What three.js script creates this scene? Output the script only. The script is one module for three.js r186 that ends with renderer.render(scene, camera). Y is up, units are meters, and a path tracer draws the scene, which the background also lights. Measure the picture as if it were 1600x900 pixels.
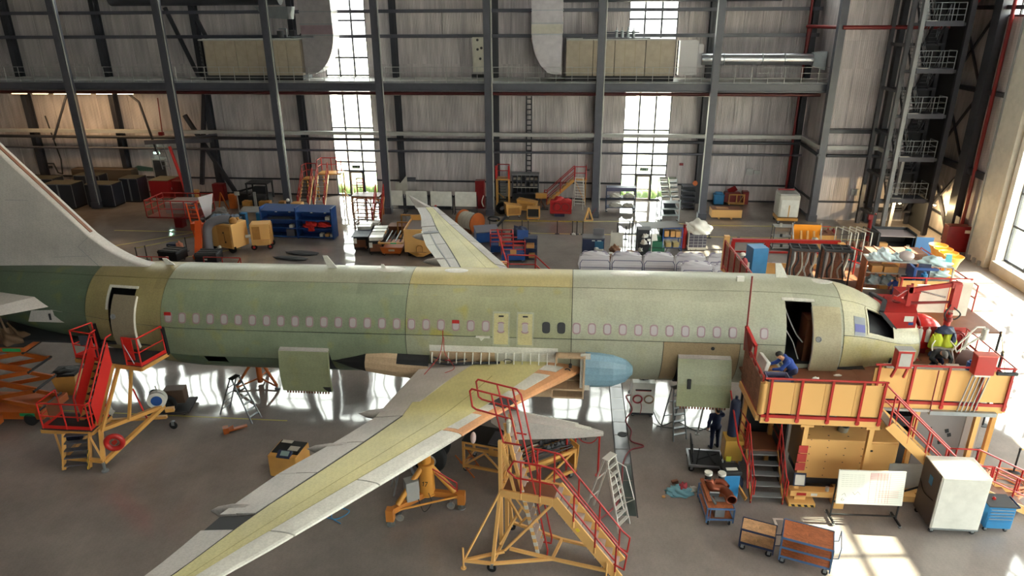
import * as THREE from 'three';
import { mergeGeometries } from 'three/addons/utils/BufferGeometryUtils.js';
import { RoundedBoxGeometry } from 'three/addons/geometries/RoundedBoxGeometry.js';
import { ConvexGeometry } from 'three/addons/geometries/ConvexGeometry.js';
import { MarchingCubes } from 'three/addons/objects/MarchingCubes.js';
import { RectAreaLightUniformsLib } from 'three/addons/lights/RectAreaLightUniformsLib.js';

// ---------------------------------------------------------------- camera, sky, sun, exposure
const scene = new THREE.Scene();
const camera = new THREE.PerspectiveCamera(44.87, 16 / 9, 0.1, 900);
camera.position.set(0, 15, 24.1);
camera.rotation.set(THREE.MathUtils.degToRad(-21.57), THREE.MathUtils.degToRad(5.07), THREE.MathUtils.degToRad(-0.33), 'YXZ');
const renderer = new THREE.WebGLRenderer({ antialias: true });
renderer.toneMapping = THREE.LinearToneMapping;
renderer.toneMappingExposure = 5.8;
renderer.shadowMap.enabled = true;
RectAreaLightUniformsLib.init();
const SUN = new THREE.Vector3(1, 0.9, -0.1).normalize();   // direction towards the sun
// bright thin overcast: computed air and cloud only
const skyTex = (() => {
  const w = 256, h = 128, d = new Float32Array(w * h * 4), c = new THREE.Vector3();
  for (let j = 0; j < h; j++) for (let i = 0; i < w; i++) {
    const el = ((j + 0.5) / h - 0.5) * Math.PI, az = ((i + 0.5) / w - 0.5) * Math.PI * 2;
    c.set(Math.cos(el) * Math.cos(az), Math.sin(el), Math.cos(el) * Math.sin(az));
    const up = Math.max(0, c.y), glow = Math.pow(Math.max(0, c.dot(SUN)), 6) * 0.8, k = el < 0 ? 0.35 : 1.15 - 0.25 * up + glow, o = 4 * (j * w + i);
    d[o] = k; d[o + 1] = k * 0.955; d[o + 2] = k * 0.94; d[o + 3] = 1;
  }
  const t = new THREE.DataTexture(d, w, h, THREE.RGBAFormat, THREE.FloatType); t.mapping = THREE.EquirectangularReflectionMapping; t.magFilter = t.minFilter = THREE.LinearFilter; t.needsUpdate = true; return t;
})();
scene.background = skyTex;
scene.environment = skyTex;
scene.backgroundIntensity = scene.environmentIntensity = 3;
const sun = new THREE.DirectionalLight(0xfff1d8, 9);
sun.position.copy(SUN).multiplyScalar(120);
sun.castShadow = true;
sun.shadow.mapSize.set(4096, 4096);
Object.assign(sun.shadow.camera, { left: -70, right: 70, top: 70, bottom: -70, near: 1, far: 300 });
sun.name = 'sun';
scene.add(sun);

// ---------------------------------------------------------------- small library
const V = (x, y, z) => new THREE.Vector3(x, y, z), D = THREE.MathUtils.degToRad;
let seed = 7;
const rnd = () => { seed = (seed * 1664525 + 1013904223) % 4294967296; return seed / 4294967296; };
const rr = (a, b) => a + (b - a) * rnd();
const taken = new Map();
function numbered(n) { const k = taken.get(n) || 0; taken.set(n, k + 1); return k ? n + '_' + String(k).padStart(3, '0') : n; }
function fin(g) {                                          // plain, unindexed, with uv in metres
  if (g.index) g = g.toNonIndexed();
  for (const k of Object.keys(g.attributes)) if (!['position', 'normal', 'uv'].includes(k)) g.deleteAttribute(k);
  const p = g.attributes.position, uv = new Float32Array(p.count * 2), a = V(), b = V(), c = V();
  for (let i = 0; i < p.count; i += 3) {
    a.fromBufferAttribute(p, i); b.fromBufferAttribute(p, i + 1).sub(a); c.fromBufferAttribute(p, i + 2).sub(a); b.cross(c);
    const x = Math.abs(b.x), y = Math.abs(b.y), z = Math.abs(b.z);
    for (let j = i; j < i + 3; j++) {
      const X = p.getX(j), Y = p.getY(j), Z = p.getZ(j);
      if (y >= x && y >= z) { uv[2 * j] = X; uv[2 * j + 1] = Z; } else if (x > z) { uv[2 * j] = Z; uv[2 * j + 1] = Y; } else { uv[2 * j] = X; uv[2 * j + 1] = Y; }
    }
  }
  if (!g.attributes.normal) g.computeVertexNormals();
  g.setAttribute('uv', new THREE.BufferAttribute(uv, 2));
  return g;
}
const merge = (gs) => { gs = [gs].flat(9).filter(Boolean).map((g) => (g.userData.keepUv ? (g.index ? g.toNonIndexed() : g) : fin(g))); return gs.length === 1 ? gs[0] : mergeGeometries(gs); };
function place(g, x = 0, y = 0, z = 0, rx = 0, ry = 0, rz = 0) { if (rx || ry || rz) g.applyMatrix4(new THREE.Matrix4().makeRotationFromEuler(new THREE.Euler(rx, ry, rz, 'YXZ'))); g.translate(x, y, z); return g; }
const B = (w, h, d, x = 0, y = 0, z = 0, rx, ry, rz) => place(new THREE.BoxGeometry(w, h, d), x, y, z, rx, ry, rz);             // box on its centre
const BB = (x0, y0, z0, x1, y1, z1) => B(x1 - x0, y1 - y0, z1 - z0, (x0 + x1) / 2, (y0 + y1) / 2, (z0 + z1) / 2);
const RB = (w, h, d, x = 0, y = 0, z = 0, r = 0.015, rx, ry, rz) => place(new RoundedBoxGeometry(w, h, d, 2, Math.min(r, w / 2.1, h / 2.1, d / 2.1)), x, y, z, rx, ry, rz);
const CY = (r, h, x = 0, y = 0, z = 0, n = 14, rx, ry, rz, r2 = r) => place(new THREE.CylinderGeometry(r2, r, h, n), x, y, z, rx, ry, rz);
const SP = (r, x = 0, y = 0, z = 0, sx = 1, sy = 1, sz = 1) => { const g = new THREE.SphereGeometry(r, 16, 10); g.scale(sx, sy, sz); return place(g, x, y, z); };
const TO = (R, r, x = 0, y = 0, z = 0, rx, ry, rz, arc = 6.2832) => place(new THREE.TorusGeometry(R, r, 8, 20, arc), x, y, z, rx, ry, rz);
function along(g, a, b) {                                  // a shape standing on y from 0 to 1 laid from a to b
  const d = b.clone().sub(a), m = new THREE.Matrix4(), y = d.clone().normalize();
  const ref = Math.abs(y.y) > 0.95 ? V(1, 0, 0) : V(0, 1, 0), x = ref.clone().cross(y).normalize(), z = x.clone().cross(y);
  m.makeBasis(x, y, z); g.applyMatrix4(m); g.translate((a.x + b.x) / 2, (a.y + b.y) / 2, (a.z + b.z) / 2); return g;
}
const vec = (p) => (Array.isArray(p) ? V(...p) : p);
const rod = (a, b, r = 0.02, n = 8) => { a = vec(a); b = vec(b); return along(new THREE.CylinderGeometry(r, r, a.distanceTo(b), n), a, b); };
const bar = (a, b, w = 0.05, h = w) => { a = vec(a); b = vec(b); return along(new THREE.BoxGeometry(w, a.distanceTo(b), h), a, b); };   // w level, h upwards
function pipe(pts, r = 0.02, n = 8, closed = false) { const o = []; pts = pts.map(vec); for (let i = 0; i + 1 < pts.length + (closed ? 1 : 0); i++) { const a = pts[i], b = pts[(i + 1) % pts.length]; o.push(rod(a, b, r, n)); if (i || closed) o.push(place(new THREE.SphereGeometry(r, n, 6), a.x, a.y, a.z)); } return o; }
const hose = (pts, r = 0.015, seg = 40, n = 6) => new THREE.TubeGeometry(new THREE.CatmullRomCurve3(pts.map(vec)), seg, r, n);
const lathe = (pts, n = 24) => new THREE.LatheGeometry(pts.map(([r, y]) => new THREE.Vector2(r, y)), n);
function poly(pts, d, bevel = 0) { const s = new THREE.Shape(pts.map(([x, y]) => new THREE.Vector2(x, y))); return new THREE.ExtrudeGeometry(s, { depth: d, bevelEnabled: bevel > 0, bevelSize: bevel, bevelThickness: bevel, bevelSegments: 1 }); }
const hull = (pts) => new ConvexGeometry(pts.map(vec));
const quad8 = (a, b, c, d, t) => { const n = vec(b).clone().sub(vec(a)).cross(vec(d).clone().sub(vec(a))).normalize().multiplyScalar(t); const P = [a, b, c, d].map(vec); return hull([...P, ...P.map((p) => p.clone().add(n))]); };   // a flat slab with thickness t
function shade(o) { o.castShadow = o.receiveShadow = true; return o; }
function P(parent, name, geos, mat, label) { const m = shade(new THREE.Mesh(merge(geos), mat)); m.name = numbered(name); if (label) m.userData.label = label; parent.add(m); return m; }
function T(name, label, category, pos = [0, 0, 0], turn = 0, group) {
  const o = new THREE.Group(); o.name = numbered(name); o.position.set(...pos); o.rotation.y = turn;
  o.userData = { label, category }; if (group) o.userData.group = group; scene.add(o); return o;
}
function one(name, label, category, geos, mat, pos, turn = 0, group) {     // a thing that is one mesh
  const o = P(scene, name, geos, mat, label); o.userData.category = category; if (group) o.userData.group = group;
  if (pos) o.position.set(...pos); o.rotation.y = turn; return o;
}
function S(name, parent = scene) { const o = new THREE.Group(); o.name = numbered(name); if (parent === scene) o.userData.kind = 'structure'; parent.add(o); return o; }
function SM(name, geos, mat, parent = scene) { const o = P(parent, name, geos, mat); if (parent === scene) o.userData.kind = 'structure'; return o; }
function dup(src, pos, turn, label, group) {
  const o = src.clone(); o.name = numbered(src.name.replace(/_\d\d\d$/, '')); o.traverse((c) => { if (c !== o) c.name = numbered(c.name.replace(/_\d\d\d$/, '')); });
  o.userData = { ...src.userData }; if (label) o.userData.label = label; if (group) o.userData.group = group; o.position.set(...pos); o.rotation.y = turn; scene.add(o); return o;
}

// ---------------------------------------------------------------- materials
function tex(w, h, f, srgb = true, rep) {
  const d = new Uint8Array(w * h * 4);
  for (let y = 0; y < h; y++) for (let x = 0; x < w; x++) { const c = f(x / w, y / h, x, y), i = 4 * (y * w + x); d[i] = c[0]; d[i + 1] = c[1]; d[i + 2] = c[2]; d[i + 3] = 255; }
  const t = new THREE.DataTexture(d, w, h); t.wrapS = t.wrapT = THREE.RepeatWrapping; t.magFilter = THREE.LinearFilter; t.minFilter = THREE.LinearMipmapLinearFilter; t.generateMipmaps = true;
  if (srgb) t.colorSpace = THREE.SRGBColorSpace; if (rep) t.repeat.set(...rep); t.needsUpdate = true; return t;
}
// tileable value noise
function vnoise(n, s) { const g = []; let q = s; for (let i = 0; i < n * n; i++) { q = (q * 1103515245 + 12345) % 2147483648; g.push(q / 2147483648); } const L = (a, b, t) => a + (b - a) * t * t * (3 - 2 * t); return (u, v) => { u = (((u % 1) + 1) % 1) * n; v = (((v % 1) + 1) % 1) * n; const i = Math.floor(u), j = Math.floor(v), k = (i + 1) % n, l = (j + 1) % n; return L(L(g[j * n + i], g[j * n + k], u - i), L(g[l * n + i], g[l * n + k], u - i), v - j); }; }
const n8 = vnoise(8, 11), n16 = vnoise(16, 5), n32 = vnoise(32, 77), n64 = vnoise(64, 3), n128 = vnoise(128, 9);
const fbm = (u, v) => n8(u, v) * 0.4 + n16(u, v) * 0.25 + n32(u, v) * 0.17 + n64(u, v) * 0.1 + n128(u, v) * 0.08;
const wearTex = tex(256, 256, (u, v) => { const k = 232 + 23 * (fbm(u, v) * 1.6 - 0.3); return [k, k, k]; }, true, [0.35, 0.35]);
const roughTex = tex(256, 256, (u, v) => { const k = 170 + 85 * fbm(v, u); return [k, k, k]; }, false, [0.3, 0.3]);
const std = (c, r = 0.5, m = 0, o = {}) => new THREE.MeshStandardMaterial({ color: c, roughness: r, metalness: m, side: THREE.DoubleSide, ...o });
const paint = (c, r = 0.45) => std(c, r, 0, { map: wearTex, roughnessMap: roughTex });
const M = {
  yellow: paint('#d09a52'), yellowDark: paint('#b07c3c', 0.6), yellowDry: std('#c98d40', 0.7), orange: paint('#b65c24'), red: paint('#ad221f'), redDark: paint('#7c1619'),
  steel: paint('#4c4d57', 0.5), steelDark: paint('#2e2f37', 0.55), alu: std('#b9bcc0', 0.32, 0.85), chrome: std('#c8cacc', 0.18, 1), galv: std('#9aa0a4', 0.4, 0.7, { map: wearTex }),
  white: paint('#d8d6ce'), offwhite: paint('#bdb9ae', 0.6), grey: paint('#85878a', 0.5), greyLight: paint('#a9a8a5', 0.55), black: std('#15161a', 0.6), rubber: std('#17171a', 0.85), charcoal: std('#2c2d31', 0.7),
  blue: paint('#1d4b8f'), blueSky: paint('#2f7fb5'), navy: paint('#1b2848', 0.7), teal: std('#58a6b0', 0.8), beige: paint('#aa9d8c', 0.6), brown: paint('#7a4b33', 0.6), wood: null, ply: null,
  amber: std('#d8a765', 0.55), copper: std('#8a4a36', 0.35, 0.7), cardboard: std('#b2844f', 0.85), green: std('#2d6b4e', 0.7), greenLabel: std('#1c9a5b', 0.5), plasticFilm: null,
};
const woodTex = (r, g, b, s) => tex(256, 256, (u, v) => { const k = 0.82 + 0.22 * n8(u * 0.5, v * 3 + n16(u, v) * 0.4) + 0.14 * (n128(u * 0.3, v) - 0.5) + s * (n64(u, v) - 0.5); return [r * k, g * k, b * k]; }, true, [0.8, 0.8]);
M.wood = std('#ffffff', 0.6, 0, { map: woodTex(164, 92, 54, 0.1) });
M.ply = std('#ffffff', 0.65, 0, { map: woodTex(196, 152, 110, 0.1) });
M.brownPly = std('#ffffff', 0.7, 0, { map: woodTex(150, 104, 84, 0.08) });
M.film = new THREE.MeshPhysicalMaterial({ color: '#f2f0f4', roughness: 0.4, transmission: 0.5, thickness: 0, side: THREE.DoubleSide });
M.glass = new THREE.MeshPhysicalMaterial({ color: '#f4faf6', roughness: 0.03, transmission: 1, thickness: 0, side: THREE.DoubleSide });
// profiled cladding: fine vertical ribs as relief, faint streaks as colour
M.cladBump = tex(64, 4, (u) => { const k = 255 * Math.pow(0.5 + 0.5 * Math.cos(u * Math.PI * 2 * 8), 2); return [k, k, k]; }, false, [1 / 1.1, 0.5]);
M.cladMap = tex(256, 256, (u, v) => { const k = 205 + 34 * (n64(u, v * 0.12) - 0.5) + 26 * (n8(u, v) - 0.5); return [k, k * 0.985, k * 0.985]; }, true, [0.11, 0.09]);
M.clad = std('#e6dfdf', 0.5, 0, { map: M.cladMap, bumpMap: M.cladBump, bumpScale: 0.02 });
M.clad2 = std('#dcd5d6', 0.5, 0, { map: M.cladMap, bumpMap: M.cladBump, bumpScale: 0.02 });
M.dado = std('#e2dcdc', 0.5, 0, { map: M.cladMap });
M.dull = std('#6d7278', 0.6, 0, { map: M.cladMap });
// floor: sealed grey screed with a glossy coat that is not quite flat
M.floorMap = tex(512, 512, (u, v) => { const k = 130 + 30 * (fbm(u, v) - 0.5) + 10 * (n128(u * 3, v * 3) - 0.5); return [k * 1.03, k * 0.965, k * 0.93]; }, true, [0.09, 0.09]);
M.floorBump = tex(256, 256, (u, v) => { const k = 255 * (0.75 * n8(u, v) + 0.25 * n16(u, v)); return [k, k, k]; }, false, [0.06, 0.06]);
M.floor = new THREE.MeshPhysicalMaterial({ color: '#ffffff', map: M.floorMap, roughness: 0.05, bumpMap: M.floorBump, bumpScale: 0.035, specularIntensity: 1, ior: 1.55 });
// ================================================================ the hall
const X0 = -62, X1 = 26.4, Z0 = -34.8, Z1 = 44, HT = 25, BAY = 8.25, COLX = [0, 1, 2, 3, 4, 5, 6, 7].map((k) => 18.3 - BAY * k);
SM('floor', BB(X0 - 0.4, -0.4, Z0 - 0.4, X1 + 0.4, 0, Z1 + 0.4), M.floor);
SM('ground', BB(-400, -0.7, -400, 400, -0.45, 400), std('#bdb9ac', 0.9));
SM('grass_strip', BB(-120, -0.45, -45.5, 60, -0.43, -42.8), std('#8fae7c', 0.9));
SM('planting_strip', Array.from({ length: 70 }, (_, i) => SP(rr(0.25, 0.5), -22 + (i % 35) * 0.22 + (i > 34 ? 24 : 0), rr(0, 0.25), -36.4 - rr(0, 0.5))), std('#5d7444', 0.9));
const ceiling = S('ceiling'), CZ = [[-4, -2.2], [7, 8.8]], SKX = [-16, 20];
P(ceiling, 'roof_slab', [[Z0 - 0.5, -4], [-2.2, 7], [8.8, Z1 + 0.5]].map(([a, b]) => BB(X0 - 0.5, HT, a, X1 + 0.5, HT + 0.4, b)), M.dull);
P(ceiling, 'roof_slab', CZ.flatMap(([a, b]) => [BB(X0 - 0.5, HT, a, SKX[0], HT + 0.4, b), BB(SKX[1], HT, a, X1 + 0.5, HT + 0.4, b)]), M.dull);
const frosted = new THREE.MeshPhysicalMaterial({ color: '#f4f2ee', roughness: 1, transmission: 0.55, thickness: 0, side: THREE.DoubleSide });   // translucent rooflight sheet
for (const [a, b] of CZ) for (let i = 0; i < 6; i++) P(ceiling, 'rooflight', BB(SKX[0] + i * 6, HT + 0.18, a, SKX[0] + i * 6 + 6, HT + 0.2, b), frosted);
SM('wall_left', BB(X0 - 0.4, 0, Z0 - 0.4, X0, HT, Z1 + 0.4), M.clad);
// a wall of upright panels in the x-y plane at z; skips openings [x0, x1, y0, y1]
function panelWall(parent, horiz, at, u0, u1, tiers, openings, step, thick = 0.2, back = false) {
  if (!back && thick < 0.25) panelWall(parent, horiz, horiz ? at - thick : at + thick, u0, u1, [[0, HT, [M.steelDark]]], openings, 40, 0.15, true);
  const n = Math.max(1, Math.round((u1 - u0) / step)), w = (u1 - u0) / n;
  for (let i = 0; i < n; i++) for (const [y0, y1, mats, whole] of tiers) {
    const a = u0 + i * w, b = a + w, cut = openings.filter((o) => o[0] < b - 0.02 && o[1] > a + 0.02 && o[2] < y1 - 0.02 && o[3] > y0 + 0.02);
    let pieces = [[a, b, y0, y1]];
    for (const o of cut) pieces = pieces.flatMap(([p, q, r, s]) => {
      if (o[0] >= q || o[1] <= p || o[2] >= s || o[3] <= r) return [[p, q, r, s]];
      const out = []; if (o[0] > p) out.push([p, o[0], r, s]); if (o[1] < q) out.push([o[1], q, r, s]);
      const m0 = Math.max(p, o[0]), m1 = Math.min(q, o[1]); if (o[2] > r) out.push([m0, m1, r, o[2]]); if (o[3] < s) out.push([m0, m1, o[3], s]); return out;
    });
    pieces = pieces.filter(([p, q, r, s]) => q - p > 0.03 && s - r > 0.03);
    if (!pieces.length) continue;
    const g = back ? 0 : 0.012, gs = pieces.map(([p, q, r, s]) => (horiz ? BB(p + g, r, at - thick, q - g, s - 0.01, at) : BB(at, r, p + g, at + thick, s - 0.01, q - g)));
    P(parent, back ? 'backing_board' : 'wall_panel', gs, mats[i % mats.length]);
  }
}
const wallBack = S('wall_back');
const STRIPS = [[-20.62, -16.98], [4.08, 7.84]];
const CL0 = 17.6, CL1 = 22.6;                              // high glazing along the back
const opens = [];
for (const [a, b] of STRIPS) opens.push([a, b, 0, CL0 - 1.2]);
const highBays = [];
for (let k = 0; k < 8; k++) { const a = 18.3 - BAY * (k + 1), b = 18.3 - BAY * k; highBays.push([a + 0.35, b - 0.35]); opens.push([a + 0.35, b - 0.35, CL0, CL1]); }
panelWall(wallBack, true, Z0, X0, 18.4, [[0, 1.4, [M.dado]], [1.45, 9.9, [M.clad, M.clad2, M.clad]], [9.95, 16.4, [M.clad2, M.clad]]], opens, 1.375);
panelWall(wallBack, true, Z0, X0, 18.4, [[16.4, HT, [M.clad]]], opens, BAY);
SM('dado_rail', [[X0, -20.62], [-16.98, 4.08], [7.84, 18.3]].map(([a, b]) => BB(a, 1.36, Z0, b, 1.5, Z0 + 0.1)), M.steelDark, wallBack);
SM('skirting', [[X0, -20.62], [-16.98, 4.08], [7.84, 18.3]].map(([a, b]) => BB(a, 0, Z0, b, 0.14, Z0 + 0.05)), M.steelDark, wallBack);
// glazed strips: mullions, transoms and single panes; a door low in each
function glazing(name, horiz, at, us, ys, skip, parent = scene) {
  const g = S(name, parent), fr = 0.07, put = (a, b, y0, y1, t) => (horiz ? BB(a, y0, at - t, b, y1, at + t) : BB(at - t, y0, a, at + t, y1, b));
  P(g, 'window_frame', [us.map((u) => put(u - fr, u + fr, ys[0], ys[ys.length - 1], 0.06)), ys.map((y) => put(us[0], us[us.length - 1], y - fr, y + fr, 0.05))], M.steelDark);
  for (let i = 0; i + 1 < us.length; i++) for (let j = 0; j + 1 < ys.length; j++) if (!skip || !skip(i, j)) P(g, 'pane', put(us[i] + fr, us[i + 1] - fr, ys[j] + fr, ys[j + 1] - fr, 0.006), M.glass);
  return g;
}
const ST_Y = [0.05, 2.2, 2.98, 4.0, 5.9, 8.7, 10.2, 11.6, 13.3, 14.45, 16.35];
STRIPS.forEach(([a, b], k) => {
  const w = (b - a) / 3, us = [a, a + w * 0.98, a + w * 2.02, b];
  glazing('window_' + (k + 1), true, Z0 - 0.1, us, ST_Y, (i, j) => i === 1 && j === 0);
  const d = S('door_' + (k + 1));
  P(d, 'door_frame', [BB(us[1] + 0.06, 0, Z0 - 0.16, us[1] + 0.17, 2.13, Z0 + 0.02), BB(us[2] - 0.17, 0, Z0 - 0.16, us[2] - 0.06, 2.13, Z0 + 0.02), BB(us[1] + 0.06, 2.02, Z0 - 0.16, us[2] - 0.06, 2.14, Z0 + 0.02), BB(us[1] + 0.1, 0.01, Z0 - 0.12, us[2] - 0.1, 0.16, Z0), BB(us[1] + 0.1, 0.92, Z0 - 0.12, us[2] - 0.1, 1.0, Z0)], M.beige);
  P(d, 'pane', [BB(us[1] + 0.17, 0.16, Z0 - 0.07, us[2] - 0.17, 2.02, Z0 - 0.06)], M.glass);
  P(d, 'door_handle', [BB(us[2] - 0.26, 0.95, Z0 - 0.06, us[2] - 0.22, 1.2, Z0 + 0.06)], M.alu);
});
highBays.forEach(([a, b], k) => { const w = b - a; glazing('window_' + (k + 3), true, Z0 - 0.1, [a, a + w * 0.16, a + w * 0.32, a + w * 0.48, a + w * 0.66, a + w * 0.83, b], [CL0 + 0.03, 20.5, CL1 - 0.03]); });

// jog of the back wall towards the hall and the front-facing return of panels
const wallJog = S('wall_jog');
panelWall(wallJog, false, 18.4, Z0, -29.75, [[0, 1.4, [M.dado]], [1.45, 9.9, [M.clad]], [9.95, HT, [M.clad2]]], [], 1.3);
SM('skirting', BB(18.3, 0, Z0, 18.4, 0.14, -29.75), M.steelDark, wallJog);
SM('dado_rail', BB(18.3, 1.36, Z0, 18.42, 1.5, -29.75), M.steelDark, wallJog);
const wallReturn = S('wall_return');
panelWall(wallReturn, true, -29.75, 18.5, X1, [[0, 1.4, [M.dado]], [1.45, 6.9, [M.clad, M.clad2]], [6.95, 13, [M.clad2, M.clad]], [13, HT, [M.clad]]], [], 1.3);
SM('dado_rail', BB(18.5, 1.36, -29.75, X1, 1.5, -29.65), M.steelDark, wallReturn);
SM('girt', [BB(18.5, 6.6, -29.75, X1, 6.85, -29.5)], M.steelDark, wallReturn);

// right wall: cladding at the back, then a deep white pier, then full-height glazing; high lights above
const wallRight = S('wall_right');
const RG = [[-18.7, -10.6], [-9.8, -1.6], [-0.8, 7.4], [8.2, 16.4], [17.2, 25.4], [26.2, 34.4]];
const RH = [[-24.6, -21.9], [-10.6, -7.6], [-4.6, -1.4], [3.5, 7.0], [14, 17]];
const openR = [...RG.map(([a, b]) => [a, b, 0.7, 9]), ...RH.map(([a, b]) => [a, b, 14.6, 17.2])];
panelWall(wallRight, false, X1, -29.8, -19.4, [[0, 1.4, [M.dado]], [1.45, 5.2, [M.clad, M.clad2]], [5.25, 10.2, [M.clad2, M.clad]], [10.25, HT, [M.clad]]], openR, 1.3);
panelWall(wallRight, false, X1, -19.4, Z1, [[0, 0.7, [M.dado]], [0.7, 9, [M.clad]], [9, HT, [M.clad]]], openR, 7.05);
SM('skirting', BB(X1 - 0.06, 0, -29.7, X1, 0.14, -21.4), M.steelDark, wallRight);
SM('dado_rail', BB(X1 - 0.1, 1.36, -29.7, X1, 1.5, -21.4), M.steelDark, wallRight);
SM('girt', [BB(X1 - 0.3, 4.85, -29.7, X1, 5.25, -21.2), BB(X1 - 0.22, 9.95, -29.7, X1, 10.2, -21.2), BB(X1 - 0.22, 15.0, -29.7, X1, 15.25, -21.2)], M.steelDark, wallRight);
SM('brace', [[0.3, 5], [5.1, 10], [10.1, 15.1]].flatMap(([a, b]) => [bar([X1 - 0.15, a, -29.4], [X1 - 0.15, b, -25.1], 0.12, 0.14), bar([X1 - 0.22, b, -29.4], [X1 - 0.22, a, -25.1], 0.12, 0.14)]), M.steelDark, wallRight);
SM('pier', [BB(25.7, 0, -21.25, X1, HT, -19.3)], M.offwhite, wallRight);
SM('pier_edge', [BB(25.64, 0, -21.4, X1, HT, -21.25)], M.grey, wallRight);
SM('anchor_bracket', [0, 1, 2].map((k) => BB(25.55, 0, -21 + k * 0.6, 25.7, 0.3, -20.8 + k * 0.6)), M.grey, wallRight);
SM('window_jamb', BB(25.95, 0, -19.1, X1 + 0.2, 9.3, -18.7), M.white, wallRight);
SM('window_sill', BB(25.75, 0, -18.7, X1, 0.68, 34), M.greyLight, wallRight);
RG.forEach(([a, b], k) => { const us = [0, 1, 2, 3, 4].map((i) => a + ((b - a) * i) / 4); glazing('window_' + (9 + k), false, X1 + 0.1, us, [0.75, 2.9, 4.9, 6.9, 8.95]); });
RH.forEach(([a, b], k) => { glazing('window_' + (15 + k), false, X1 + 0.1, [a, (a + b) / 2, b], [14.65, 15.9, 17.15]); });
// wall behind the camera with its own glazing
const wallFront = S('wall_front');
const FG = []; for (let k = 5; k < 8; k++) FG.push([-39 + k * BAY, -39 + k * BAY + 7.3, 14, 22]);
panelWall(wallFront, true, Z1 + 0.2, X0, X1, [[0, HT, [M.clad]]], FG, BAY);
FG.forEach(([a, b, c, d], k) => glazing('window_' + (21 + k), true, Z1 + 0.1, [a, (a + b) / 2, b], [c, (c + d) / 2, d]));

// steel frame
function hSection(x, z, w, d, y0, y1) { const f = 0.04; return [BB(x - w / 2, y0, z - d / 2, x + w / 2, y1, z - d / 2 + f), BB(x - w / 2, y0, z + d / 2 - f, x + w / 2, y1, z + d / 2), BB(x - f / 2, y0, z - d / 2, x + f / 2, y1, z + d / 2)]; }
const frame = S('steel_frame');
COLX.forEach((x, k) => { P(frame, 'column', [BB(x - 0.25, 0, -29.6, x + 0.25, HT, -29.1), BB(x - 0.32, 0, -29.66, x + 0.32, 0.5, -29.04)], M.steel); if (k > 1) P(frame, 'conduit', rod([x + 0.31, 0.3, -29.2], [x + 0.31, HT, -29.2], 0.045), M.greyLight); });
for (const x of [-47.4, -39.45, -31.05, -22.9, -14.6, -6.4, 1.85, 10.4, 17.95]) P(frame, 'wall_column', hSection(x, Z0 + 0.45, 0.42, 0.7, 0, HT), M.steelDark);
P(frame, 'brace', [bar([-31.1, 15.5, -34.1], [-28.6, 9.6, -34.1], 0.25, 0.25), bar([-33.2, 15.5, -34], [-31, 9.4, -34], 0.25, 0.25), bar([-31, 9, -34], [-32.6, 1, -34], 0.3, 0.3), bar([-33.1, 7, -34], [-29.5, 0.1, -34], 0.3, 0.3)], M.steelDark);
P(frame, 'brace', [bar([-42.2, 9.2, -32.8], [-44.6, 5, -32.8], 0.14, 0.14), bar([-37.4, 9.2, -32.8], [-36.2, 8.2, -32.8], 0.14, 0.14), bar([-36.2, 8.2, -32.8], [-35.4, 3.8, -32.8], 0.14, 0.14)], M.steelDark);
for (const y of [15.0, 13.15]) P(frame, 'girt', BB(X0, y, -33.95, 18.3, y + 0.26, -33.75), M.steel);
P(frame, 'girt', BB(X0, 16.35, Z0, 18.3, 16.6, Z0 + 0.3), M.steel);
P(frame, 'cable_tray', [BB(X0, 5.5, -33.9, 18.15, 5.78, -33.5), bar([18.15, 5.64, -33.7], [18.15, 5.64, -29.2], 0.35, 0.28), BB(18.6, 5.45, -29.5, 22.3, 5.75, -29.15), bar([22.3, 5.6, -29.3], [23.2, 5.2, -27.2], 0.3, 0.28), bar([23.2, 5.2, -27.2], [23.1, 0.3, -27.2], 0.3, 0.2)], M.greyLight);
P(frame, 'service_pipe', [rod([X0, 5.15, -33.6], [18.05, 5.15, -33.6], 0.13), rod([18.05, 5.15, -33.6], [18.05, 5.05, -29.1], 0.13), rod([18.6, 5.05, -29.1], [22.3, 5.05, -29.1], 0.12)], M.steelDark);
P(frame, 'service_pipe', rod([X0, 4.2, -33.6], [18.25, 4.2, -33.6], 0.1), M.steel);
P(frame, 'service_pipe', [rod([X0, 9.22, -30.6], [18, 9.22, -30.6], 0.13)], std('#4c1517', 0.5));
P(frame, 'service_pipe', [rod([17.55, 13.9, -33.6], [17.4, 11.9, -33.6], 0.13), rod([17.3, 13.9, -33.6], [18.3, 13.9, -29.2], 0.13), rod([18.3, 13.9, -29.0], [25.9, 13.9, -29.0], 0.14), rod([25.9, 13.9, -29], [26.1, 15.7, -27.5], 0.14), rod([26.1, 25, -23.4], [26.1, 0.2, -23.4], 0.12)], M.redDark);
P(frame, 'service_pipe', [rod([17.4, 25, -33.6], [17.4, 0.2, -33.6], 0.1)], M.redDark);
P(frame, 'column', [BB(22.2, 0, -29.7, 22.55, HT, -29.2)], M.steelDark);
P(frame, 'column', [BB(25.9, 0, -25.2, X1, HT, -24.3), BB(25.9, 0, -29.7, X1, HT, -29)], M.steelDark);
P(frame, 'cable_ladder', [rod([-3.9, 0.5, -34.4], [-3.9, 9, -34.4], 0.05), rod([-3.5, 0.5, -34.4], [-3.5, 9, -34.4], 0.05), Array.from({ length: 20 }, (_, i) => BB(-3.9, 0.8 + i * 0.42, -34.45, -3.5, 0.9 + i * 0.42, -34.35))], M.steelDark);

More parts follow.
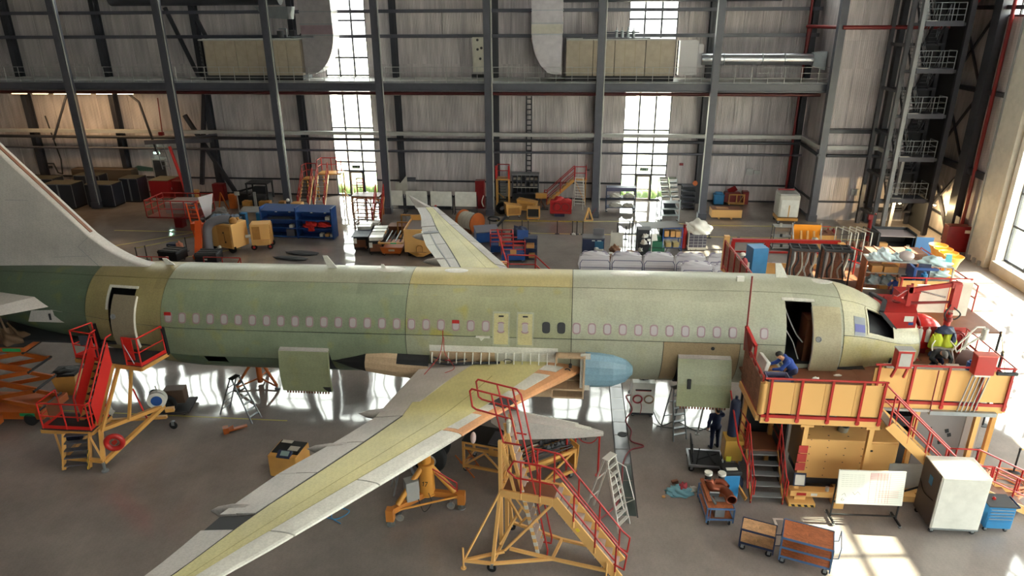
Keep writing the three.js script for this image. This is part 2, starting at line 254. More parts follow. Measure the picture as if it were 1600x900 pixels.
// mezzanine with guard rail
const mezz = S('mezzanine');
P(mezz, 'deck', [BB(X0, 9.98, Z0, 18.3, 10.08, -29.9)], M.greyLight);
P(mezz, 'edge_beam', [BB(X0, 9.45, -30.1, 18.3, 9.52, -29.72), BB(X0, 9.98, -30.1, 18.3, 10.05, -29.72), BB(X0, 9.45, -29.93, 18.3, 10.05, -29.88)], M.steel);
P(mezz, 'edge_beam', [BB(X0, 9.5, -34.5, 18.3, 9.95, -34.3)], M.steelDark);
{ const gs = []; for (let x = X0 + 0.4; x < 18.3; x += 1.18) gs.push(BB(x - 0.02, 10.05, -29.95, x + 0.02, 11.2, -29.91)); P(mezz, 'guard_post', gs, M.greyLight); }
P(mezz, 'guard_rail', [10.42, 10.8, 11.2].map((y) => rod([X0, y, -29.93], [18.3, y, -29.93], 0.02)), M.greyLight);
P(mezz, 'toe_board', BB(X0, 10.05, -29.98, 18.3, 10.17, -29.96), M.grey);
// floor markings and service trench
const mk = S('floor_marking');
P(mk, 'yellow_line', [BB(-3.5, 0, -24.72, 11.8, 0.004, -24.6)], std('#b9a24a', 0.5));
P(mk, 'yellow_line', [BB(12, 0, -24.72, 24, 0.004, -24.6), bar([24.2, 0.002, -24.6], [20.6, 0.002, -10], 0.13, 0.004)], std('#b9a24a', 0.5));
P(mk, 'yellow_line', [bar([-33, 0.002, -18.5], [-27.6, 0.002, -23.2], 0.13, 0.004), bar([-27.6, 0.002, -23.2], [-34, 0.002, -23.2], 0.13, 0.004), bar([-28, 0.002, -15.8], [-22.6, 0.002, -19.7], 0.13, 0.004), bar([-36, 0.002, 1.15], [-11, 0.002, 1.2], 0.06, 0.004)], std('#a59a3a', 0.5));
P(mk, 'white_mark', [BB(6.62, 0, 5.52, 6.95, 0.004, 5.6), BB(6.62, 0, 5.52, 6.7, 0.004, 5.85)], std('#c8bcb4', 0.6));
const trench = S('service_trench');
for (let i = 0; i < 15; i++) P(trench, 'trench_cover', BB(1.85, 0, -8 + i * 0.92 + 0.03, 2.33, 0.006, -8 + i * 0.92 + 0.9), i > 11 ? std('#4d5654', 0.35, 0.3, { map: wearTex }) : std('#8d8f92', 0.22, 0.35, { map: M.cladMap }));
P(trench, 'trench_edge', [BB(1.8, 0, -8, 1.84, 0.008, 5.85), BB(2.34, 0, -8, 2.38, 0.008, 5.85)], M.charcoal);
// ================================================================ the airliner (starboard side to the camera, nose to the right)
const plane = T('airliner', 'unpainted green-primer passenger airliner with open doors standing across the hangar', 'airplane');
const FT = [[-25.6, 5.5, 4.5, 0.4], [-24.5, 5.8, 4.1, 0.85], [-22.5, 5.92, 3.65, 1.2], [-20, 6.0, 3.1, 1.55], [-18, 6.02, 2.65, 1.78], [-16, 6.03, 2.2, 1.93], [-14, 6.03, 1.98, 1.975], [-5, 6.08, 2.02, 1.975], [4, 6.13, 2.07, 1.975], [6.5, 6.14, 2.07, 1.975], [8, 6.1, 2.08, 1.95], [9, 6.0, 2.14, 1.88], [9.8, 5.85, 2.22, 1.76], [10.4, 5.62, 2.32, 1.62], [10.99, 5.3, 2.42, 1.46], [11.6, 4.95, 2.6, 1.22], [12, 4.78, 2.75, 1.05], [12.35, 4.62, 2.95, 0.85]];
function hermite(k, X) {
  let i = 0; while (i < FT.length - 2 && FT[i + 1][0] < X) i++;
  const p = (j) => FT[Math.min(FT.length - 1, Math.max(0, j))], [x0, x1] = [p(i)[0], p(i + 1)[0]], h = x1 - x0, t = (X - x0) / h;
  const sl = (j) => { const a = p(j - 1), b = p(j + 1); return (b[k] - a[k]) / (b[0] - a[0]); }, m0 = sl(i) * h, m1 = sl(i + 1) * h, t2 = t * t, t3 = t2 * t;
  return (2 * t3 - 3 * t2 + 1) * p(i)[k] + (t3 - 2 * t2 + t) * m0 + (-2 * t3 + 3 * t2) * p(i + 1)[k] + (t3 - t2) * m1;
}
function hullPt(X, deg, off = 0) { const a = D(deg), t = hermite(1, X), b = hermite(2, X), r = hermite(3, X); return V(X, (t + b) / 2 + ((t - b) / 2 + off) * Math.cos(a), (r + off) * Math.sin(a)); }
// a piece of the hull: an outer skin and the returns at its edges
function hullPatch(x0, x1, a0, a1, off = 0, depth = 0.03, shift) {
  const nx = Math.max(1, Math.ceil((x1 - x0) / 0.45)), na = Math.max(1, Math.ceil((a1 - a0) / 7)), pos = [];
  const f = (i, j, o) => { const X = x0 + ((x1 - x0) * i) / nx; const p = hullPt(X, a0 + ((a1 - a0) * j) / na, o); if (shift) p.add(shift); return p; };
  const q = (a, b, c, d) => [a, b, c, a, c, d].forEach((p) => pos.push(p.x, p.y, p.z));
  for (let i = 0; i < nx; i++) for (let j = 0; j < na; j++) q(f(i, j, off), f(i, j + 1, off), f(i + 1, j + 1, off), f(i + 1, j, off));
  if (depth) { for (let i = 0; i < nx; i++) for (const j of [0, na]) q(f(i, j, off), f(i + 1, j, off), f(i + 1, j, off - depth), f(i, j, off - depth)); for (let j = 0; j < na; j++) for (const i of [0, nx]) q(f(i, j, off), f(i, j + 1, off), f(i, j + 1, off - depth), f(i, j, off - depth)); }
  const g = new THREE.BufferGeometry(); g.setAttribute('position', new THREE.Float32BufferAttribute(pos, 3));
  g.computeVertexNormals();
  const N = g.attributes.normal, n0 = nx * na * 6, Pp = g.attributes.position;   // smooth normals on the skin itself
  for (let i = 0; i < n0; i++) { const X = Pp.getX(i) - (shift ? shift.x : 0), y = Pp.getY(i) - (shift ? shift.y : 0), z = Pp.getZ(i) - (shift ? shift.z : 0), t = hermite(1, X), b = hermite(2, X), r = hermite(3, X), e = 0.05; const h = (t - b) / 2; const n = V(-((hermite(1, X + e) - hermite(2, X + e)) - (hermite(1, X - e) - hermite(2, X - e))) / (4 * e), (y - (t + b) / 2) / (h * h) * h, z / (r * r) * r).normalize(); N.setXYZ(i, n.x, n.y, n.z); }
  return g;
}
// primer: speckled, with rubbed and over-sprayed blotches
const primer = (r, g, b, blotch = 0, br = 176, bg = 160, bb = 60) => std('#ffffff', 0.5, 0, { map: tex(512, 512, (u, v) => { const k = 0.93 + 0.14 * (fbm(u, v) - 0.5) + 0.1 * (n128(u * 2, v * 2) - 0.5) + 0.1 * (n8(u * 0.5, v) - 0.5); const m = Math.min(1, Math.max(0, (n16(u + 0.3, v) * 0.6 + n32(u, v + 0.2) * 0.4 - 0.66) * 5)) * blotch; return [(r + (br - r) * m) * k, (g + (bg - g) * m) * k, (b + (bb - b) * m) * k]; }, true, [0.13, 0.13]), roughnessMap: roughTex });
const PR = {
  sage: primer(158, 160, 138, 0.12), sagePale: primer(172, 174, 154, 0.05), moss: primer(136, 147, 122, 0.2), mossYellow: primer(156, 158, 126, 0.55), dark: primer(92, 108, 88, 0.5, 130, 128, 60), olive: primer(150, 138, 96, 0.1), crown: primer(186, 174, 122, 0.1),
  brown: primer(160, 140, 108, 0), nose: primer(200, 196, 168, 0.08), noseYellow: primer(200, 190, 142, 0.15), doorGrey: primer(150, 138, 116, 0), doorSand: primer(178, 168, 138, 0), wing: primer(206, 198, 138, 0.12, 200, 190, 140), grey: primer(190, 184, 180, 0), white: primer(212, 210, 202, 0), orange: primer(216, 156, 110, 0), sand: primer(200, 172, 140, 0), blue: primer(132, 166, 186, 0), fin: primer(190, 184, 180, 0), cargo: primer(146, 150, 118, 0.1),
};
const DOORF = [7.4, 8.3, 37, 103], DOORA = [-17.02, -16.02, 43, 105], CARGA = [-10.5, -8.7, 102, 150], CARGF = [3.84, 5.6, 97.5, 150], HATCH = [-13.65, -12.8, 118.5, 131], WSH = [10.24, 11.5, 20, 65], FAIR = [-8.6, 0.85, 100, 180];
const holes = [DOORF, DOORA, CARGA, CARGF, HATCH, [10.24, 11.25, 33, 66], [10.24, 11.25, -66, -33]];
function skin(mat, x0, x1, a0, a1) {                       // one riveted skin panel, opened up where a door or hatch is
  let ps = [[x0, x1, a0, a1]];
  for (const o of holes) ps = ps.flatMap(([p, q, r, s]) => {
    if (o[0] >= q || o[1] <= p || o[2] >= s || o[3] <= r) return [[p, q, r, s]];
    const out = []; if (o[0] > p) out.push([p, o[0], r, s]); if (o[1] < q) out.push([o[1], q, r, s]);
    const m0 = Math.max(p, o[0]), m1 = Math.min(q, o[1]); if (o[2] > r) out.push([m0, m1, r, o[2]]); if (o[3] < s) out.push([m0, m1, o[3], s]); return out;
  });
  const g = 0.012, ga = 0.35;
  const gs = ps.map(([p, q, r, s]) => hullPatch(p + (p === x0 ? g : 0), q - (q === x1 ? g : 0), r + (r === a0 ? ga : 0), s - (s === a1 ? ga : 0), 0, 0.025));
  P(plane, 'skin_panel', gs, mat);
  shell.push(...ps.map(([p, q, r, s]) => hullPatch(p, q, r, s, -0.04, 0)));
}
const shell = [];
for (const [x0, x1, c, u, l] of [[-25.6, -17.95, PR.dark, PR.dark, PR.dark], [-17.95, -14.95, PR.olive, PR.olive, PR.olive], [-14.95, -5.8, PR.sage, PR.moss, PR.dark], [-5.8, 0.11, PR.crown, PR.mossYellow, PR.sage], [0.11, 9.35, PR.sagePale, PR.sagePale, PR.sagePale]]) {
  skin(c, x0, x1, -27.5, 27.5); skin(u, x0, x1, 27.5, 82.5);
  if (x0 === -14.95) { skin(PR.moss, x0, x1, 82.5, 118); skin(PR.dark, x0, x1, 118, 180); } else if (x0 === 0.11) { skin(l, 0.11, 3.3, 82.5, 180); skin(PR.brown, 3.3, 5.9, 82.5, 140); skin(PR.sage, 3.3, 5.9, 140, 180); skin(l, 5.9, x1, 82.5, 180); } else skin(l, x0, x1, 82.5, 180);
  skin(u, x0, x1, -180, -27.5);
}
for (const [a, b, m] of [[-30, 30, PR.nose], [30, 70, PR.nose], [70, 180, PR.noseYellow], [-180, -30, PR.nose]]) skin(m, 9.35, 12.35, a, b);
P(plane, 'inner_shell', shell, std('#2f3330', 0.8));
P(plane, 'nose_bulkhead', [place(new THREE.CylinderGeometry(0.8, 0.84, 0.08, 24), 12.34, 3.78, 0, 0, 0, Math.PI / 2)], PR.white);
P(plane, 'tail_cone', [place(new THREE.SphereGeometry(0.45, 14, 10), -25.6, 5, 0)], PR.dark);
P(plane, 'cabin_floor', [BB(-24, 3.45, -1.85, 10.2, 3.52, 1.85)], M.charcoal);
P(plane, 'cabin_lining', [BB(6.9, 3.5, -1.6, 9.2, 5.6, -1.5), BB(6.9, 3.5, -1.6, 6.95, 5.4, 0.9), BB(8.75, 3.5, -1.6, 8.8, 5.4, 0.9)], std('#4a4038', 0.8));
P(plane, 'galley_unit', [BB(7.0, 3.52, -0.9, 7.55, 5.3, 0.1), BB(8.2, 3.52, 0.7, 8.6, 5.1, 1.4)], M.brown);
P(plane, 'wiring_loom', [hose([[7.5, 5.4, 0.9], [7.6, 5.1, 1.2], [7.85, 4.6, 1.5], [8.1, 4.3, 1.5]], 0.025), hose([[7.45, 4.8, 1.5], [7.7, 4.4, 1.65], [8, 3.7, 1.6]], 0.02)], M.greyLight);
// windows
function cabinWindow(X, cover, deg = 71.5) {
  const base = hullPt(X, deg, 0), nrm = V(0, Math.cos(D(deg)), Math.sin(D(deg))), tilt = Math.atan2(nrm.y, nrm.z);
  const oval = (w, h, r) => { const s = new THREE.Shape(); s.moveTo(-w + r, -h); s.lineTo(w - r, -h); s.quadraticCurveTo(w, -h, w, -h + r); s.lineTo(w, h - r); s.quadraticCurveTo(w, h, w - r, h); s.lineTo(-w + r, h); s.quadraticCurveTo(-w, h, -w, h - r); s.lineTo(-w, -h + r); s.quadraticCurveTo(-w, -h, -w + r, -h); return s; };
  const put = (g, o) => place(g, X, base.y + nrm.y * o, base.z + nrm.z * o, -tilt, 0, 0);
  const f = P(plane, 'cabin_window', put(new THREE.ExtrudeGeometry(oval(0.14, 0.2, 0.12), { depth: 0.012, bevelEnabled: false, curveSegments: 5 }), -0.004), cover === 'dark' ? M.charcoal : winFrame);
  P(f, 'pane', put(new THREE.ExtrudeGeometry(oval(0.1, 0.155, 0.09), { depth: 0.008, bevelEnabled: false, curveSegments: 5 }), 0.009), cover === 'dark' ? M.charcoal : winPane);
  if (cover !== 'dark') P(f, cover === 'red' ? 'red_tape' : 'label_sticker', put(cover === 'red' ? new THREE.BoxGeometry(0.26, 0.12, 0.01) : new THREE.BoxGeometry(0.08, 0.14, 0.006), 0.02).translate(0, cover === 'red' ? 0.14 : -0.02, cover === 'red' ? 0 : 0), cover === 'red' ? M.red : sticker);
}
const winFrame = std('#94787f', 0.5), winPane = std('#a49b9f', 0.35), sticker = std('#f4f2ee', 0.5);
for (let k = -7; k <= 15; k++) cabinWindow(-10.91 + k * 0.5334, k === -7 || k === 13 ? 'red' : '');
cabinWindow(-0.78, 'dark'); cabinWindow(-0.25, 'dark');
for (let k = 0; k < 11; k++) cabinWindow(0.28 + k * 0.5334, '');
cabinWindow(6.66, '');
// doors: overwing exits, open cabin doors, open cargo doors
for (const X of [-2.37, -1.52]) {
  const d = P(plane, 'overwing_exit', hullPatch(X - 0.255, X + 0.255, 58.5, 90, 0.014, 0.03), PR.noseYellow);
  P(plane, 'exit_surround', [hullPatch(X - 0.3, X + 0.3, 56.5, 92, 0.005, 0.01)], PR.sagePale);
  P(d, 'release_slot', hullPatch(X - 0.09, X + 0.09, 60.5, 62, 0.022, 0.02), M.black);
  cabinWindow(X, '', 72.5);
}
function plug(name, h, shift, mat, inset) {               // a plug door swung out and slid along the hull
  const d = P(plane, name, [hullPatch(h[0], h[1], h[2] + 1, h[3] + 2, 0.02, 0.14, shift), hullPatch(h[0], h[1], h[2] + 1, h[3] + 2, -0.12, 0, shift)], mat);
  for (const x of [h[0], h[1]]) P(d, 'door_seal', hullPatch(x - 0.013, x + 0.013, h[2] + 1, h[3] + 2, 0.0, 0.1, shift), M.white);
  const c = hullPt((h[0] + h[1]) / 2 - inset, 72, 0.03).add(shift);
  P(d, 'door_port', [place(new THREE.CylinderGeometry(0.06, 0.06, 0.02, 16), c.x, c.y, c.z, Math.PI / 2 - 0.3, 0, 0), place(new THREE.TorusGeometry(0.085, 0.02, 6, 18), c.x, c.y, c.z, -0.3, 0, 0)], M.grey);
}
plug('cabin_door', [7.4, 8.32, 38, 104], V(0.86, -0.05, 0.16), PR.doorSand, 0.3);
plug('cabin_door', [-16.95, -16.05, 45, 106], V(0.16, -0.1, 0.2), PR.doorGrey, 0.35);
for (const h of [[7.3, 8.4, 34, 37], [-17.1, -15.95, 40, 43], [-17.1, -17.02, 43, 70]]) P(plane, 'door_edge', hullPatch(...h, 0.03, 0.06), PR.white);
function cargo(name, h, drop, lean, mat, slot) {
  const z = hullPt(h[0], h[2]).z, y = hullPt(h[0], h[2]).y, pts = [];
  for (let i = 0; i <= 6; i++) { const t = i / 6; pts.push([t * drop, 0.16 * Math.sin(t * Math.PI) * 0.7 + lean * t]); }
  const s = new THREE.Shape(); pts.forEach(([d, o], i) => (i ? s.lineTo(o, -d) : s.moveTo(o, -d))); [...pts].reverse().forEach(([d, o]) => s.lineTo(o - 0.14, -d)); s.closePath();
  const g = new THREE.ExtrudeGeometry(s, { depth: h[1] - h[0] + 0.06, bevelEnabled: false }); g.rotateY(-Math.PI / 2); g.translate(h[1] + 0.03, y - 0.02, z + 0.16);
  const d = P(plane, 'cargo_door', g, mat);
  P(d, 'hinge_strip', [B(h[1] - h[0] + 0.02, 0.1, 0.2, (h[0] + h[1]) / 2, y + 0.0, z + 0.06, 0.3)], PR.grey);
  P(d, 'latch_row', Array.from({ length: 16 }, (_, i) => B(0.05, 0.14, 0.06, h[0] + 0.12 + (i * (h[1] - h[0] - 0.24)) / 15, y - drop - 0.06, z + 0.1 + lean)), M.brown);
  if (slot === 'slot') P(d, 'handle_recess', [RB(0.13, 0.36, 0.03, h[0] + 0.36, y - drop * 0.5, z + 0.18 + lean * 0.5 + 0.11, 0.05, -lean * 0.4)], M.black);
  else P(d, 'cut_out', [place(new THREE.CylinderGeometry(0.32, 0.32, 0.02, 18, 1, false, 0, Math.PI), h[1] + 0.02, y - drop * 0.8, z + 0.2 + lean * 0.8, Math.PI / 2, 0, Math.PI)], M.black);
}
cargo('aft', CARGA, 1.62, 0.05, PR.cargo, 'bite');
cargo('fwd', CARGF, 1.6, 0.5, PR.cargo, 'slot');
P(plane, 'cargo_liner', [BB(-10.5, 2.4, -1.2, -8.7, 3.4, 1.2), BB(3.84, 2.4, -1.2, 5.6, 3.4, 1.2)], M.charcoal);
{ const c = hullPt(8.56, 87.5, 0.012); P(plane, 'drain_port', [place(new THREE.CylinderGeometry(0.03, 0.03, 0.02, 12), 4.98, hullPt(4.98, 88).y, 1.99, Math.PI / 2), place(new THREE.TorusGeometry(0.05, 0.015, 6, 16), 4.98, hullPt(4.98, 88).y, 1.99)], M.charcoal); }
// cockpit
P(plane, 'cockpit_window', [hullPatch(9.72, 10.12, 48, 69, 0.012, 0.02)], std('#8b8f96', 0.2));
P(plane, 'masking_sheet', [hullPatch(9.74, 10.1, 56.5, 65, 0.02, 0.02)], std('#5a5c98', 0.6));
P(plane, 'windscreen_frame', [hullPatch(10.2, 10.26, 33, 66, 0.02, 0.05), hullPatch(10.24, 11.25, 64, 66, 0.02, 0.05), hullPatch(10.24, 11.25, 31.5, 34, 0.02, 0.05)], PR.nose);
P(plane, 'cockpit_lining', [hullPatch(10.2, 11.3, 25, 75, -0.35, 0)], M.black);
// antennas on the crown
const blade = (X, h, c, rake) => P(plane, 'blade_antenna', [place(poly([[0, 0], [c, 0], [rake + c * 0.45, h], [rake, h]], 0.03, 0.008), X, hullPt(X, 0).y - 0.02, -0.015)], PR.white);
blade(-15.5, 0.26, 0.35, -0.12); blade(-9.1, 0.5, 0.36, -0.16); blade(-7.05, 0.2, 0.2, 0); blade(7.35, 0.55, 0.42, -0.08);
P(plane, 'dome_fairing', [SP(0.3, -6.7, 6.05, 0, 2, 0.25, 0.9), SP(0.3, -4.2, 6.06, 0, 1.6, 0.22, 0.8), SP(0.3, 2.2, 6.1, 0, 2.6, 0.18, 0.8), SP(0.3, 8.8, 6.0, 0, 1.8, 0.16, 0.8)], PR.white);
P(plane, 'pitot_mount', [BB(5.9, hullPt(6, 12).y - 0.03, 0.33, 6.15, hullPt(6, 12).y + 0.16, 0.45)], M.white);
P(plane, 'white_bracket', [BB(-3.25, hullPt(-3, 82).y - 0.02, 1.96, -2.75, hullPt(-3, 82).y + 0.02, 2.06), poly([[0, 0], [0.25, 0], [0.08, -0.16]], 0.04).translate(-3.15, hullPt(-3, 82).y, 1.98)], PR.white);
// fin and its fillet, tailplane
{
  const s = new THREE.Shape(); s.moveTo(-25.2, 5.5); s.lineTo(-15.9, 5.93);
  s.quadraticCurveTo(-17.0, 6.1, -17.9, 6.85); s.lineTo(-18.25, 7.15); s.lineTo(-22.4, 11.9); s.lineTo(-25.2, 11.9); s.closePath();
  const g = new THREE.ExtrudeGeometry(s, { depth: 0.34, bevelEnabled: true, bevelSize: 0.06, bevelThickness: 0.1, bevelSegments: 3 }); g.translate(0, 0, -0.17);
  const f = P(plane, 'fin', g, PR.fin);
  P(f, 'fin_leading_edge', [bar([-18.3, 7.25, 0], [-22.45, 12.0, 0], 0.14, 0.12)], M.brown);
  P(f, 'panel_seam', [bar([-18.25, 7.15, 0.275], [-18.75, 6.75, 0.275], 0.012, 0.012), bar([-18.75, 6.75, 0.275], [-18.05, 5.95, 0.275], 0.012, 0.012), bar([-18.4, 6.4, 0.275], [-19.8, 6.32, 0.275], 0.012, 0.012), bar([-20.3, 8.55, 0.275], [-21.2, 8.55, 0.275], 0.012, 0.012)], M.grey);
}
const tailWing = (side) => {
  const st = [[0.6, -20.6, -24.4, 0.45], [4.2, -22.6, -24.7, 0.26]], pos = (z, X, y) => V(X, y, z * side), gs = [];
  const ring = ([z, le, te, t], y) => [pos(z, le, y), pos(z, le - (le - te) * 0.12, y + t * 0.42), pos(z, le - (le - te) * 0.4, y + t * 0.5), pos(z, te, y), pos(z, le - (le - te) * 0.4, y - t * 0.5), pos(z, le - (le - te) * 0.12, y - t * 0.42)];
  return hull([...ring(st[0], 4.95), ...ring(st[1], 5.3)]);
};
P(plane, 'tailplane', [tailWing(-1)], PR.grey);
{ // starboard tailplane, leading edge swept back towards the camera
  const g = hull([[-19.2, 4.78, 1.3], [-19.9, 5.12, 1.2], [-21.6, 5.2, 1.0], [-24.4, 4.9, 0.8], [-21.6, 4.66, 1.0], [-20.1, 4.64, 1.3], [-22.2, 4.95, 4.2], [-22.4, 5.08, 4.2], [-23.2, 5.1, 4.2], [-24.8, 5.0, 4.2], [-22.5, 4.88, 4.2]]);
  const t = P(plane, 'tailplane', g, PR.grey);
  P(t, 'tailplane_root_plate', [hull([[-18.95, 4.7, 1.62], [-20.2, 4.64, 1.62], [-20.4, 4.2, 1.66], [-18.95, 4.2, 1.66], [-18.95, 4.7, 1.5], [-20.4, 4.2, 1.4]])], PR.grey);
  P(t, 'hinge_slot', [BB(-19.5, 4.3, 1.63, -19.43, 4.55, 1.68)], M.charcoal);
}
// wings: spanwise stations [z, leading edge, front spar, rear spar, trailing edge]
const WS = [[1.5, 0.7, -0.5, -4.7, -5.2], [2.44, 0.12, -0.95, -4.77, -5.35], [4.5, -1.35, -2.0, -4.8, -5.6], [6.2, -2.45, -2.98, -4.95, -5.8], [7.6, -3.25, -3.85, -5.5, -6.4], [9.5, -4.4, -4.98, -6.3, -7.4], [11.4, -5.55, -6.12, -7.15, -8.05], [12.7, -6.35, -6.9, -7.6, -8.3], [13.6, -6.95, -7.4, -7.9, -8.5], [15.1, -7.9, -8.2, -8.6, -9.1]];
const wsAt = (z) => { let i = 0; while (i < WS.length - 2 && WS[i + 1][0] < z) i++; const a = WS[i], b = WS[i + 1], t = (z - a[0]) / (b[0] - a[0]); return a.map((v, k) => v + (b[k] - v) * t); };
function wingPt(z, f, top) {                               // f: 0 leading edge, 1 front spar, 2 rear spar, 3 trailing edge
  const w = wsAt(z), k = Math.min(2, Math.floor(f)), X = w[k + 1] + (w[k + 2] - w[k + 1]) * (f - k), c = (w[1] - X) / (w[1] - w[4]);
  const th = (w[1] - w[4]) * (0.125 - 0.0015 * z), n = 5 * th * (0.2969 * Math.sqrt(Math.max(0, c)) - 0.126 * c - 0.3516 * c * c + 0.2843 * c * c * c - 0.1015 * c ** 4);
  return V(X, 3.3 + 0.089 * (z - 2) - 0.36 * th + (top ? n * 0.95 : -n * 0.9) , z);
}
function wingPart(side, f0, f1, z0, z1, lift = 0, thick = 0, nf = 5) {
  const ns = Math.max(1, Math.ceil((z1 - z0) / 0.7)), pos = [], q = (a, b, c, d) => [a, b, c, a, c, d].forEach((p) => pos.push(p.x, p.y, p.z * side));
  const p = (i, j, top) => { const f = typeof f0 === 'function' ? f0(i / ns) + (f1(i / ns) - f0(i / ns)) * (j / nf) : f0 + (f1 - f0) * (f0 < 0.01 && j < 3 ? [0, 0.03, 0.16][j] / 1 : j / nf); const w = wingPt(z0 + ((z1 - z0) * i) / ns, f, top || thick > 0); w.y += lift - (top || !thick ? 0 : thick); return w; };
  for (let i = 0; i < ns; i++) for (let j = 0; j < nf; j++) { q(p(i, j, 1), p(i + 1, j, 1), p(i + 1, j + 1, 1), p(i, j + 1, 1)); q(p(i, j, 0), p(i + 1, j, 0), p(i + 1, j + 1, 0), p(i, j + 1, 0)); }
  for (let i = 0; i < ns; i++) for (const j of [0, nf]) q(p(i, j, 1), p(i + 1, j, 1), p(i + 1, j, 0), p(i, j, 0));
  for (let j = 0; j < nf; j++) for (const i of [0, ns]) q(p(i, j, 1), p(i, j + 1, 1), p(i, j + 1, 0), p(i, j, 0));
  const g = new THREE.BufferGeometry(); g.setAttribute('position', new THREE.Float32BufferAttribute(pos, 3)); g.computeVertexNormals(); return g;
}
for (const side of [1, -1]) {
  const w = new THREE.Group(); w.name = numbered('wing'); plane.add(w);
  P(w, 'wing_box', [wingPart(side, 1, 2, 1.5, 14.9, 0, 0, 8)], PR.wing);
  P(w, 'leading_edge', [wingPart(side, 0, 1, 1.5, 7.1)], side > 0 ? PR.orange : PR.grey);
  const ends = [7.12, 9.9, 12.1, 13.7, 14.9];
  for (let i = 0; i < 4; i++) P(w, 'slat', [wingPart(side, 0, 1.0, ends[i] + 0.02, ends[i + 1] - 0.02, 0.015)], side > 0 ? PR.white : PR.grey);
  P(w, 'inner_flap', [wingPart(side, 2.02, 3, 1.6, 6.18)], PR.grey);
  if (side > 0) P(w, 'root_flap_plate', [wingPart(side, (t) => 1.9 - 0.28 * (1 - t), (t) => 2.05, 1.7, 5.2, 0.014, 0.012)], PR.grey);
  const fe = [6.22, 7.9, 9.6, 11.45];
  for (let i = 0; i < 3; i++) { P(w, 'spoiler', [wingPart(side, 2.03, 2.55, fe[i] + 0.015, fe[i + 1] - 0.015, 0.012)], PR.grey); P(w, 'outer_flap', [wingPart(side, 2.56, 3, fe[i] + 0.01, fe[i + 1] - 0.01)], side > 0 ? PR.grey : PR.white); }
  P(w, 'aileron_bay', [wingPart(side, 2.02, 2.95, 11.5, 12.05, -0.03)], side > 0 ? M.charcoal : PR.grey);
  P(w, 'aileron', [wingPart(side, 2.03, 3, 12.08, 14.9)], PR.grey);
  P(w, 'spar_gap', [wingPart(side, 1.985, 2.02, 6.2, 14.6, 0.004, 0.03, 1)], M.black);
  P(w, 'wing_seam', [wingPart(side, 1.35, 1.358, 3.2, 14.6, 0.004, 0.01, 1), wingPart(side, 1.02, 1.03, 7.1, 14.7, 0.003, 0.01, 1)], std('#8d8656', 0.6));
  for (const [z, len] of [[5.7, 1.5], [8.0, 1.35], [11.1, 1.1]]) {      // flap track fairings
    const t = wsAt(z)[4], y = wingPt(z, 3, 1).y - 0.16, pts = [[0.001, 0], [0.1, 0.22], [0.17, 0.6], [0.19, 1.0], [0.12, 1.7]].map(([r, h]) => [r, h * len * 0.85]);
    const g = lathe(pts, 12); g.rotateZ(-Math.PI / 2); g.scale(1, 1.25, 0.8); g.translate(t - len * 0.5, y, z * side); P(w, 'flap_track_fairing', g, PR.grey);
  }
  if (side > 0) {
    const fp = (z0, z1, f0, f1) => P(w, 'masked_panel', [wingPart(1, f0, f1, z0, z1, 0.012, 0.01, 3)], PR.white);
    fp(2.1, 2.55, 0.42, 0.98); fp(2.85, 4.1, 0.42, 0.98); fp(4.3, 4.95, 0.42, 0.98); fp(5.1, 5.75, 0.42, 0.98); fp(6.0, 6.95, 0.42, 0.98);
    P(w, 'pylon_opening', [wingPart(1, 0.05, 0.9, 4.75, 5.35, 0.018, 0.01, 3)], M.charcoal);
    P(w, 'landing_lamp', [SP(0.17, wsAt(6.7)[1] + 0.03, wingPt(6.7, 0, 1).y - 0.22, 6.8, 0.5, 1, 1)], std('#b7a2a0', 0.3));
    P(w, 'root_rib', [wingPart(1, 1, 1.95, 1.48, 1.62, 0.05)], PR.grey);
  } else {
    const tip = [[-7.9, 3.95, 15.1], [-8.2, 4.1, 15.12], [-9.1, 3.98, 15.1], [-8.5, 4.15, 15.1], [-9.25, 4.45, 15.75], [-9.55, 4.5, 15.75], [-9.75, 4.62, 15.95]].map(([x, y, z]) => [x, y + 0.3, -z]);
    P(w, 'wing_tip', [hull(tip)], PR.grey);
    P(w, 'flap_edge', [wingPart(-1, 2.5, 2.56, 6.3, 11.3, 0.03, 0.03, 1), wingPart(-1, 2.03, 2.9, 11.0, 11.25, 0.05, 0.03, 2)], M.grey);
    const d = dupFair(w);
  }
}
function dupFair(w) { P(w, 'marker_tape', [B(0.25, 0.02, 0.12, -3.1, 3.86, -7.3), B(0.12, 0.05, 0.12, -7.9, 4.55, -14.9)], M.red); }
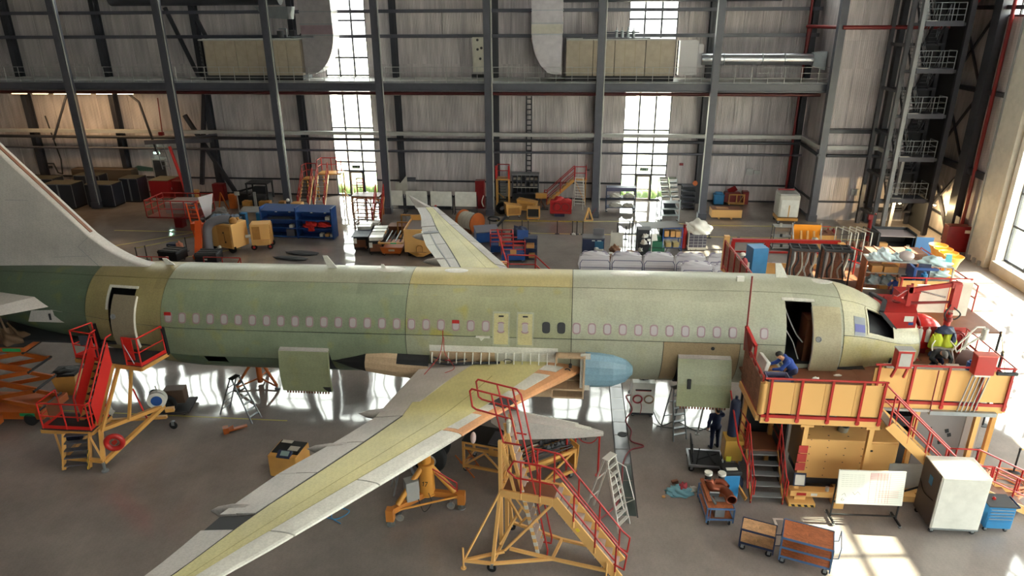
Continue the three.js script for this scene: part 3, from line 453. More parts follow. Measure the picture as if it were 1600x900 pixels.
// belly fairing: aft cone in black and sand, exposed ribs along the wing root, blue forward fairing
const FY = [[-8.75, 2.95, 0.02, 1.72], [-8.0, 2.95, 0.4, 2.0], [-7.33, 2.98, 0.72, 2.16], [-6.6, 2.95, 0.86, 2.24], [-6.0, 2.9, 0.9, 2.26], [-5.0, 2.86, 0.9, 2.26], [-4.6, 2.86, 0.9, 2.24]];
function coneAt(X) { let i = 0; while (i < FY.length - 2 && FY[i + 1][0] < X) i++; const a = FY[i], b = FY[i + 1], t = (X - a[0]) / (b[0] - a[0]); return a.map((v, k) => v + (b[k] - v) * t); }
function coneStrip(x0, x1, v0, v1) {                       // v: 0 upper edge, 1 lower edge
  const nx = 6, nv = 6, pos = [], f = (i, j) => { const c = coneAt(x0 + ((x1 - x0) * i) / nx), v = v0 + ((v1 - v0) * j) / nv, a = D(-8 + 125 * v); return V(c[0], c[1] + 0.1 + c[2] * Math.cos(a) * 0.75, 1.3 + (c[3] - 1.3) * Math.sin(Math.max(0.5, a))); };
  for (let i = 0; i < nx; i++) for (let j = 0; j < nv; j++) [f(i, j), f(i, j + 1), f(i + 1, j + 1), f(i, j), f(i + 1, j + 1), f(i + 1, j)].forEach((p) => pos.push(p.x, p.y, p.z));
  const g = new THREE.BufferGeometry(); g.setAttribute('position', new THREE.Float32BufferAttribute(pos, 3)); g.computeVertexNormals(); return g;
}
const fairing = new THREE.Group(); fairing.name = numbered('belly_fairing'); plane.add(fairing);
P(fairing, 'fairing_panel', coneStrip(-8.75, -7.33, 0, 1), M.black, 'black tail end of the belly fairing');
P(fairing, 'fairing_panel', coneStrip(-7.33, -6.15, 0, 1), PR.sand, 'sand coloured belly fairing panel');
P(fairing, 'fairing_panel', coneStrip(-6.15, -4.98, 0, 0.62), M.black, 'black belly fairing panel');
P(fairing, 'fairing_panel', coneStrip(-6.15, -4.98, 0.62, 1), PR.sand, 'sand coloured lower fairing strip');
P(fairing, 'fairing_keel', [hull([[-8.7, 2.6, 0], [-4.5, 1.7, 1.6], [-4.5, 1.7, -1.6], [0.6, 1.75, 1.5], [0.6, 1.75, -1.5], [-4.5, 2.6, 1.9], [0.6, 2.6, 1.7], [-4.5, 2.6, -1.9], [0.6, 2.6, -1.7]])], PR.sand);
for (let i = 0; i < 16; i++) { const X = -4.85 + i * 0.295; P(fairing, 'rib', [bar([X, 3.66 + i * 0.008, 1.98], [X, 3.32, 2.16], 0.035, 0.08)], PR.white); }
P(fairing, 'root_skin', hullPatch(-4.95, -2.6, 100, 116, 0.015, 0.02), PR.sand); P(fairing, 'root_skin', hullPatch(-2.6, -0.35, 100, 116, 0.015, 0.02), PR.white);
P(fairing, 'rib_beam', [hullPatch(-4.95, -0.35, 93, 100, 0.006, 0.01)], PR.white);
P(fairing, 'cable_bundle', [hose([[-4.9, 3.32, 2.1], [-4.2, 3.3, 2.16], [-3.2, 3.36, 2.12], [-2.4, 3.4, 2.1]], 0.05, 40), hose([[-4.8, 3.5, 2.05], [-4.4, 3.4, 2.1], [-3.6, 3.46, 2.06]], 0.03), TO(0.14, 0.012, -2.1, 3.5, 2.16, 0.6)], M.charcoal);
{ // bay ahead of the wing root
  P(fairing, 'root_bay', [BB(-0.4, 3.75, 1.9, 0.62, 3.82, 2.3), BB(0.56, 2.5, 1.6, 0.62, 3.84, 2.34), BB(-0.5, 2.5, 1.2, 0.6, 2.56, 2.34), BB(-0.42, 3.55, 1.95, -0.36, 3.82, 2.34)], PR.sand);
  P(fairing, 'bay_floor', [BB(-0.55, 2.18, 1.3, 0.6, 2.24, 2.34), BB(-0.55, 2.2, 2.3, -0.5, 2.54, 2.36), BB(0.55, 2.2, 2.3, 0.6, 2.54, 2.36)], PR.sand);
  P(fairing, 'hydraulic_fitting', [TO(0.1, 0.02, 0.0, 3.2, 2.2), rod([-0.2, 3.25, 2.1], [0.25, 3.05, 2.2], 0.025), CY(0.06, 0.16, 0.1, 3.4, 2.15, 10, 0.6)], M.charcoal);
  const nose = []; const P0 = [[0.62, 3.9, 2.5, 2.36], [1.1, 3.88, 2.5, 2.36], [1.6, 3.8, 2.55, 2.32], [2.05, 3.62, 2.72, 2.2], [2.3, 3.32, 3.0, 2.02]];
  const nv = 8, pos = [], f = (i, j) => { const [x, t, b, z] = P0[i], a = Math.PI * (j / nv); return V(x, (t + b) / 2 + ((t - b) / 2) * Math.cos(a), 1.75 + (z - 1.75) * Math.sin(Math.max(0.05, Math.min(Math.PI - 0.05, a))) ** 0.6); };
  for (let i = 0; i < 4; i++) for (let j = 0; j < nv; j++) [f(i, j), f(i, j + 1), f(i + 1, j + 1), f(i, j), f(i + 1, j + 1), f(i + 1, j)].forEach((p) => pos.push(p.x, p.y, p.z));
  const g = new THREE.BufferGeometry(); g.setAttribute('position', new THREE.Float32BufferAttribute(pos, 3)); g.computeVertexNormals();
  P(fairing, 'fairing_panel', g, PR.blue, 'pale blue forward fairing panel');
  P(fairing, 'fairing_edge', [bar([0.62, 2.48, 2.2], [0.62, 3.92, 2.2], 0.05, 0.35)], PR.white);
}
// engine pylon under the wing, main wheels
{
  const g = hull([[-2.4, 2.75, 5.0], [-2.4, 3.2, 5.0], [-2.2, 2.6, 4.65], [-1.6, 3.05, 4.72], [-1.5, 2.35, 4.7], [-1.5, 2.35, 5.3], [-1.6, 3.05, 5.28], [0.3, 2.75, 4.8], [0.3, 2.75, 5.15], [0.3, 2.4, 4.8], [0.3, 2.4, 5.15], [1.2, 2.55, 4.9], [1.2, 2.55, 5.05], [1.2, 2.4, 4.95]]);
  const p = P(plane, 'engine_pylon', g, PR.grey);
  P(p, 'pylon_fillet', [bar([-1.5, 3.02, 4.72], [0.4, 2.72, 4.82], 0.02, 0.08), bar([0.3, 2.74, 4.95], [0.8, 2.64, 4.95], 0.16, 0.05)], PR.white);
  P(p, 'mount_bolts', Array.from({ length: 12 }, (_, i) => CY(0.02, 0.05, -0.9 + i * 0.14, 2.36, 5.1, 6)), M.charcoal);
  for (const side of [1, -1]) {
    const leg = new THREE.Group(); leg.name = numbered('landing_gear'); plane.add(leg);
    P(leg, 'gear_strut', [CY(0.14, 2.1, -4.65, 1.75, 3.6 * side), rod([-4.65, 1.2, 3.6 * side], [-4.1, 2.4, 2.2 * side], 0.07)], M.greyLight);
    for (const dz of [-0.44, 0.44]) { const z = 3.6 * side + dz, w = P(leg, 'wheel', [place(lathe([[0.25, -0.19], [0.5, -0.2], [0.585, -0.1], [0.585, 0.1], [0.5, 0.2], [0.25, 0.19]], 28), -4.68, 0.6, z, Math.PI / 2)], M.rubber); P(w, 'hub', [place(lathe([[0.001, -0.16], [0.1, -0.17], [0.12, -0.1], [0.26, -0.17], [0.27, 0.17], [0.12, 0.1], [0.1, 0.17], [0.001, 0.16]], 24), -4.68, 0.6, z, Math.PI / 2), Array.from({ length: 10 }, (_, i) => CY(0.025, 0.03, -4.68 + 0.19 * Math.cos(i * 0.628), 0.6 + 0.19 * Math.sin(i * 0.628), z + 0.13, 6, Math.PI / 2))], std('#c5c0bd', 0.4)); }
  }
  const ng = new THREE.Group(); ng.name = numbered('landing_gear'); plane.add(ng);
  P(ng, 'gear_strut', [CY(0.1, 2, 8, 1.2, 0)], M.greyLight);
  for (const dz of [-0.25, 0.25]) P(ng, 'wheel', place(lathe([[0.1, -0.1], [0.3, -0.11], [0.38, -0.05], [0.38, 0.05], [0.3, 0.11], [0.1, 0.1]], 24), 8, 0.385, dz, Math.PI / 2), M.rubber);
}
// ================================================================ shared builders
function castor(t, x, z, r = 0.07, y0 = 0, mat = M.rubber) {
  const c = P(t, 'castor', [BB(x - 0.02 - r * 0.4, y0 + r, z - 0.045, x + 0.03, y0 + r * 2.15, z - 0.03), BB(x - 0.02 - r * 0.4, y0 + r, z + 0.03, x + 0.03, y0 + r * 2.15, z + 0.045), BB(x - 0.05, y0 + r * 2.1, z - 0.05, x + 0.05, y0 + r * 2.25, z + 0.05)], M.galv);
  P(c, 'wheel', [CY(r, 0.045, x - r * 0.2, y0 + r, z, 16, Math.PI / 2)], mat);
}
const castors = (t, x0, x1, z0, z1, r, y0, mat) => { for (const x of [x0, x1]) for (const z of [z0, z1]) castor(t, x, z, r, y0, mat); };
function guardWall(t, a, b, yd, h, n, o = {}) {           // solid guard of sheet panels with posts, top rail and toe band
  const A = V(a[0], 0, a[1]), Bq = V(b[0], 0, b[1]), u = Bq.clone().sub(A), L = u.length(); u.normalize(); const ry = Math.atan2(-u.z, u.x), nx = V(-u.z, 0, u.x).multiplyScalar(o.out || 1);
  const at = (s, off, y) => V(A.x + u.x * s + nx.x * off, y, A.z + u.z * s + nx.z * off), pm = o.mat || M.amber, rm = o.rail || M.red;
  for (let i = 0; i < n; i++) { const c = at((i + 0.5) * L / n, 0, yd + h / 2 + 0.06); P(t, 'panel', B(L / n - 0.012, h - 0.12, 0.03, c.x, c.y, c.z, 0, ry), pm); }
  for (let i = 0; i <= n; i++) { const s = Math.min(L - 0.08, Math.max(0.08, (i + (o.shift || 0)) * L / n)), c = at(s, 0.05, yd + h / 2 - 0.02); P(t, 'post', [B(0.07, h + 0.28, 0.06, c.x, c.y, c.z, 0, ry), B(0.12, 0.1, 0.08, c.x, yd - 0.08, c.z, 0, ry)], rm); }
  P(t, 'top_rail', [rod(at(0, 0.02, yd + h + 0.13), at(L, 0.02, yd + h + 0.13), 0.035, 10)], rm);
  P(t, 'toe_band', [bar(at(0, 0.03, yd + 0.03), at(L, 0.03, yd + 0.03), 0.05, 0.1)], rm);
  if (!o.nobeam) P(t, 'edge_beam', [bar(at(0, 0, yd - 0.12), at(L, 0, yd - 0.12), 0.1, 0.2)], o.beam || M.amber);
}
function openGuard(t, pts, h, o = {}) {                    // tubular guard through floor points [x, y, z]
  const m = o.mat || M.red, r = o.r || 0.022, up = (p, k) => V(p[0], p[1] + k, p[2]);
  P(t, 'top_rail', pipe(pts.map((p) => up(p, h)), r), m);
  for (const k of o.mids || [0.5]) P(t, 'mid_rail', pipe(pts.map((p) => up(p, h * k)), r * 0.85), m);
  for (let i = 0; i + 1 < pts.length; i++) { const a = vec(pts[i]), b = vec(pts[i + 1]), n = Math.max(1, Math.round(a.distanceTo(b) / (o.step || 1.1))); for (let j = i ? 1 : 0; j <= n; j++) { const p = a.clone().lerp(b, j / n); P(t, 'post', rod(p, p.clone().add(V(0, h, 0)), r), m); } }
  if (o.toe) P(t, 'toe_board', pts.slice(1).map((p, i) => bar(up(pts[i], 0.07), up(p, 0.07), 0.02, 0.13)), o.toe);
}
function flight(t, b, u, w, n, o = {}) {                   // straight stair from bottom b to top u, width w; rails on both sides
  b = vec(b); u = vec(u); const d = u.clone().sub(b), run = V(d.x, 0, d.z), ry = Math.atan2(-run.z, run.x), s = V(-run.z, 0, run.x).normalize();
  const sm = o.mat || M.yellow, off = (p, k, y = 0) => p.clone().addScaledVector(s, k).add(V(0, y, 0));
  for (const k of [-w / 2, w / 2]) P(t, 'stringer', bar(off(b, k, 0.02), off(u, k, -0.02), o.sw || 0.05, o.sh || 0.24), sm);
  for (let i = 0; i < n; i++) { const p = b.clone().lerp(u, (i + 0.7) / n); P(t, 'tread', [B(o.td || 0.25, 0.035, w - 0.06, p.x, p.y, p.z, 0, ry), o.riser ? B(0.02, (d.y / n) * 0.8, w - 0.06, p.x + run.clone().normalize().x * 0.12, p.y - (d.y / n) * 0.4, p.z + run.clone().normalize().z * 0.12, 0, ry) : null], o.tread || M.galv); }
  if (o.rails !== 0) for (const k of o.sides || [-w / 2, w / 2]) {
    const h = o.h || 1.0, lo = off(b, k, h), hi = off(u, k, h), m = o.railMat || M.red, dn = d.clone().normalize();
    P(t, 'handrail', pipe([off(b, k, h * 0.45).addScaledVector(run.clone().normalize(), -0.22), lo.clone().addScaledVector(run.clone().normalize(), -0.22), lo, hi], o.r || 0.024), m);
    P(t, 'mid_rail', rod(off(b, k, h * 0.5), off(u, k, h * 0.5), (o.r || 0.024) * 0.85), m);
    const np = o.posts || Math.max(2, Math.round(d.length() / 1.2)); for (let j = 0; j <= np; j++) { const p = b.clone().lerp(u, j / np); P(t, 'post', rod(off(p, k, -0.05), off(p, k, h), o.r || 0.024), m); }
  }
}
function stepladder(label, pos, turn, h, w, spread, mat, o = {}) {   // A-frame ladder astride its own y axis; treads face +x
  const t = T('step_ladder', label, 'ladder', pos, turn), half = spread / 2, n = Math.round(h / 0.26), m = mat || M.alu;
  for (const z of [-1, 1]) { P(t, 'stile', bar([half, 0, (z * w) / 2], [0.05, h, z * w * 0.36], 0.03, 0.07), m); P(t, 'rear_leg', bar([-half, 0, (z * w) / 2], [-0.05, h, z * w * 0.36], 0.03, 0.05), m); }
  for (let i = 1; i < n; i++) { const k = i / n, ww = w * (1 - 0.28 * k) - 0.03; P(t, 'tread', B(0.1, 0.025, ww, half * (1 - k) + 0.05 * k, h * k, 0), m); }
  for (const k of o.both ? [0.15, 0.35, 0.55, 0.75] : [0.3, 0.65]) P(t, 'brace', B(0.03, 0.03, w * (1 - 0.28 * k), -half * (1 - k) - 0.05 * k, h * k, 0), m);
  P(t, 'top_step', RB(0.24, 0.04, w * 0.8, 0, h + 0.01, 0, 0.01), o.top || m);
  if (o.loop) for (const z of [-1, 1]) P(t, 'hand_loop', pipe([[half * 0.72, h * 0.3, z * w * 0.47], [half * 0.72 + 0.3, h * 0.42, z * w * 0.5], [0.42, h * 0.86, z * w * 0.5], [0.1, h * 0.9, z * w * 0.4]], 0.016), m);
  return t;
}
function trolley(label, pos, turn, L, W, hs, frame, board, o = {}) { // shelf trolley: frame of tube, boards, push bow
  const t = T('shelf_trolley', label, 'trolley', pos, turn, o.group), top = hs[hs.length - 1], x = L / 2, z = W / 2;
  for (const a of [-1, 1]) for (const b of [-1, 1]) P(t, 'leg', BB(a * x - 0.02, 0.16, b * z - 0.02, a * x + 0.02, top + 0.02, b * z + 0.02), frame);
  for (const h of hs) { const s = P(t, 'shelf', RB(L - 0.02, 0.03, W - 0.02, 0, h, 0, 0.008), board); P(s, 'shelf_rim', [BB(-x, h - 0.03, -z - 0.015, x, h + 0.03, -z + 0.01), BB(-x, h - 0.03, z - 0.01, x, h + 0.03, z + 0.015), BB(-x - 0.012, h - 0.03, -z, -x + 0.01, h + 0.03, z), BB(x - 0.01, h - 0.03, -z, x + 0.012, h + 0.03, z)], frame); }
  P(t, 'push_handle', pipe([[x, top - 0.3, -z * 0.9], [x + 0.16, top - 0.25, -z * 0.9], [x + 0.18, top + 0.12, -z * 0.9], [x + 0.18, top + 0.12, z * 0.9], [x + 0.16, top - 0.25, z * 0.9], [x, top - 0.3, z * 0.9]], 0.014), frame);
  castors(t, -x + 0.1, x - 0.1, -z + 0.08, z - 0.08, 0.09); return t;
}
function crumple(w, h, d, s = 0.3, n = 10) {               // a crumpled heap of cloth or film
  const g = new THREE.SphereGeometry(1, n + 6, n), p = g.attributes.position, k = rr(0, 50);
  for (let i = 0; i < p.count; i++) { const x = p.getX(i), y = p.getY(i), z = p.getZ(i), q = 1 + s * (Math.sin(x * 5.1 + k) * Math.cos(z * 6.3 + k * 2) + 0.6 * Math.sin(y * 9 + x * 7 + k)); p.setXYZ(i, x * q * w / 2, Math.max(-0.1, y * q) * h, z * q * d / 2); }
  g.computeVertexNormals(); return g;
}
function cableDrumCoil(R, r, n, x, y, z) { return Array.from({ length: n }, (_, i) => TO(R + (i % 2) * 0.01, r, x, y + i * r * 0.9, z, Math.PI / 2)); }
function stanchion(pos, label, group) { const t = T('barrier_post', label, 'barrier post', pos, 0, group); P(t, 'base', lathe([[0.001, 0.035], [0.06, 0.035], [0.17, 0.015], [0.175, 0], [0.001, 0]], 16), M.black); P(t, 'pole', CY(0.032, 0.9, 0, 0.47, 0, 10), M.black); P(t, 'belt_head', CY(0.04, 0.09, 0, 0.93, 0, 10), M.charcoal); return t; }

// ================================================================ nose dock: decks round the nose
const DK = 3.15, DS = 3.5;
{
  const t = T('docking_platform', 'yellow panelled work platform beside the forward cabin door with red posts', 'platform', [0, 0, 0]);
  P(t, 'deck', poly([[5.95, -1.95], [9.75, -1.9], [9.75, -4.56], [6.05, -4.56]], 0.06).rotateX(-Math.PI / 2).translate(0, DS - 0.06, 0), M.brown);
  guardWall(t, [6.08, 4.58], [9.72, 4.58], DK, 1.22, 4, { shift: 0.22 });
  guardWall(t, [5.98, 2.3], [6.02, 4.5], DK, 1.24, 4, { mat: M.brownPly, out: -1 });
  P(t, 'corner_panel', [CY(0.12, 1.1, 6.1, 3.76, 4.5, 10)], M.amber);
  P(t, 'gate_post', [bar([5.98, 4.3, 2.25], [5.95, 5.15, 2.2], 0.08), bar([5.95, 5.15, 2.2], [6.15, 4.75, 2.9], 0.1), bar([6.15, 4.75, 2.9], [6.12, 3.6, 3.0], 0.08)], M.red);
  P(t, 'gate_plate', [quad8([5.97, 4.4, 2.25], [6.0, 4.4, 2.9], [6.08, 4.85, 2.85], [5.96, 5.1, 2.25], 0.03)], M.redDark);
  for (const [x, z] of [[7.56, 4.5], [9.55, 4.5]]) { const c = P(t, 'column', [BB(x - 0.07, 0.42, z - 0.07, x + 0.07, 2.86, z + 0.07)], M.amber); P(c, 'column_head', BB(x - 0.2, 2.82, z - 0.1, x + 0.2, 2.9, z + 0.1), M.amber); P(c, 'column_foot', BB(x - 0.14, 0.38, z - 0.12, x + 0.14, 0.44, z + 0.12), M.amber); }
  for (const [x, z] of [[6.05, 2.9], [7.1, 2.6]]) P(t, 'column', BB(x - 0.07, 0, z - 0.07, x + 0.07, 2.9, z + 0.07), M.yellowDark);
  P(t, 'base_beam', [BB(7.35, 0.26, 4.4, 11.3, 0.46, 4.7)], M.amber);
  P(t, 'base_plate', [BB(7.28, 0, 4.15, 8.12, 0.14, 4.9), BB(7.5, 0.14, 4.35, 7.85, 0.28, 4.7), BB(8.7, 0, 4.5, 9.0, 0.4, 4.9)], M.amber);
  const hz = tex(64, 16, (u, v) => ((u * 4 + v * 0.5) % 1 < 0.5 ? [28, 26, 24] : [216, 170, 74]));
  const st = BB(7.29, 0.01, 4.9, 8.11, 0.09, 4.906); const q = new THREE.MeshStandardMaterial({ map: hz, roughness: 0.5 }); q.map.repeat.set(1.25, 6);
  P(t, 'hazard_stripe', st, q, 'black and yellow striped edge');
  P(t, 'sign_plate', [BB(7.55, 0.31, 4.71, 7.85, 0.41, 4.715)], M.red); P(t, 'sticker', BB(8.0, 0.31, 4.71, 8.2, 0.41, 4.715), M.white);
  for (const [a, b, c] of [[2.75, 2.48, 0], [2.44, 2.14, 0], [2.1, 1.82, 0]]) P(t, 'red_notice', BB(7.42 - (2.75 - a) * 0.03, b - 0.62, 4.58, 7.7, a - 0.62, 4.6), M.red);
  P(t, 'notice_frame', [B(0.38, 0.46, 0.03, 7.6, 0.86, 4.62, -0.15)], M.navy); P(t, 'notice_sheet', [B(0.3, 0.36, 0.01, 7.6, 0.86, 4.645, -0.15)], M.white);
  P(t, 'under_lamp', [BB(6.3, 2.75, 4.0, 6.6, 2.82, 4.2)], M.galv);
}
{
  const t = T('docking_platform', 'right-hand yellow work platform in front of the nose with red railings and grey conduit', 'platform', [0, 0, 0]);
  P(t, 'deck', [poly([[9.76, -1.88], [10.4, -1.6], [11, -1.45], [12.45, -1.0], [14.05, -1.0], [14.05, -3.36], [9.76, -3.36]], 0.06).rotateX(-Math.PI / 2).translate(0, DS - 0.06, 0), BB(12.45, DS - 0.06, -2.2, 14.05, DS, 1.0)], M.brown);
  guardWall(t, [9.8, 3.38], [14.05, 3.38], DK, 1.22, 4, { shift: 0.12 });
  guardWall(t, [14.05, 0.4], [14.05, 3.34], DK, 0.75, 3, { mat: M.brown, out: -1 });
  openGuard(t, [[14.05, DK + 0.6, 0.4], [14.05, DK + 0.6, 3.34]], 0.75, { step: 0.8, mids: [] });
  guardWall(t, [12.45, 0.3], [14.05, 0.3], DK, 1.15, 2, { mat: M.yellowDark, out: 1 });
  P(t, 'cable_tray', [BB(11.7, 2.82, 3.32, 13.75, 2.96, 3.55)], M.galv); P(t, 'cable_tray', BB(9.9, 2.9, 3.45, 11.7, 2.98, 3.52), M.greyLight);
  for (const [x, z, m] of [[11.5, 3.2, M.amber], [13.4, 3.2, M.amber], [13.9, 3.2, M.yellow], [13.9, -2.0, M.yellow], [9.9, 2.2, M.yellow]]) { const c = P(t, 'column', BB(x - 0.07, 0, z - 0.07, x + 0.07, 2.9, z + 0.07), m); P(c, 'column_head', BB(x - 0.16, 2.82, z - 0.1, x + 0.16, 2.94, z + 0.1), m); }
  for (let i = 0; i < 5; i++) P(t, 'conduit', rod([12.55 + i * 0.13, 2.9, 3.46], [12.72 + i * 0.13, 4.3, 3.5], 0.022), M.greyLight);
  P(t, 'conduit', pipe([[11.7, 4.4, 3.48], [11.72, 3.0, 3.48], [11.85, 2.9, 3.5]], 0.02), M.redDark);
}
{
  const t = T('docking_platform', 'far side work platform behind the nose with heavy red square guard rails', 'platform', [0, 0, 0]);
  P(t, 'deck', [BB(7.6, DK - 0.06, -9.7, 9.25, DK, -2.4), BB(10.3, DK - 0.06, -9.7, 17, DK, -2.4)], M.brown);
  P(t, 'edge_beam', [BB(7.6, 2.85, -9.8, 17, 3.09, -9.6)], M.amber);
  for (const x of [8.0, 9.67, 11.35, 13.0]) P(t, 'post', BB(x - 0.09, DK, -9.68, x + 0.09, DK + 1.3, -9.56), M.red);
  P(t, 'top_rail', BB(7.95, 4.4, -9.7, 13.1, 4.56, -9.54), M.red); P(t, 'mid_rail', BB(7.95, 3.85, -9.66, 13.1, 3.94, -9.58), M.red); P(t, 'toe_board', BB(7.95, DK, -9.66, 13.1, DK + 0.16, -9.6), M.red);
  P(t, 'brace', [bar([9.2, 3.95, -9.6], [9.6, 4.4, -9.6], 0.07), bar([13.0, 3.95, -9.6], [12.6, 4.4, -9.6], 0.07)], M.red);
  P(t, 'corner_post', [BB(7.55, 2.9, -9.75, 7.8, 4.7, -9.5), BB(12.95, DK, -9.6, 13.25, 4.5, -9.3)], M.amber);
  guardWall(t, [7.62, -9.5], [7.85, -4.6], DK, 1.2, 5, { mat: M.brownPly, out: 1 });
  for (const x of [8.2, 9.7, 11.2]) P(t, 'inner_panel', BB(x, 2.2, -9.5, x + 1.46, 3.38, -9.46), M.amber);
  openGuard(t, [[13.1, DK, -9.6], [14.1, DK, -7.9], [14.3, DK, -6.4]], 1.25, { r: 0.035 });
  P(t, 'pallet_post', [BB(14.0, DK, -7.0, 14.35, DK + 1.35, -6.7), BB(14.35, DK + 1.15, -7.0, 14.7, DK + 1.35, -6.7)], M.yellow);
  guardWall(t, [13.7, -4.4], [16.6, -4.4], DK, 1.35, 3, { shift: 0.1 });
  openGuard(t, [[16.9, DK, -9.6], [16.95, DK, -4.5]], 1.15, { r: 0.03 });
}
// stairs of the dock
{
  const t = T('access_stair', 'yellow stair with red tube handrails descending from the dock behind the white cabinet', 'stairs', [0, 0, 0]);
  flight(t, [12.45, 0.75, 4.25], [9.95, 3.1, 4.25], 0.9, 10, { sh: 0.3, h: 1.0, posts: 4, mat: M.amber, r: 0.028 });
  P(t, 'landing', BB(12.4, 0.68, 3.75, 13.35, 0.75, 4.75), M.charcoal); P(t, 'landing_beam', [BB(12.4, 0.55, 4.7, 13.35, 0.7, 4.78), BB(12.45, 0, 4.65, 12.55, 0.6, 4.75)], M.amber);
  openGuard(t, [[12.45, 0.75, 3.8], [13.35, 0.75, 3.8]], 1.0, { r: 0.028 });
  openGuard(t, [[12.45, 0.75, 4.72], [13.3, 0.75, 4.72]], 1.0, { r: 0.028 });
  flight(t, [14.9, 0.02, 4.25], [13.35, 0.75, 4.25], 0.95, 4, { sh: 0.25, h: 1.0, posts: 2, mat: M.amber, r: 0.028, tread: M.brown });
}
{
  const t = T('access_stair', 'low grey-tread stair with red railings leading under the dock next to the trolley', 'stairs', [0, 0, 0]);
  flight(t, [6.6, 0.05, 4.82], [6.6, 1.25, 3.6], 1.02, 5, { riser: 1, sw: 0.04, sh: 0.14, tread: std('#8f9192', 0.4, 0.4, { map: wearTex }), mat: M.yellowDark, h: 1.0, posts: 3, r: 0.022 });
  P(t, 'landing', [BB(6.0, 1.15, 2.5, 7.15, 1.25, 3.6)], M.brown);
  openGuard(t, [[6.05, 1.25, 3.55], [5.95, 1.25, 2.5]], 1.0, { mids: [0.35, 0.68] }); openGuard(t, [[7.15, 1.25, 3.55], [7.15, 1.25, 2.6]], 1.0, { mids: [0.35, 0.68] });
  P(t, 'hanging_rail', pipe([[5.6, 2.9, 2.6], [5.7, 1.7, 4.0], [5.95, 1.2, 4.4], [6.0, 0.4, 4.6]], 0.03), M.red);
  P(t, 'side_plate', [bar([5.45, 0.75, 4.2], [5.85, 0.35, 5.1], 0.06, 0.16)], M.yellowDark);
}
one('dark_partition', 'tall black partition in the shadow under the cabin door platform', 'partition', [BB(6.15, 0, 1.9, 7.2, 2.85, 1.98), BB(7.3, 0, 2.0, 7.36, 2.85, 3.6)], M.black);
one('gas_bottle', 'blue gas bottle strapped above a yellow cabinet beside the dock stair', 'gas bottle', [CY(0.17, 1.3, 0, 1.95, 0, 16), SP(0.17, 0, 2.6, 0), CY(0.05, 0.15, 0, 2.8, 0)], M.navy, [5.72, 0.05, 3.0]);
{ const t = T('yellow_cabinet', 'small yellow cabinet under the blue gas bottle beside the dock', 'cabinet', [5.75, 0, 3.1]); P(t, 'body', RB(0.62, 0.8, 0.6, 0, 1.0, 0, 0.02), std('#b28a3a', 0.5)); P(t, 'stand', [BB(-0.28, 0, -0.25, -0.22, 0.62, -0.2), BB(0.22, 0, -0.25, 0.28, 0.62, -0.2), BB(-0.28, 0, 0.2, -0.22, 0.62, 0.25), BB(0.22, 0, 0.2, 0.28, 0.62, 0.25)], M.steel); P(t, 'paper_tag', BB(-0.25, 0.62, 0.36, -0.08, 0.82, 0.37), std('#dfe04a', 0.6)); }
// machine housing under the near deck
{
  const t = T('machine_housing', 'large yellow sheet-metal machine housing under the dock with round exhaust stub', 'machine', [0, 0, 0]);
  P(t, 'body', RB(2.9, 1.5, 1.5, 9.25, 1.32, 3.35, 0.03), M.amber);
  P(t, 'base', BB(7.85, 0.3, 2.65, 10.65, 0.56, 4.0), M.charcoal);
  const d = P(t, 'service_door', RB(0.95, 1.3, 0.03, 10.15, 1.36, 4.11, 0.01), M.amber); P(d, 'door_handle', [BB(9.72, 1.72, 4.12, 9.9, 1.77, 4.16), BB(9.7, 0.7, 4.12, 9.72, 2.0, 4.13)], M.black);
  P(t, 'exhaust_stub', [CY(0.16, 0.34, 9.12, 2.2, 3.55, 18, 0.35)], M.galv); P(t, 'exhaust_mouth', [CY(0.13, 0.02, 9.12, 2.37, 3.62, 18, 0.35)], M.black);
  P(t, 'duct', CY(0.15, 0.9, 8.9, 2.45, 3.0, 18), M.galv);
  P(t, 'screw', Array.from({ length: 22 }, (_, i) => B(0.035, 0.02, 0.012, 7.95 + (i % 4) * 0.55, 0.7 + Math.floor(i / 4) * 0.27, 4.106)), M.charcoal);
  P(t, 'screw', Array.from({ length: 14 }, (_, i) => B(0.05, 0.012, 0.03, 7.95 + (i % 5) * 0.62, 2.073, 2.75 + Math.floor(i / 5) * 0.55)), M.charcoal);
  P(t, 'cup', [CY(0.06, 0.14, 8.52, 0.53, 4.6, 12)], M.white);
}
one('blue_partition', 'blue board standing under the dock behind the yellow machine housing', 'panel', [BB(9.6, 0.3, 2.0, 11.6, 2.75, 2.05)], M.blue);
{ const t = T('control_cabinet', 'tall grey steel cabinet with dark vents under the right dock deck', 'cabinet', [0, 0, 0]); P(t, 'body', RB(2.1, 2.6, 1.0, 12.75, 1.3, 2.4, 0.02), std('#7b7676', 0.5)); P(t, 'vent', [[12.2, 1.9], [12.75, 1.85], [12.85, 1.7], [12.6, 1.4]].map(([x, y]) => B(0.12, 0.14, 0.01, x, y, 2.906, 0, 0, 0.3)), M.black); P(t, 'door', [RB(0.5, 2.4, 0.03, 13.5, 1.35, 2.9, 0.01)], std('#9a9290', 0.5)); }
one('tool_crates', 'pile of dark tool cases in the shadow under the dock stair', 'tool case', [RB(1.0, 0.5, 0.6, 10.9, 2.0, 2.6, 0.03), RB(0.8, 0.4, 0.5, 11.2, 2.45, 2.5, 0.03)].map((g) => g.translate(0, -0.4, 0)).concat(BB(10.3, 0, 2.3, 11.8, 1.35, 2.9)), M.charcoal);
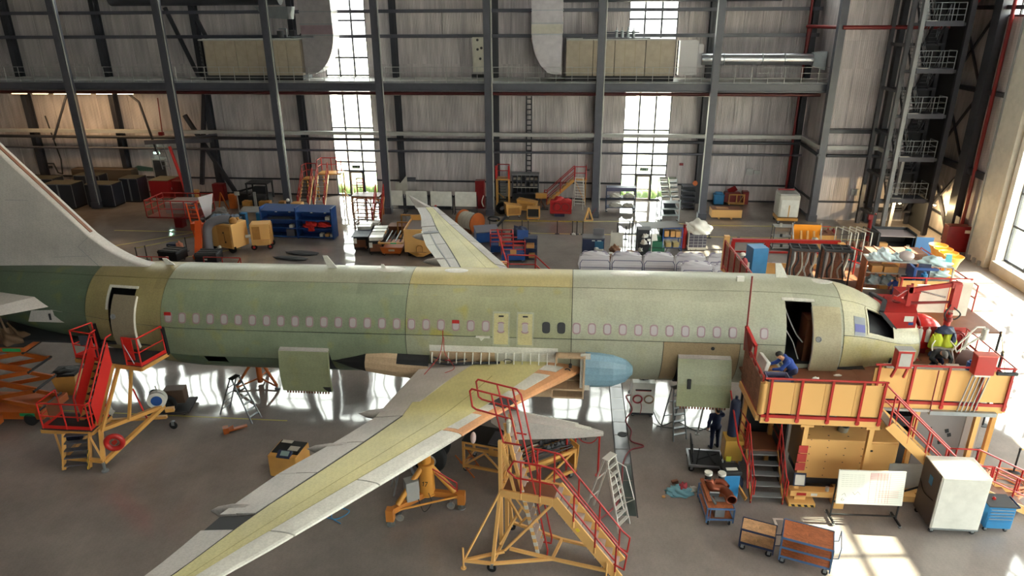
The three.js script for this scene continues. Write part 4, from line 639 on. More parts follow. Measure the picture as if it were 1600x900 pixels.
{ const t = T('ground_skid', 'yellow steel base frame with black hoses under the dock behind the whiteboard', 'frame', [0, 0, 0]); P(t, 'beam', BB(10.0, 0.45, 3.9, 11.6, 0.62, 4.1), M.amber); P(t, 'ballast', [BB(10.5, 0.02, 3.9, 11.65, 0.4, 4.4), BB(8.9, 0.02, 3.9, 9.9, 0.3, 4.3)], M.amber); P(t, 'hose', [hose([[10.3, 0.5, 4.45], [10.7, 0.42, 4.5], [11.1, 0.5, 4.42], [11.6, 0.6, 4.3]], 0.03)], M.black); P(t, 'bracket', [BB(10.42, 0.1, 4.4, 10.6, 0.3, 4.5), BB(10.65, 0.05, 4.42, 10.82, 0.22, 4.5)], M.amber); }
one('metal_sheet', 'plain grey sheet standing behind the whiteboard', 'panel', [B(1.15, 1.1, 0.04, 11.1, 0.75, 4.15, -0.06)], M.greyLight);
// whiteboard on wheels
{
  const bw = 900, bh = 512, cv = document.createElement('canvas'); cv.width = bw; cv.height = bh; const c = cv.getContext('2d');
  c.fillStyle = '#dcdcd2'; c.fillRect(0, 0, bw, bh); c.fillStyle = '#d8b8b4'; c.fillRect(430, 20, 240, 110); c.strokeStyle = '#8d8d86'; c.lineWidth = 3;
  for (let i = 0; i < 17; i++) { c.beginPath(); c.moveTo(430, 20 + i * 29); c.lineTo(890, 20 + i * 29); c.stroke(); }
  c.strokeStyle = '#c0463c'; for (const x of [530, 575, 620, 665, 700]) { c.beginPath(); c.moveTo(x, 20); c.lineTo(x, 490); c.stroke(); }
  c.beginPath(); c.moveTo(430, 20); c.lineTo(430, 490); c.stroke(); for (const y of [300, 330, 360, 390]) { c.beginPath(); c.moveTo(560, y); c.lineTo(840, y); c.stroke(); }
  c.strokeStyle = '#70706c'; c.lineWidth = 2; for (let i = 0; i < 7; i++) { c.beginPath(); for (let k = 0; k < 40; k++) { const x = 40 + k * 8, y = 60 + i * 30 + Math.sin(k * 2.3 + i) * 3; if (k % 7 === 6) { c.moveTo(x, y); } else c.lineTo(x, y); } c.stroke(); }
  c.lineWidth = 4; c.strokeStyle = '#3a3a3a'; c.beginPath(); c.moveTo(210, 330); c.lineTo(240, 370); c.lineTo(280, 320); c.lineTo(320, 365); c.moveTo(60, 380); c.lineTo(100, 350); c.lineTo(120, 400); c.moveTo(60, 450); c.arc(80, 450, 20, 0, 5); c.stroke();
  const bt = new THREE.CanvasTexture(cv); bt.colorSpace = THREE.SRGBColorSpace;
  const t = T('whiteboard', 'white planning board with red ruled grid on black wheeled stand', 'whiteboard', [9.4, 0, 5.4], 0.02), g = new THREE.PlaneGeometry(1.96, 1.1); g.userData.keepUv = true; g.rotateX(-0.16); g.translate(0.0, 1.32, 0.12);
  P(t, 'board', B(2.0, 1.14, 0.03, 0, 1.32, 0.1, -0.16), M.white); P(t, 'board_face', g, new THREE.MeshStandardMaterial({ map: bt, roughness: 0.3 }));
  for (const x of [-0.99, 1.02]) { P(t, 'upright', BB(x - 0.02, 0.12, -0.02, x + 0.02, 1.45, 0.02), M.black); P(t, 'foot', [BB(x - 0.025, 0.06, -0.32, x + 0.025, 0.12, 0.32)], M.black); for (const z of [-0.3, 0.3]) castor(t, x, z, 0.03); }
  P(t, 'cross_bar', [BB(-0.99, 0.18, -0.02, 1.02, 0.22, 0.02), BB(-0.99, 0.7, 0.02, 1.02, 0.74, 0.07)], M.black);
}
// tall white cabinet and blue tool chest
{
  const t = T('storage_cabinet', 'tall white wheeled cabinet with a dark side standing before the dock stair', 'cabinet', [11.92, 0, 5.3], 0.0);
  P(t, 'body', RB(1.42, 1.9, 1.1, 0, 1.14, 0, 0.02), M.white); P(t, 'side_panel', [BB(-0.725, 0.2, -0.52, -0.71, 2.06, 0.52)], std('#4b4443', 0.5)); P(t, 'door', RB(1.34, 1.82, 0.02, 0, 1.14, 0.555, 0.008), M.white);
  P(t, 'side_label', [BB(-0.732, 1.45, -0.05, -0.726, 1.75, 0.15)], M.blueSky); P(t, 'side_strap', hose([[-0.73, 1.25, -0.5], [-0.76, 1.05, -0.1], [-0.73, 1.1, 0.4]], 0.012), M.black);
  P(t, 'base_frame', [BB(-0.7, 0.17, -0.55, 0.7, 0.21, 0.58)], M.galv); castors(t, -0.6, 0.6, -0.45, 0.48, 0.08);
}
{
  const t = T('tool_chest', 'blue tool chest with drawers and black top beside the tall white cabinet', 'tool chest', [13.3, 0, 5.35], 0.0);
  P(t, 'body', RB(0.78, 0.78, 0.6, 0, 0.55, 0, 0.015), M.blueSky); P(t, 'worktop', RB(0.82, 0.04, 0.66, 0, 0.96, 0, 0.01), M.charcoal);
  [0.82, 0.71, 0.6, 0.48, 0.29].forEach((y, i) => { const d = P(t, 'drawer', RB(0.72, i > 3 ? 0.26 : 0.1, 0.02, 0, y, 0.305, 0.005), M.blueSky); if (i < 4) P(d, 'drawer_pull', BB(-0.33, y + 0.02, 0.315, 0.33, y + 0.045, 0.335), M.alu); });
  P(t, 'push_handle', pipe([[0.39, 0.9, 0.25], [0.5, 0.93, 0.25], [0.5, 0.93, -0.25], [0.39, 0.9, -0.25]], 0.03), M.navy); castors(t, -0.3, 0.3, -0.22, 0.22, 0.06);
}
one('red_plug', 'small red lid lying on the blue tool chest', 'lid', [CY(0.05, 0.05, 0, 0.025, 0, 14), SP(0.03, 0, 0.055, 0)], M.red, [13.2, 0.98, 5.3]);
one('air_hoses', 'tangle of orange and pale hoses on the floor right of the dock stair', 'hoses', [0, 1, 2, 3].map((k) => hose(Array.from({ length: 14 }, (_, i) => [14.6 + 0.9 * Math.cos(i * 1.3 + k) * rr(0.6, 1) + k * 0.2, 0.03 + k * 0.01, 3.4 + 0.7 * Math.sin(i * 1.3 + k) * rr(0.6, 1) - k * 0.2], ), 0.018, 90)), std('#c2764a', 0.5));
{ const t = stanchion([15.6, 0, 2.4], 'black barrier post with striped tape right of the dock columns'); P(t, 'tape_end', bar([0, 0.93, 0], [1.4, 0.95, 0.1], 0.005, 0.05), M.amber); }
// trolleys
trolley('small two-shelf trolley of pale plywood and dark blue tube', [5.78, 0, 6.95], -0.33, 0.95, 0.55, [0.3, 0.78], M.navy, M.ply);
trolley('big three-shelf trolley with reddish brown boards and blue frame in sunlight', [7.05, 0, 7.35], -0.33, 1.35, 0.85, [0.3, 0.62, 0.95], paint('#4a6a94'), M.wood);
trolley('blue trolley loaded with copper coloured duct elbows', [4.82, 0, 5.45], -1.52, 1.25, 0.82, [0.28, 0.68], paint('#4a6a94'), M.wood);
one('duct_elbow', 'tall copper coloured duct elbow lying across the loaded trolley', 'duct', [hose([[-0.1, 0.28, -0.3], [0.0, 0.14, -0.16], [0.26, 0.13, -0.12], [0.4, 0.16, 0.1], [0.46, 0.16, 0.42]], 0.14, 40, 18), TO(0.14, 0.022, -0.1, 0.28, -0.3, 1.1, -0.2), TO(0.15, 0.022, 0.46, 0.16, 0.43, 0.0)], M.copper, [4.72, 0.74, 5.45]);
one('duct_elbow', 'short copper duct behind the tall elbow on the loaded trolley', 'duct', [hose([[0.1, 0.15, -0.45], [0.28, 0.2, -0.4], [0.42, 0.15, -0.2]], 0.12, 24, 16), TO(0.12, 0.02, 0.1, 0.15, -0.45, 0, 1.2)], M.copper, [4.75, 0.72, 5.45]);
for (const [x, l] of [[4.62, 'left white-capped jar at the back of the duct trolley'], [5.05, 'right white-capped jar at the back of the duct trolley']]) { const t = T('jar', l, 'jar', [x, 0.7, 4.92]); P(t, 'body', CY(0.1, 0.42, 0, 0.21, 0, 16), M.charcoal); P(t, 'lid', CY(0.13, 0.08, 0, 0.46, 0, 16), M.white); }
one('steel_bracket', 'pale metal brackets lying between the ducts on the trolley', 'bracket', [B(0.3, 0.2, 0.05, 0, 0.12, 0, 0.4), B(0.06, 0.06, 0.6, -0.1, 0.05, 0.1, 0, 0.3), B(0.3, 0.03, 0.2, 0.15, 0.05, 0.15)], M.galv, [4.72, 0.71, 5.55]);
one('wooden_plank', 'brown plank leaning along the left edge of the duct trolley', 'plank', [B(0.12, 0.05, 1.0, 0, 0, 0, 0.12, 0.1)], M.wood, [4.5, 0.82, 5.35]);
one('metal_box', 'grey metal box on the lower shelf of the duct trolley', 'box', [RB(0.3, 0.3, 0.3, 0, 0.15, 0, 0.01)], M.grey, [4.85, 0.3, 5.85]);
{ const t = T('waste_bin', 'blue bin with black lid and white label behind the duct trolley', 'bin', [5.4, 0, 4.55], 0.1); P(t, 'body', RB(0.52, 0.95, 0.5, 0, 0.52, 0, 0.03), M.blueSky); P(t, 'lid', RB(0.6, 0.16, 0.56, 0, 1.08, 0, 0.05), M.black); P(t, 'paper_label', B(0.36, 0.01, 0.14, 0, 1.165, 0.1), M.white); P(t, 'base', BB(-0.24, 0.0, -0.23, 0.24, 0.05, 0.23), M.black); }
one('fabric_bag', 'dark navy bag slumped behind the blue bin', 'bag', [crumple(0.6, 0.45, 0.5, 0.15)], M.navy, [5.75, 0.05, 3.95]);
// flat cart
{ const t = T('platform_cart', 'flat dark platform cart with an upright board under the forward cargo door', 'cart', [4.95, 0, 2.85], -0.05); P(t, 'deck_frame', [BB(-0.62, 0.24, 0.45, 0.62, 0.31, 0.52), BB(-0.62, 0.24, -0.52, 0.62, 0.31, -0.45), BB(-0.62, 0.24, -0.52, -0.55, 0.31, 0.52), BB(0.55, 0.24, -0.52, 0.62, 0.31, 0.52)], M.alu); P(t, 'deck', BB(-0.6, 0.25, -0.5, 0.6, 0.28, 0.5), M.charcoal); P(t, 'upright_board', B(0.04, 0.75, 0.7, -0.5, 0.65, -0.05, 0, 0, 0.1), M.charcoal); P(t, 'round_label', CY(0.12, 0.012, -0.47, 0.62, 0.08, 16, 0, 0, Math.PI / 2), M.offwhite); P(t, 'strap', [rod([-0.35, 0.3, 0.4], [-0.2, 0.55, -0.2], 0.02), bar([-0.3, 0.3, 0.1], [0.4, 0.3, -0.3], 0.06, 0.02), bar([0.3, 0.3, 0.3], [0.1, 0.3, -0.4], 0.05, 0.02)], M.black); castors(t, -0.5, 0.5, -0.42, 0.42, 0.09); }
{ const g = [['rag_heap', 'crumpled pale blue rags and film in a litter heap on the floor', 0.9, 0.2, 0.55, std('#6a97a3', 0.85), 3.85, 4.5], ['rag', 'pinkish red rag on the litter heap', 0.3, 0.2, 0.26, std('#a8404a', 0.85), 3.98, 4.4], ['paper_wad', 'white crumpled paper beside the blue litter heap', 0.3, 0.14, 0.24, M.offwhite, 4.3, 4.35]]; for (const [n, l, w, h, d, m, x, z] of g) one(n, l, 'litter', crumple(w, h, d, 0.25, 14), m, [x, 0.02 + (n === 'rag' ? 0.1 : 0), z]); one('brush', 'brown brush lying behind the litter heap', 'brush', [B(0.22, 0.08, 0.1, 0, 0.09, 0, 0, 0.4), rod([0, 0.05, 0], [0.1, 0.1, 0.14], 0.02)], M.brown, [3.75, 0, 4.0]); one('disc', 'small orange disc on the floor left of the litter', 'disc', CY(0.06, 0.03, 0, 0.015, 0, 14), M.cardboard, [3.3, 0, 4.75]); }
// ground service cart with hose reels
{ const t = T('service_cart', 'white service cart with two coiled hoses on its front beneath the forward fuselage', 'cart', [3.0, 0, -0.55]); P(t, 'body', RB(0.9, 1.35, 0.8, 0, 0.86, 0, 0.03), M.white); P(t, 'grab_slot', BB(-0.32, 1.2, 0.4, 0.3, 1.26, 0.42), M.black); P(t, 'red_bar', BB(-0.3, 1.19, 0.41, 0.28, 1.215, 0.43), M.red); P(t, 'red_hose_coil', cableDrumCoil(0.17, 0.022, 3, -0.22, 0, 0).map((g) => g.rotateX(Math.PI / 2).translate(0, 0.85, 0.44)), std('#9c2f38', 0.5)); P(t, 'tan_hose_coil', cableDrumCoil(0.17, 0.02, 3, 0.22, 0, 0).map((g) => g.rotateX(Math.PI / 2).translate(0, 0.85, 0.44)), std('#9a7a5e', 0.5)); P(t, 'hose_tail', hose([[-0.1, 0.75, 0.45], [-0.05, 0.5, 0.46], [-0.08, 0.2, 0.45]], 0.014), std('#9c2f38', 0.5)); P(t, 'cable_on_top', [TO(0.2, 0.015, 0.0, 1.56, 0, Math.PI / 2), TO(0.17, 0.015, 0.06, 1.58, 0.04, Math.PI / 2)], M.black); P(t, 'base', BB(-0.44, 0.1, -0.38, 0.44, 0.2, 0.38), M.charcoal); castors(t, -0.35, 0.35, -0.3, 0.3, 0.06); }
one('red_hose', 'long dark red hose snaking across the trench covers from the service cart', 'hose', [hose([[2.5, 0.9, -0.3], [2.3, 1.1, 0.2], [2.55, 0.6, 0.3], [2.3, 0.3, 0.6], [2.5, 0.05, 0.9], [2.45, 0.04, 1.6], [2.9, 0.04, 1.9], [2.4, 0.05, 2.2], [2.1, 0.04, 2.9], [1.95, 0.04, 4.2], [1.75, 0.04, 5.2], [1.2, 0.04, 6.0], [0.9, 0.04, 6.2]], 0.03, 120)], std('#7c2b31', 0.5));
one('black_cables', 'black cables trailing over the floor below the forward cargo door', 'cables', [hose([[3.4, 0.3, -0.3], [3.7, 0.03, 0.4], [4.3, 0.03, 0.1], [5.0, 0.03, 0.7], [5.6, 0.03, 0.3]], 0.02, 60), hose([[3.5, 0.03, 0.5], [4.4, 0.03, 0.6], [5.1, 0.03, 0.5], [5.8, 0.03, 0.9]], 0.018, 60)], M.black);
for (const [x, z, k] of [[2.75, -2.1, 'far'], [2.15, 1.15, 'near']]) one('manhole_cover', k === 'far' ? 'small round black floor lid beside the white service cart' : 'round black floor lid on the trench strip in front of the service cart', 'floor lid', CY(0.17, 0.02, 0, 0.012, 0, 20), M.black, [x, 0, z]);
stepladder('grey double step ladder standing under the open forward cargo door', [4.1, 0, 0.9], -1.2, 2.0, 0.55, 1.0, M.galv);
one('prop_pole', 'grey prop pole holding up the forward cargo door', 'pole', [rod([5.0, 0.0, 0.9], [4.85, 2.4, 2.3], 0.035), CY(0.08, 0.03, 5.0, 0.02, 0.9)], M.greyLight);
// ================================================================ gear on and round the dock
{ // red box that closes the open cockpit windscreens, hung from the davit
  const t = T('windscreen_cover', 'big red sheet-metal box closing off the open cockpit windscreens', 'cover', [0, 0, 0]);
  P(t, 'shell', [hull([[10.84, 5.28, 0.95], [11.98, 5.28, 0.95], [12.0, 4.72, 0.95], [11.36, 4.68, 0.95], [11.15, 5.22, -0.95], [12.08, 5.2, -0.95], [12.08, 4.7, -0.95], [11.5, 4.7, -0.95], [11.3, 5.3, 0], [12.25, 5.3, 0], [12.3, 4.75, 0]])], M.red);
  P(t, 'rubber_seal', [quad8([10.7, 5.27, 0.98], [10.85, 5.27, 0.98], [11.4, 4.67, 0.98], [11.26, 4.66, 0.98], 0.12), bar([10.8, 5.26, 0.9], [11.25, 5.3, 0], 0.16, 0.12), bar([11.25, 5.3, 0], [11.15, 5.22, -0.95], 0.16, 0.12)], M.charcoal);
  P(t, 'paper_notice', [B(0.3, 0.2, 0.01, 11.72, 5.06, 0.962)], M.white); P(t, 'plate', B(0.16, 0.1, 0.01, 11.82, 4.88, 0.962), M.blue);
  P(t, 'lifting_lug', [TO(0.12, 0.02, 11.6, 5.36, 0.1, Math.PI / 2), BB(11.3, 5.28, -0.3, 11.34, 5.4, -0.26)], M.redDark);
}
{
  const t = T('davit_crane', 'red davit crane with folded arms holding the cockpit cover', 'crane', [-0.2, 0, 0]);
  P(t, 'mast', [CY(0.11, 2.0, 13.42, 4.15, 0.55, 16, 0, 0, -0.02), CY(0.13, 0.06, 13.42, 3.2, 0.55)], M.red); P(t, 'clamp', [CY(0.14, 0.16, 13.44, 4.95, 0.55, 16)], M.redDark);
  P(t, 'head_box', [BB(13.38, 5.3, 0.4, 13.62, 6.25, 0.62), BB(13.3, 6.1, 0.42, 13.6, 6.3, 0.6)], M.red);
  P(t, 'upper_arm', [bar([13.35, 6.2, 0.5], [12.05, 5.92, 0.4], 0.12, 0.14)], M.red); P(t, 'lower_arm', [bar([13.4, 5.55, 0.5], [11.95, 5.42, 0.4], 0.06, 0.08)], M.redDark);
  P(t, 'strut', [rod([13.2, 5.72, 0.5], [12.35, 5.9, 0.4], 0.03)], M.chrome); P(t, 'arm_head', [BB(11.95, 5.35, 0.25, 12.1, 6.05, 0.5), CY(0.12, 0.2, 12.05, 5.95, 0.4, 14, Math.PI / 2), bar([12.0, 5.45, 0.4], [11.55, 5.62, 0.3], 0.1, 0.12), bar([12.0, 5.9, 0.4], [11.7, 5.6, 0.35], 0.08, 0.1)], M.red);
  P(t, 'hose', [hose([[13.5, 5.4, 0.62], [13.75, 5.15, 0.65], [13.6, 4.95, 0.62], [13.35, 5.2, 0.64]], 0.025), hose([[13.4, 5.5, 0.6], [13.25, 5.1, 0.62], [13.4, 4.85, 0.64]], 0.025)], M.black);
}
{ const t = T('control_box', 'bright red control box hanging behind the davit arms', 'control box', [12.15, 5.2, -0.45]); P(t, 'body', RB(0.72, 0.62, 0.5, 0, 0.05, 0, 0.02), M.red); P(t, 'lid', RB(0.76, 0.06, 0.54, 0, 0.39, 0, 0.02), M.red); P(t, 'bracket', [BB(-0.03, -0.4, 0.26, 0.05, 0.75, 0.3), rod([-0.2, 0.2, 0.3], [-0.5, 0.3, 0.5], 0.06)], M.red); P(t, 'cable', hose([[0.1, -0.2, 0.26], [0.16, -0.45, 0.4], [0.1, -0.6, 0.5]], 0.02), M.offwhite); }
one('metal_sheet', 'pale grey rectangular sheet standing behind the red davit arms', 'panel', [BB(-0.6, 0, 0, 0.6, 1.15, 0.04), BB(0.8, 0, 0, 1.3, 1.4, 0.3)], M.offwhite, [14.1, DK + 0.75, -2.5]);
{ const g = new THREE.SphereGeometry(0.78, 28, 14, 0, Math.PI * 2, 0, Math.PI / 2); g.rotateZ(-Math.PI / 2); g.scale(1.35, 0.95, 0.98); const t = T('radome_cover', 'glossy red dome cover standing in front of the nose', 'cover', [12.5, 4.02, -0.25]); P(t, 'dome', g, std('#c22a26', 0.22)); P(t, 'rim', [TO(0.74, 0.03, 0, 0, 0, 0, Math.PI / 2)], M.redDark); P(t, 'stand', [bar([0.1, -0.7, 0.4], [0.1, -0.87, 0.4], 0.06), bar([0.1, -0.7, -0.4], [0.1, -0.87, -0.4], 0.06)], M.red); }
{ const t = T('fire_point', 'red board with white fire extinguishers and a red hose reel behind the hanging jacket', 'fire point', [0, 0, 0.36]); P(t, 'board', BB(12.35, 3.95, 0.02, 14.0, 4.55, 0.06), M.red); for (const x of [12.45, 12.72, 13.0]) P(t, 'extinguisher', [CY(0.075, 0.42, x, 4.22, 0.14, 14), SP(0.075, x, 4.43, 0.14), CY(0.03, 0.08, x, 4.53, 0.14)], M.white); P(t, 'hose_reel', [TO(0.22, 0.03, 13.75, 4.2, 0.14), TO(0.15, 0.03, 13.75, 4.2, 0.14)], M.redDark); P(t, 'lower_plate', BB(12.5, 3.4, 0.02, 12.8, 3.95, 0.06), M.redDark); }
{ const t = T('work_jacket', 'yellow and navy high visibility jacket hanging on the dock guard', 'jacket', [13.12, 3.42, 0.66]); t.scale.setScalar(1.22); const lobe = (w, h, d, x, y, z) => place(crumple(w, h / 2, d, 0.1, 14), x, y, z); P(t, 'body', [lobe(0.34, 0.8, 0.2, -0.12, 0.48, 0), lobe(0.34, 0.85, 0.2, 0.16, 0.46, 0.02)], std('#c6d23a', 0.8)); P(t, 'shoulders', [lobe(0.55, 0.42, 0.24, 0.05, 0.86, 0.0), lobe(0.18, 0.5, 0.16, 0.28, 0.62, 0.06)], M.navy); P(t, 'sleeve', [lobe(0.16, 0.75, 0.16, -0.27, 0.42, 0.04), lobe(0.16, 0.6, 0.16, 0.34, 0.4, 0.05)], std('#aebc34', 0.8)); P(t, 'reflective_stripe', [B(0.34, 0.05, 0.23, -0.12, 0.4, 0.0), B(0.34, 0.05, 0.24, 0.16, 0.38, 0.02)], M.offwhite); P(t, 'hem', [lobe(0.3, 0.2, 0.18, -0.12, 0.1, 0), lobe(0.3, 0.2, 0.18, 0.16, 0.06, 0.02)], M.navy); }
for (const [n, l, x, y, w, h, face] of [['notice_box', 'red framed notice box with pale screen on the dock railing', 10.52, 4.82, 0.5, 0.62, 1], ['switch_box', 'plain red switch box on the right dock railing above five conduits', 12.95, 4.7, 0.6, 0.66, 0]]) {
  const t = T(n, l, 'box', [x, y, 3.52]); P(t, 'body', RB(w, h, 0.3, 0, 0, 0, 0.02), M.red); P(t, 'top', RB(w + 0.03, 0.04, 0.33, 0, h / 2 + 0.01, 0, 0.01), face ? M.greyLight : std('#d06a5c', 0.5));
  if (face) { P(t, 'screen', BB(-w * 0.34, -h * 0.36, 0.15, w * 0.34, h * 0.36, 0.16), M.greyLight); P(t, 'bracket', [bar([-w * 0.4, -h * 0.5, 0.1], [-w * 0.5, -h * 1.1, 0.0], 0.08, 0.05), bar([w * 0.3, -h * 0.5, 0.1], [w * 0.25, -h * 1.1, 0.0], 0.08, 0.05)], M.red); } else P(t, 'gland_plate', BB(-w * 0.4, -h * 0.62, -0.1, w * 0.4, -h * 0.5, 0.1), M.white);
}
one('workbench', 'low white worktop strewn with papers along the right dock railing', 'workbench', [BB(10.95, DS, 2.5, 11.0, DK + 0.75, 3.2), BB(13.3, DS, 2.3, 13.35, DK + 0.75, 3.2), BB(10.6, DK + 0.75, 2.2, 13.4, DK + 0.8, 3.25), B(0.4, 0.25, 0.4, 12.45, DK + 0.95, 2.9, 0.5), B(0.5, 0.06, 0.3, 11.3, DK + 0.84, 3.0), B(0.3, 0.1, 0.3, 11.9, DK + 0.86, 3.0)], M.offwhite);
one('robot_arm_stand', 'white jointed lamp arm clamped on the right dock with a blue can', 'lamp arm', [rod([13.3, DS, 1.6], [13.45, 4.9, 1.6], 0.05), pipe([[13.0, 3.9, 1.9], [12.85, 4.35, 1.9], [13.0, 4.6, 1.9], [13.5, 5.2, 1.8], [13.75, 5.2, 1.8], [13.75, 4.9, 1.8], [13.0, 4.3, 1.9]], 0.03), CY(0.1, 0.4, 13.8, 4.95, 1.8)], M.white);
one('spray_can', 'blue can standing at the foot of the white lamp arm', 'can', [CY(0.1, 0.28, 0, 0.14, 0, 14), CY(0.04, 0.08, 0, 0.31, 0)], M.blue, [13.2, DK + 0.8, 2.45]);
one('grey_drum', 'mauve-grey drum lying behind the red switch box on the dock', 'drum', [CY(0.38, 0.8, 0, 0.4, 0, 20, Math.PI / 2)], std('#75605f', 0.7), [13.65, DS, 1.9], 0.6);
one('gas_strut', 'dark cylinder mounted on the outside of the right dock railing', 'cylinder', [CY(0.06, 0.6, 0, 0, 0, 12, 0, 0, Math.PI / 2)], M.charcoal, [13.7, 4.4, 3.55]);
one('paper_sheet', 'white crumpled paper left on the near dock rail', 'paper', crumple(0.22, 0.08, 0.12, 0.2), M.white, [7.6, DK + 1.33, 4.5]);
one('paper_sheet', 'small white paper on the deck below the forward door', 'paper', crumple(0.25, 0.05, 0.1, 0.2), M.white, [9.1, DS + 0.02, 2.4]);
{ const t = T('barrier_sheet', 'pale yellow sheet with black posts screening the lower nose', 'screen', [0, 0, 0]); P(t, 'sheet', quad8([10.35, DK + 0.05, 2.0], [11.7, DK + 0.35, 1.3], [11.75, DK + 0.95, 1.25], [11.1, DK + 0.65, 1.6], 0.02), std('#d8cf9c', 0.6)); P(t, 'post', [rod([10.85, DS, 1.95], [10.95, DK + 0.85, 1.9], 0.04), rod([11.8, DS, 1.5], [11.9, DK + 0.85, 1.4], 0.04)], M.black); }
// things by the near deck's left guard
{ const t = T('white_case', 'white case leaning on the left guard of the cabin door platform', 'case', [6.28, DK + 0.85, 3.3], 0.1); P(t, 'body', RB(0.14, 0.75, 0.75, 0, 0.2, 0, 0.03, 0, 0, -0.25), M.white); P(t, 'mark', B(0.01, 0.14, 0.06, -0.08, 0.2, 0.1), M.red); }
one('tote_box', 'grey plastic tote hanging in the corner of the cabin door platform', 'box', [BB(-0.35, 0, -0.25, 0.35, 0.02, 0.25), BB(-0.35, 0, -0.25, -0.32, 0.4, 0.25), BB(0.32, 0, -0.25, 0.35, 0.4, 0.25), BB(-0.35, 0, -0.25, 0.35, 0.4, -0.22), BB(-0.35, 0, 0.22, 0.35, 0.4, 0.25)], std('#6b6a86', 0.6), [6.55, DK + 0.85, 4.2]);
{ const t = T('work_table', 'small table with a cardboard box in front of the man in blue', 'table', [6.6, DK, 3.05]); P(t, 'top', BB(-0.45, 0.81, -0.55, 0.45, 0.85, 1.42), M.greyLight); for (const [x, z] of [[-0.4, -0.45], [0.4, -0.45], [-0.4, 1.35], [0.4, 1.35]]) P(t, 'leg', BB(x - 0.02, 0.35, z - 0.02, x + 0.02, 0.86, z + 0.02), M.steel); }
one('cardboard_box', 'open cardboard box with red print on the small platform table', 'box', [RB(0.5, 0.12, 0.36, 0, 0.06, 0, 0.01)], M.cardboard, [6.65, DK + 0.85, 3.05], 0.15);
one('metal_case', 'dark metal case behind the man in blue on the platform', 'case', [RB(0.45, 0.4, 0.4, 0, 0.2, 0, 0.02)], M.charcoal, [7.0, DS, 2.5]);
one('safety_pole', 'tall thin red pole rising from the corner post past the fuselage', 'pole', [rod([5.96, 5.1, 2.25], [5.93, 6.95, 2.2], 0.03)], M.redDark);
// far deck: cabinet, racks, shelves
one('blue_cabinet', 'plain sky-blue cabinet on the far platform by the brown guard', 'cabinet', [RB(0.75, 1.6, 0.75, 0, 0.8, 0, 0.02)], M.blueSky, [8.75, DK, -7.9], 0.2);
{ const t = T('work_jacket', 'red jacket with white stripe and pale cap hanging beside the blue cabinet', 'jacket', [8.05, DK, -7.3]); P(t, 'body', place(crumple(0.5, 0.45, 0.35, 0.12), 0, 0.75, 0), std('#a84a50', 0.8)); P(t, 'stripe', B(0.08, 0.6, 0.04, 0.16, 0.75, 0.2), M.white); P(t, 'cap', place(crumple(0.26, 0.12, 0.26, 0.05), -0.1, 1.35, 0), M.white); P(t, 'stand', rod([0, 0, 0], [0, 1.3, 0], 0.025), M.steel); }
for (const [x, l] of [[10.7, 'left black-topped rack of hanging wire harnesses on the far platform'], [12.15, 'right black-topped rack of hanging wire harnesses on the far platform']]) {
  const t = T('harness_rack', l, 'rack', [x, DK, -7.4], -0.12); P(t, 'top_grid', [BB(-0.6, 1.68, -0.45, 0.6, 1.71, 0.45), ...[-0.58, -0.2, 0.2, 0.58].map((k) => BB(k - 0.03, 1.7, -0.45, k + 0.03, 1.77, 0.45)), BB(-0.6, 1.7, 0.4, 0.6, 1.78, 0.46), BB(-0.6, 1.7, -0.46, 0.6, 1.78, -0.4), BB(-0.6, 1.7, -0.03, 0.6, 1.76, 0.03)], M.charcoal);
  for (const [a, b] of [[-0.57, -0.42], [0.57, -0.42], [-0.57, 0.42], [0.57, 0.42]]) P(t, 'upright', BB(a - 0.03, 0, b - 0.03, a + 0.03, 1.7, b + 0.03), M.charcoal);
  P(t, 'back_sheet', BB(-0.58, 0.1, -0.44, 0.58, 1.66, -0.42), M.brownPly); for (let i = 0; i < 7; i++) { const q = -0.45 + i * 0.15; P(t, 'wire_harness', [hose([[q, 1.6, 0.3], [q + rr(-0.1, 0.1), 1.2, 0.35], [q + rr(-0.12, 0.12), 0.8, 0.32], [q + rr(-0.1, 0.1), 0.4, 0.3]], rr(0.03, 0.06), 16)], [M.greyLight, M.charcoal, M.offwhite, M.brown][i % 4]); }
  P(t, 'base', BB(-0.6, 0, -0.45, 0.6, 0.08, 0.45), M.charcoal);
}
function shelfUnit(name, label, pos, turn, w, d, h, n, frameM, shelfM, o = {}) {
  const t = T(name, label, o.cat || 'shelf', pos, turn, o.group), x = w / 2, z = d / 2;
  for (const a of [-1, 1]) for (const b of [-1, 1]) P(t, 'upright', BB(a * x - 0.025, 0, b * z - 0.025, a * x + 0.025, h, b * z + 0.025), frameM);
  for (let i = 0; i < n; i++) { const y = o.y0 !== undefined ? o.y0 + (i * (h - o.y0)) / (n - 1) : 0.15 + (i * (h - 0.15)) / (n - 1); P(t, 'shelf', BB(-x, y - 0.025, -z, x, y + 0.015, z), shelfM); }
  if (o.sides) for (const a of [-1, 1]) P(t, 'side_panel', BB(a * x - 0.015, 0.05, -z, a * x + 0.015, h, z), o.sides);
  if (o.back) P(t, 'back_panel', BB(-x, 0.05, -z - 0.01, x, h, -z + 0.01), o.back);
  if (o.wheels) castors(t, -x + 0.08, x - 0.08, -z + 0.06, z - 0.06, 0.06); return t;
}
shelfUnit('shelf_unit', 'timber-sided shelf unit with bags and boxes behind the nose', [13.9, DK, -6.0], -0.15, 2.0, 0.9, 1.75, 4, M.wood, M.greyLight, { sides: M.wood });
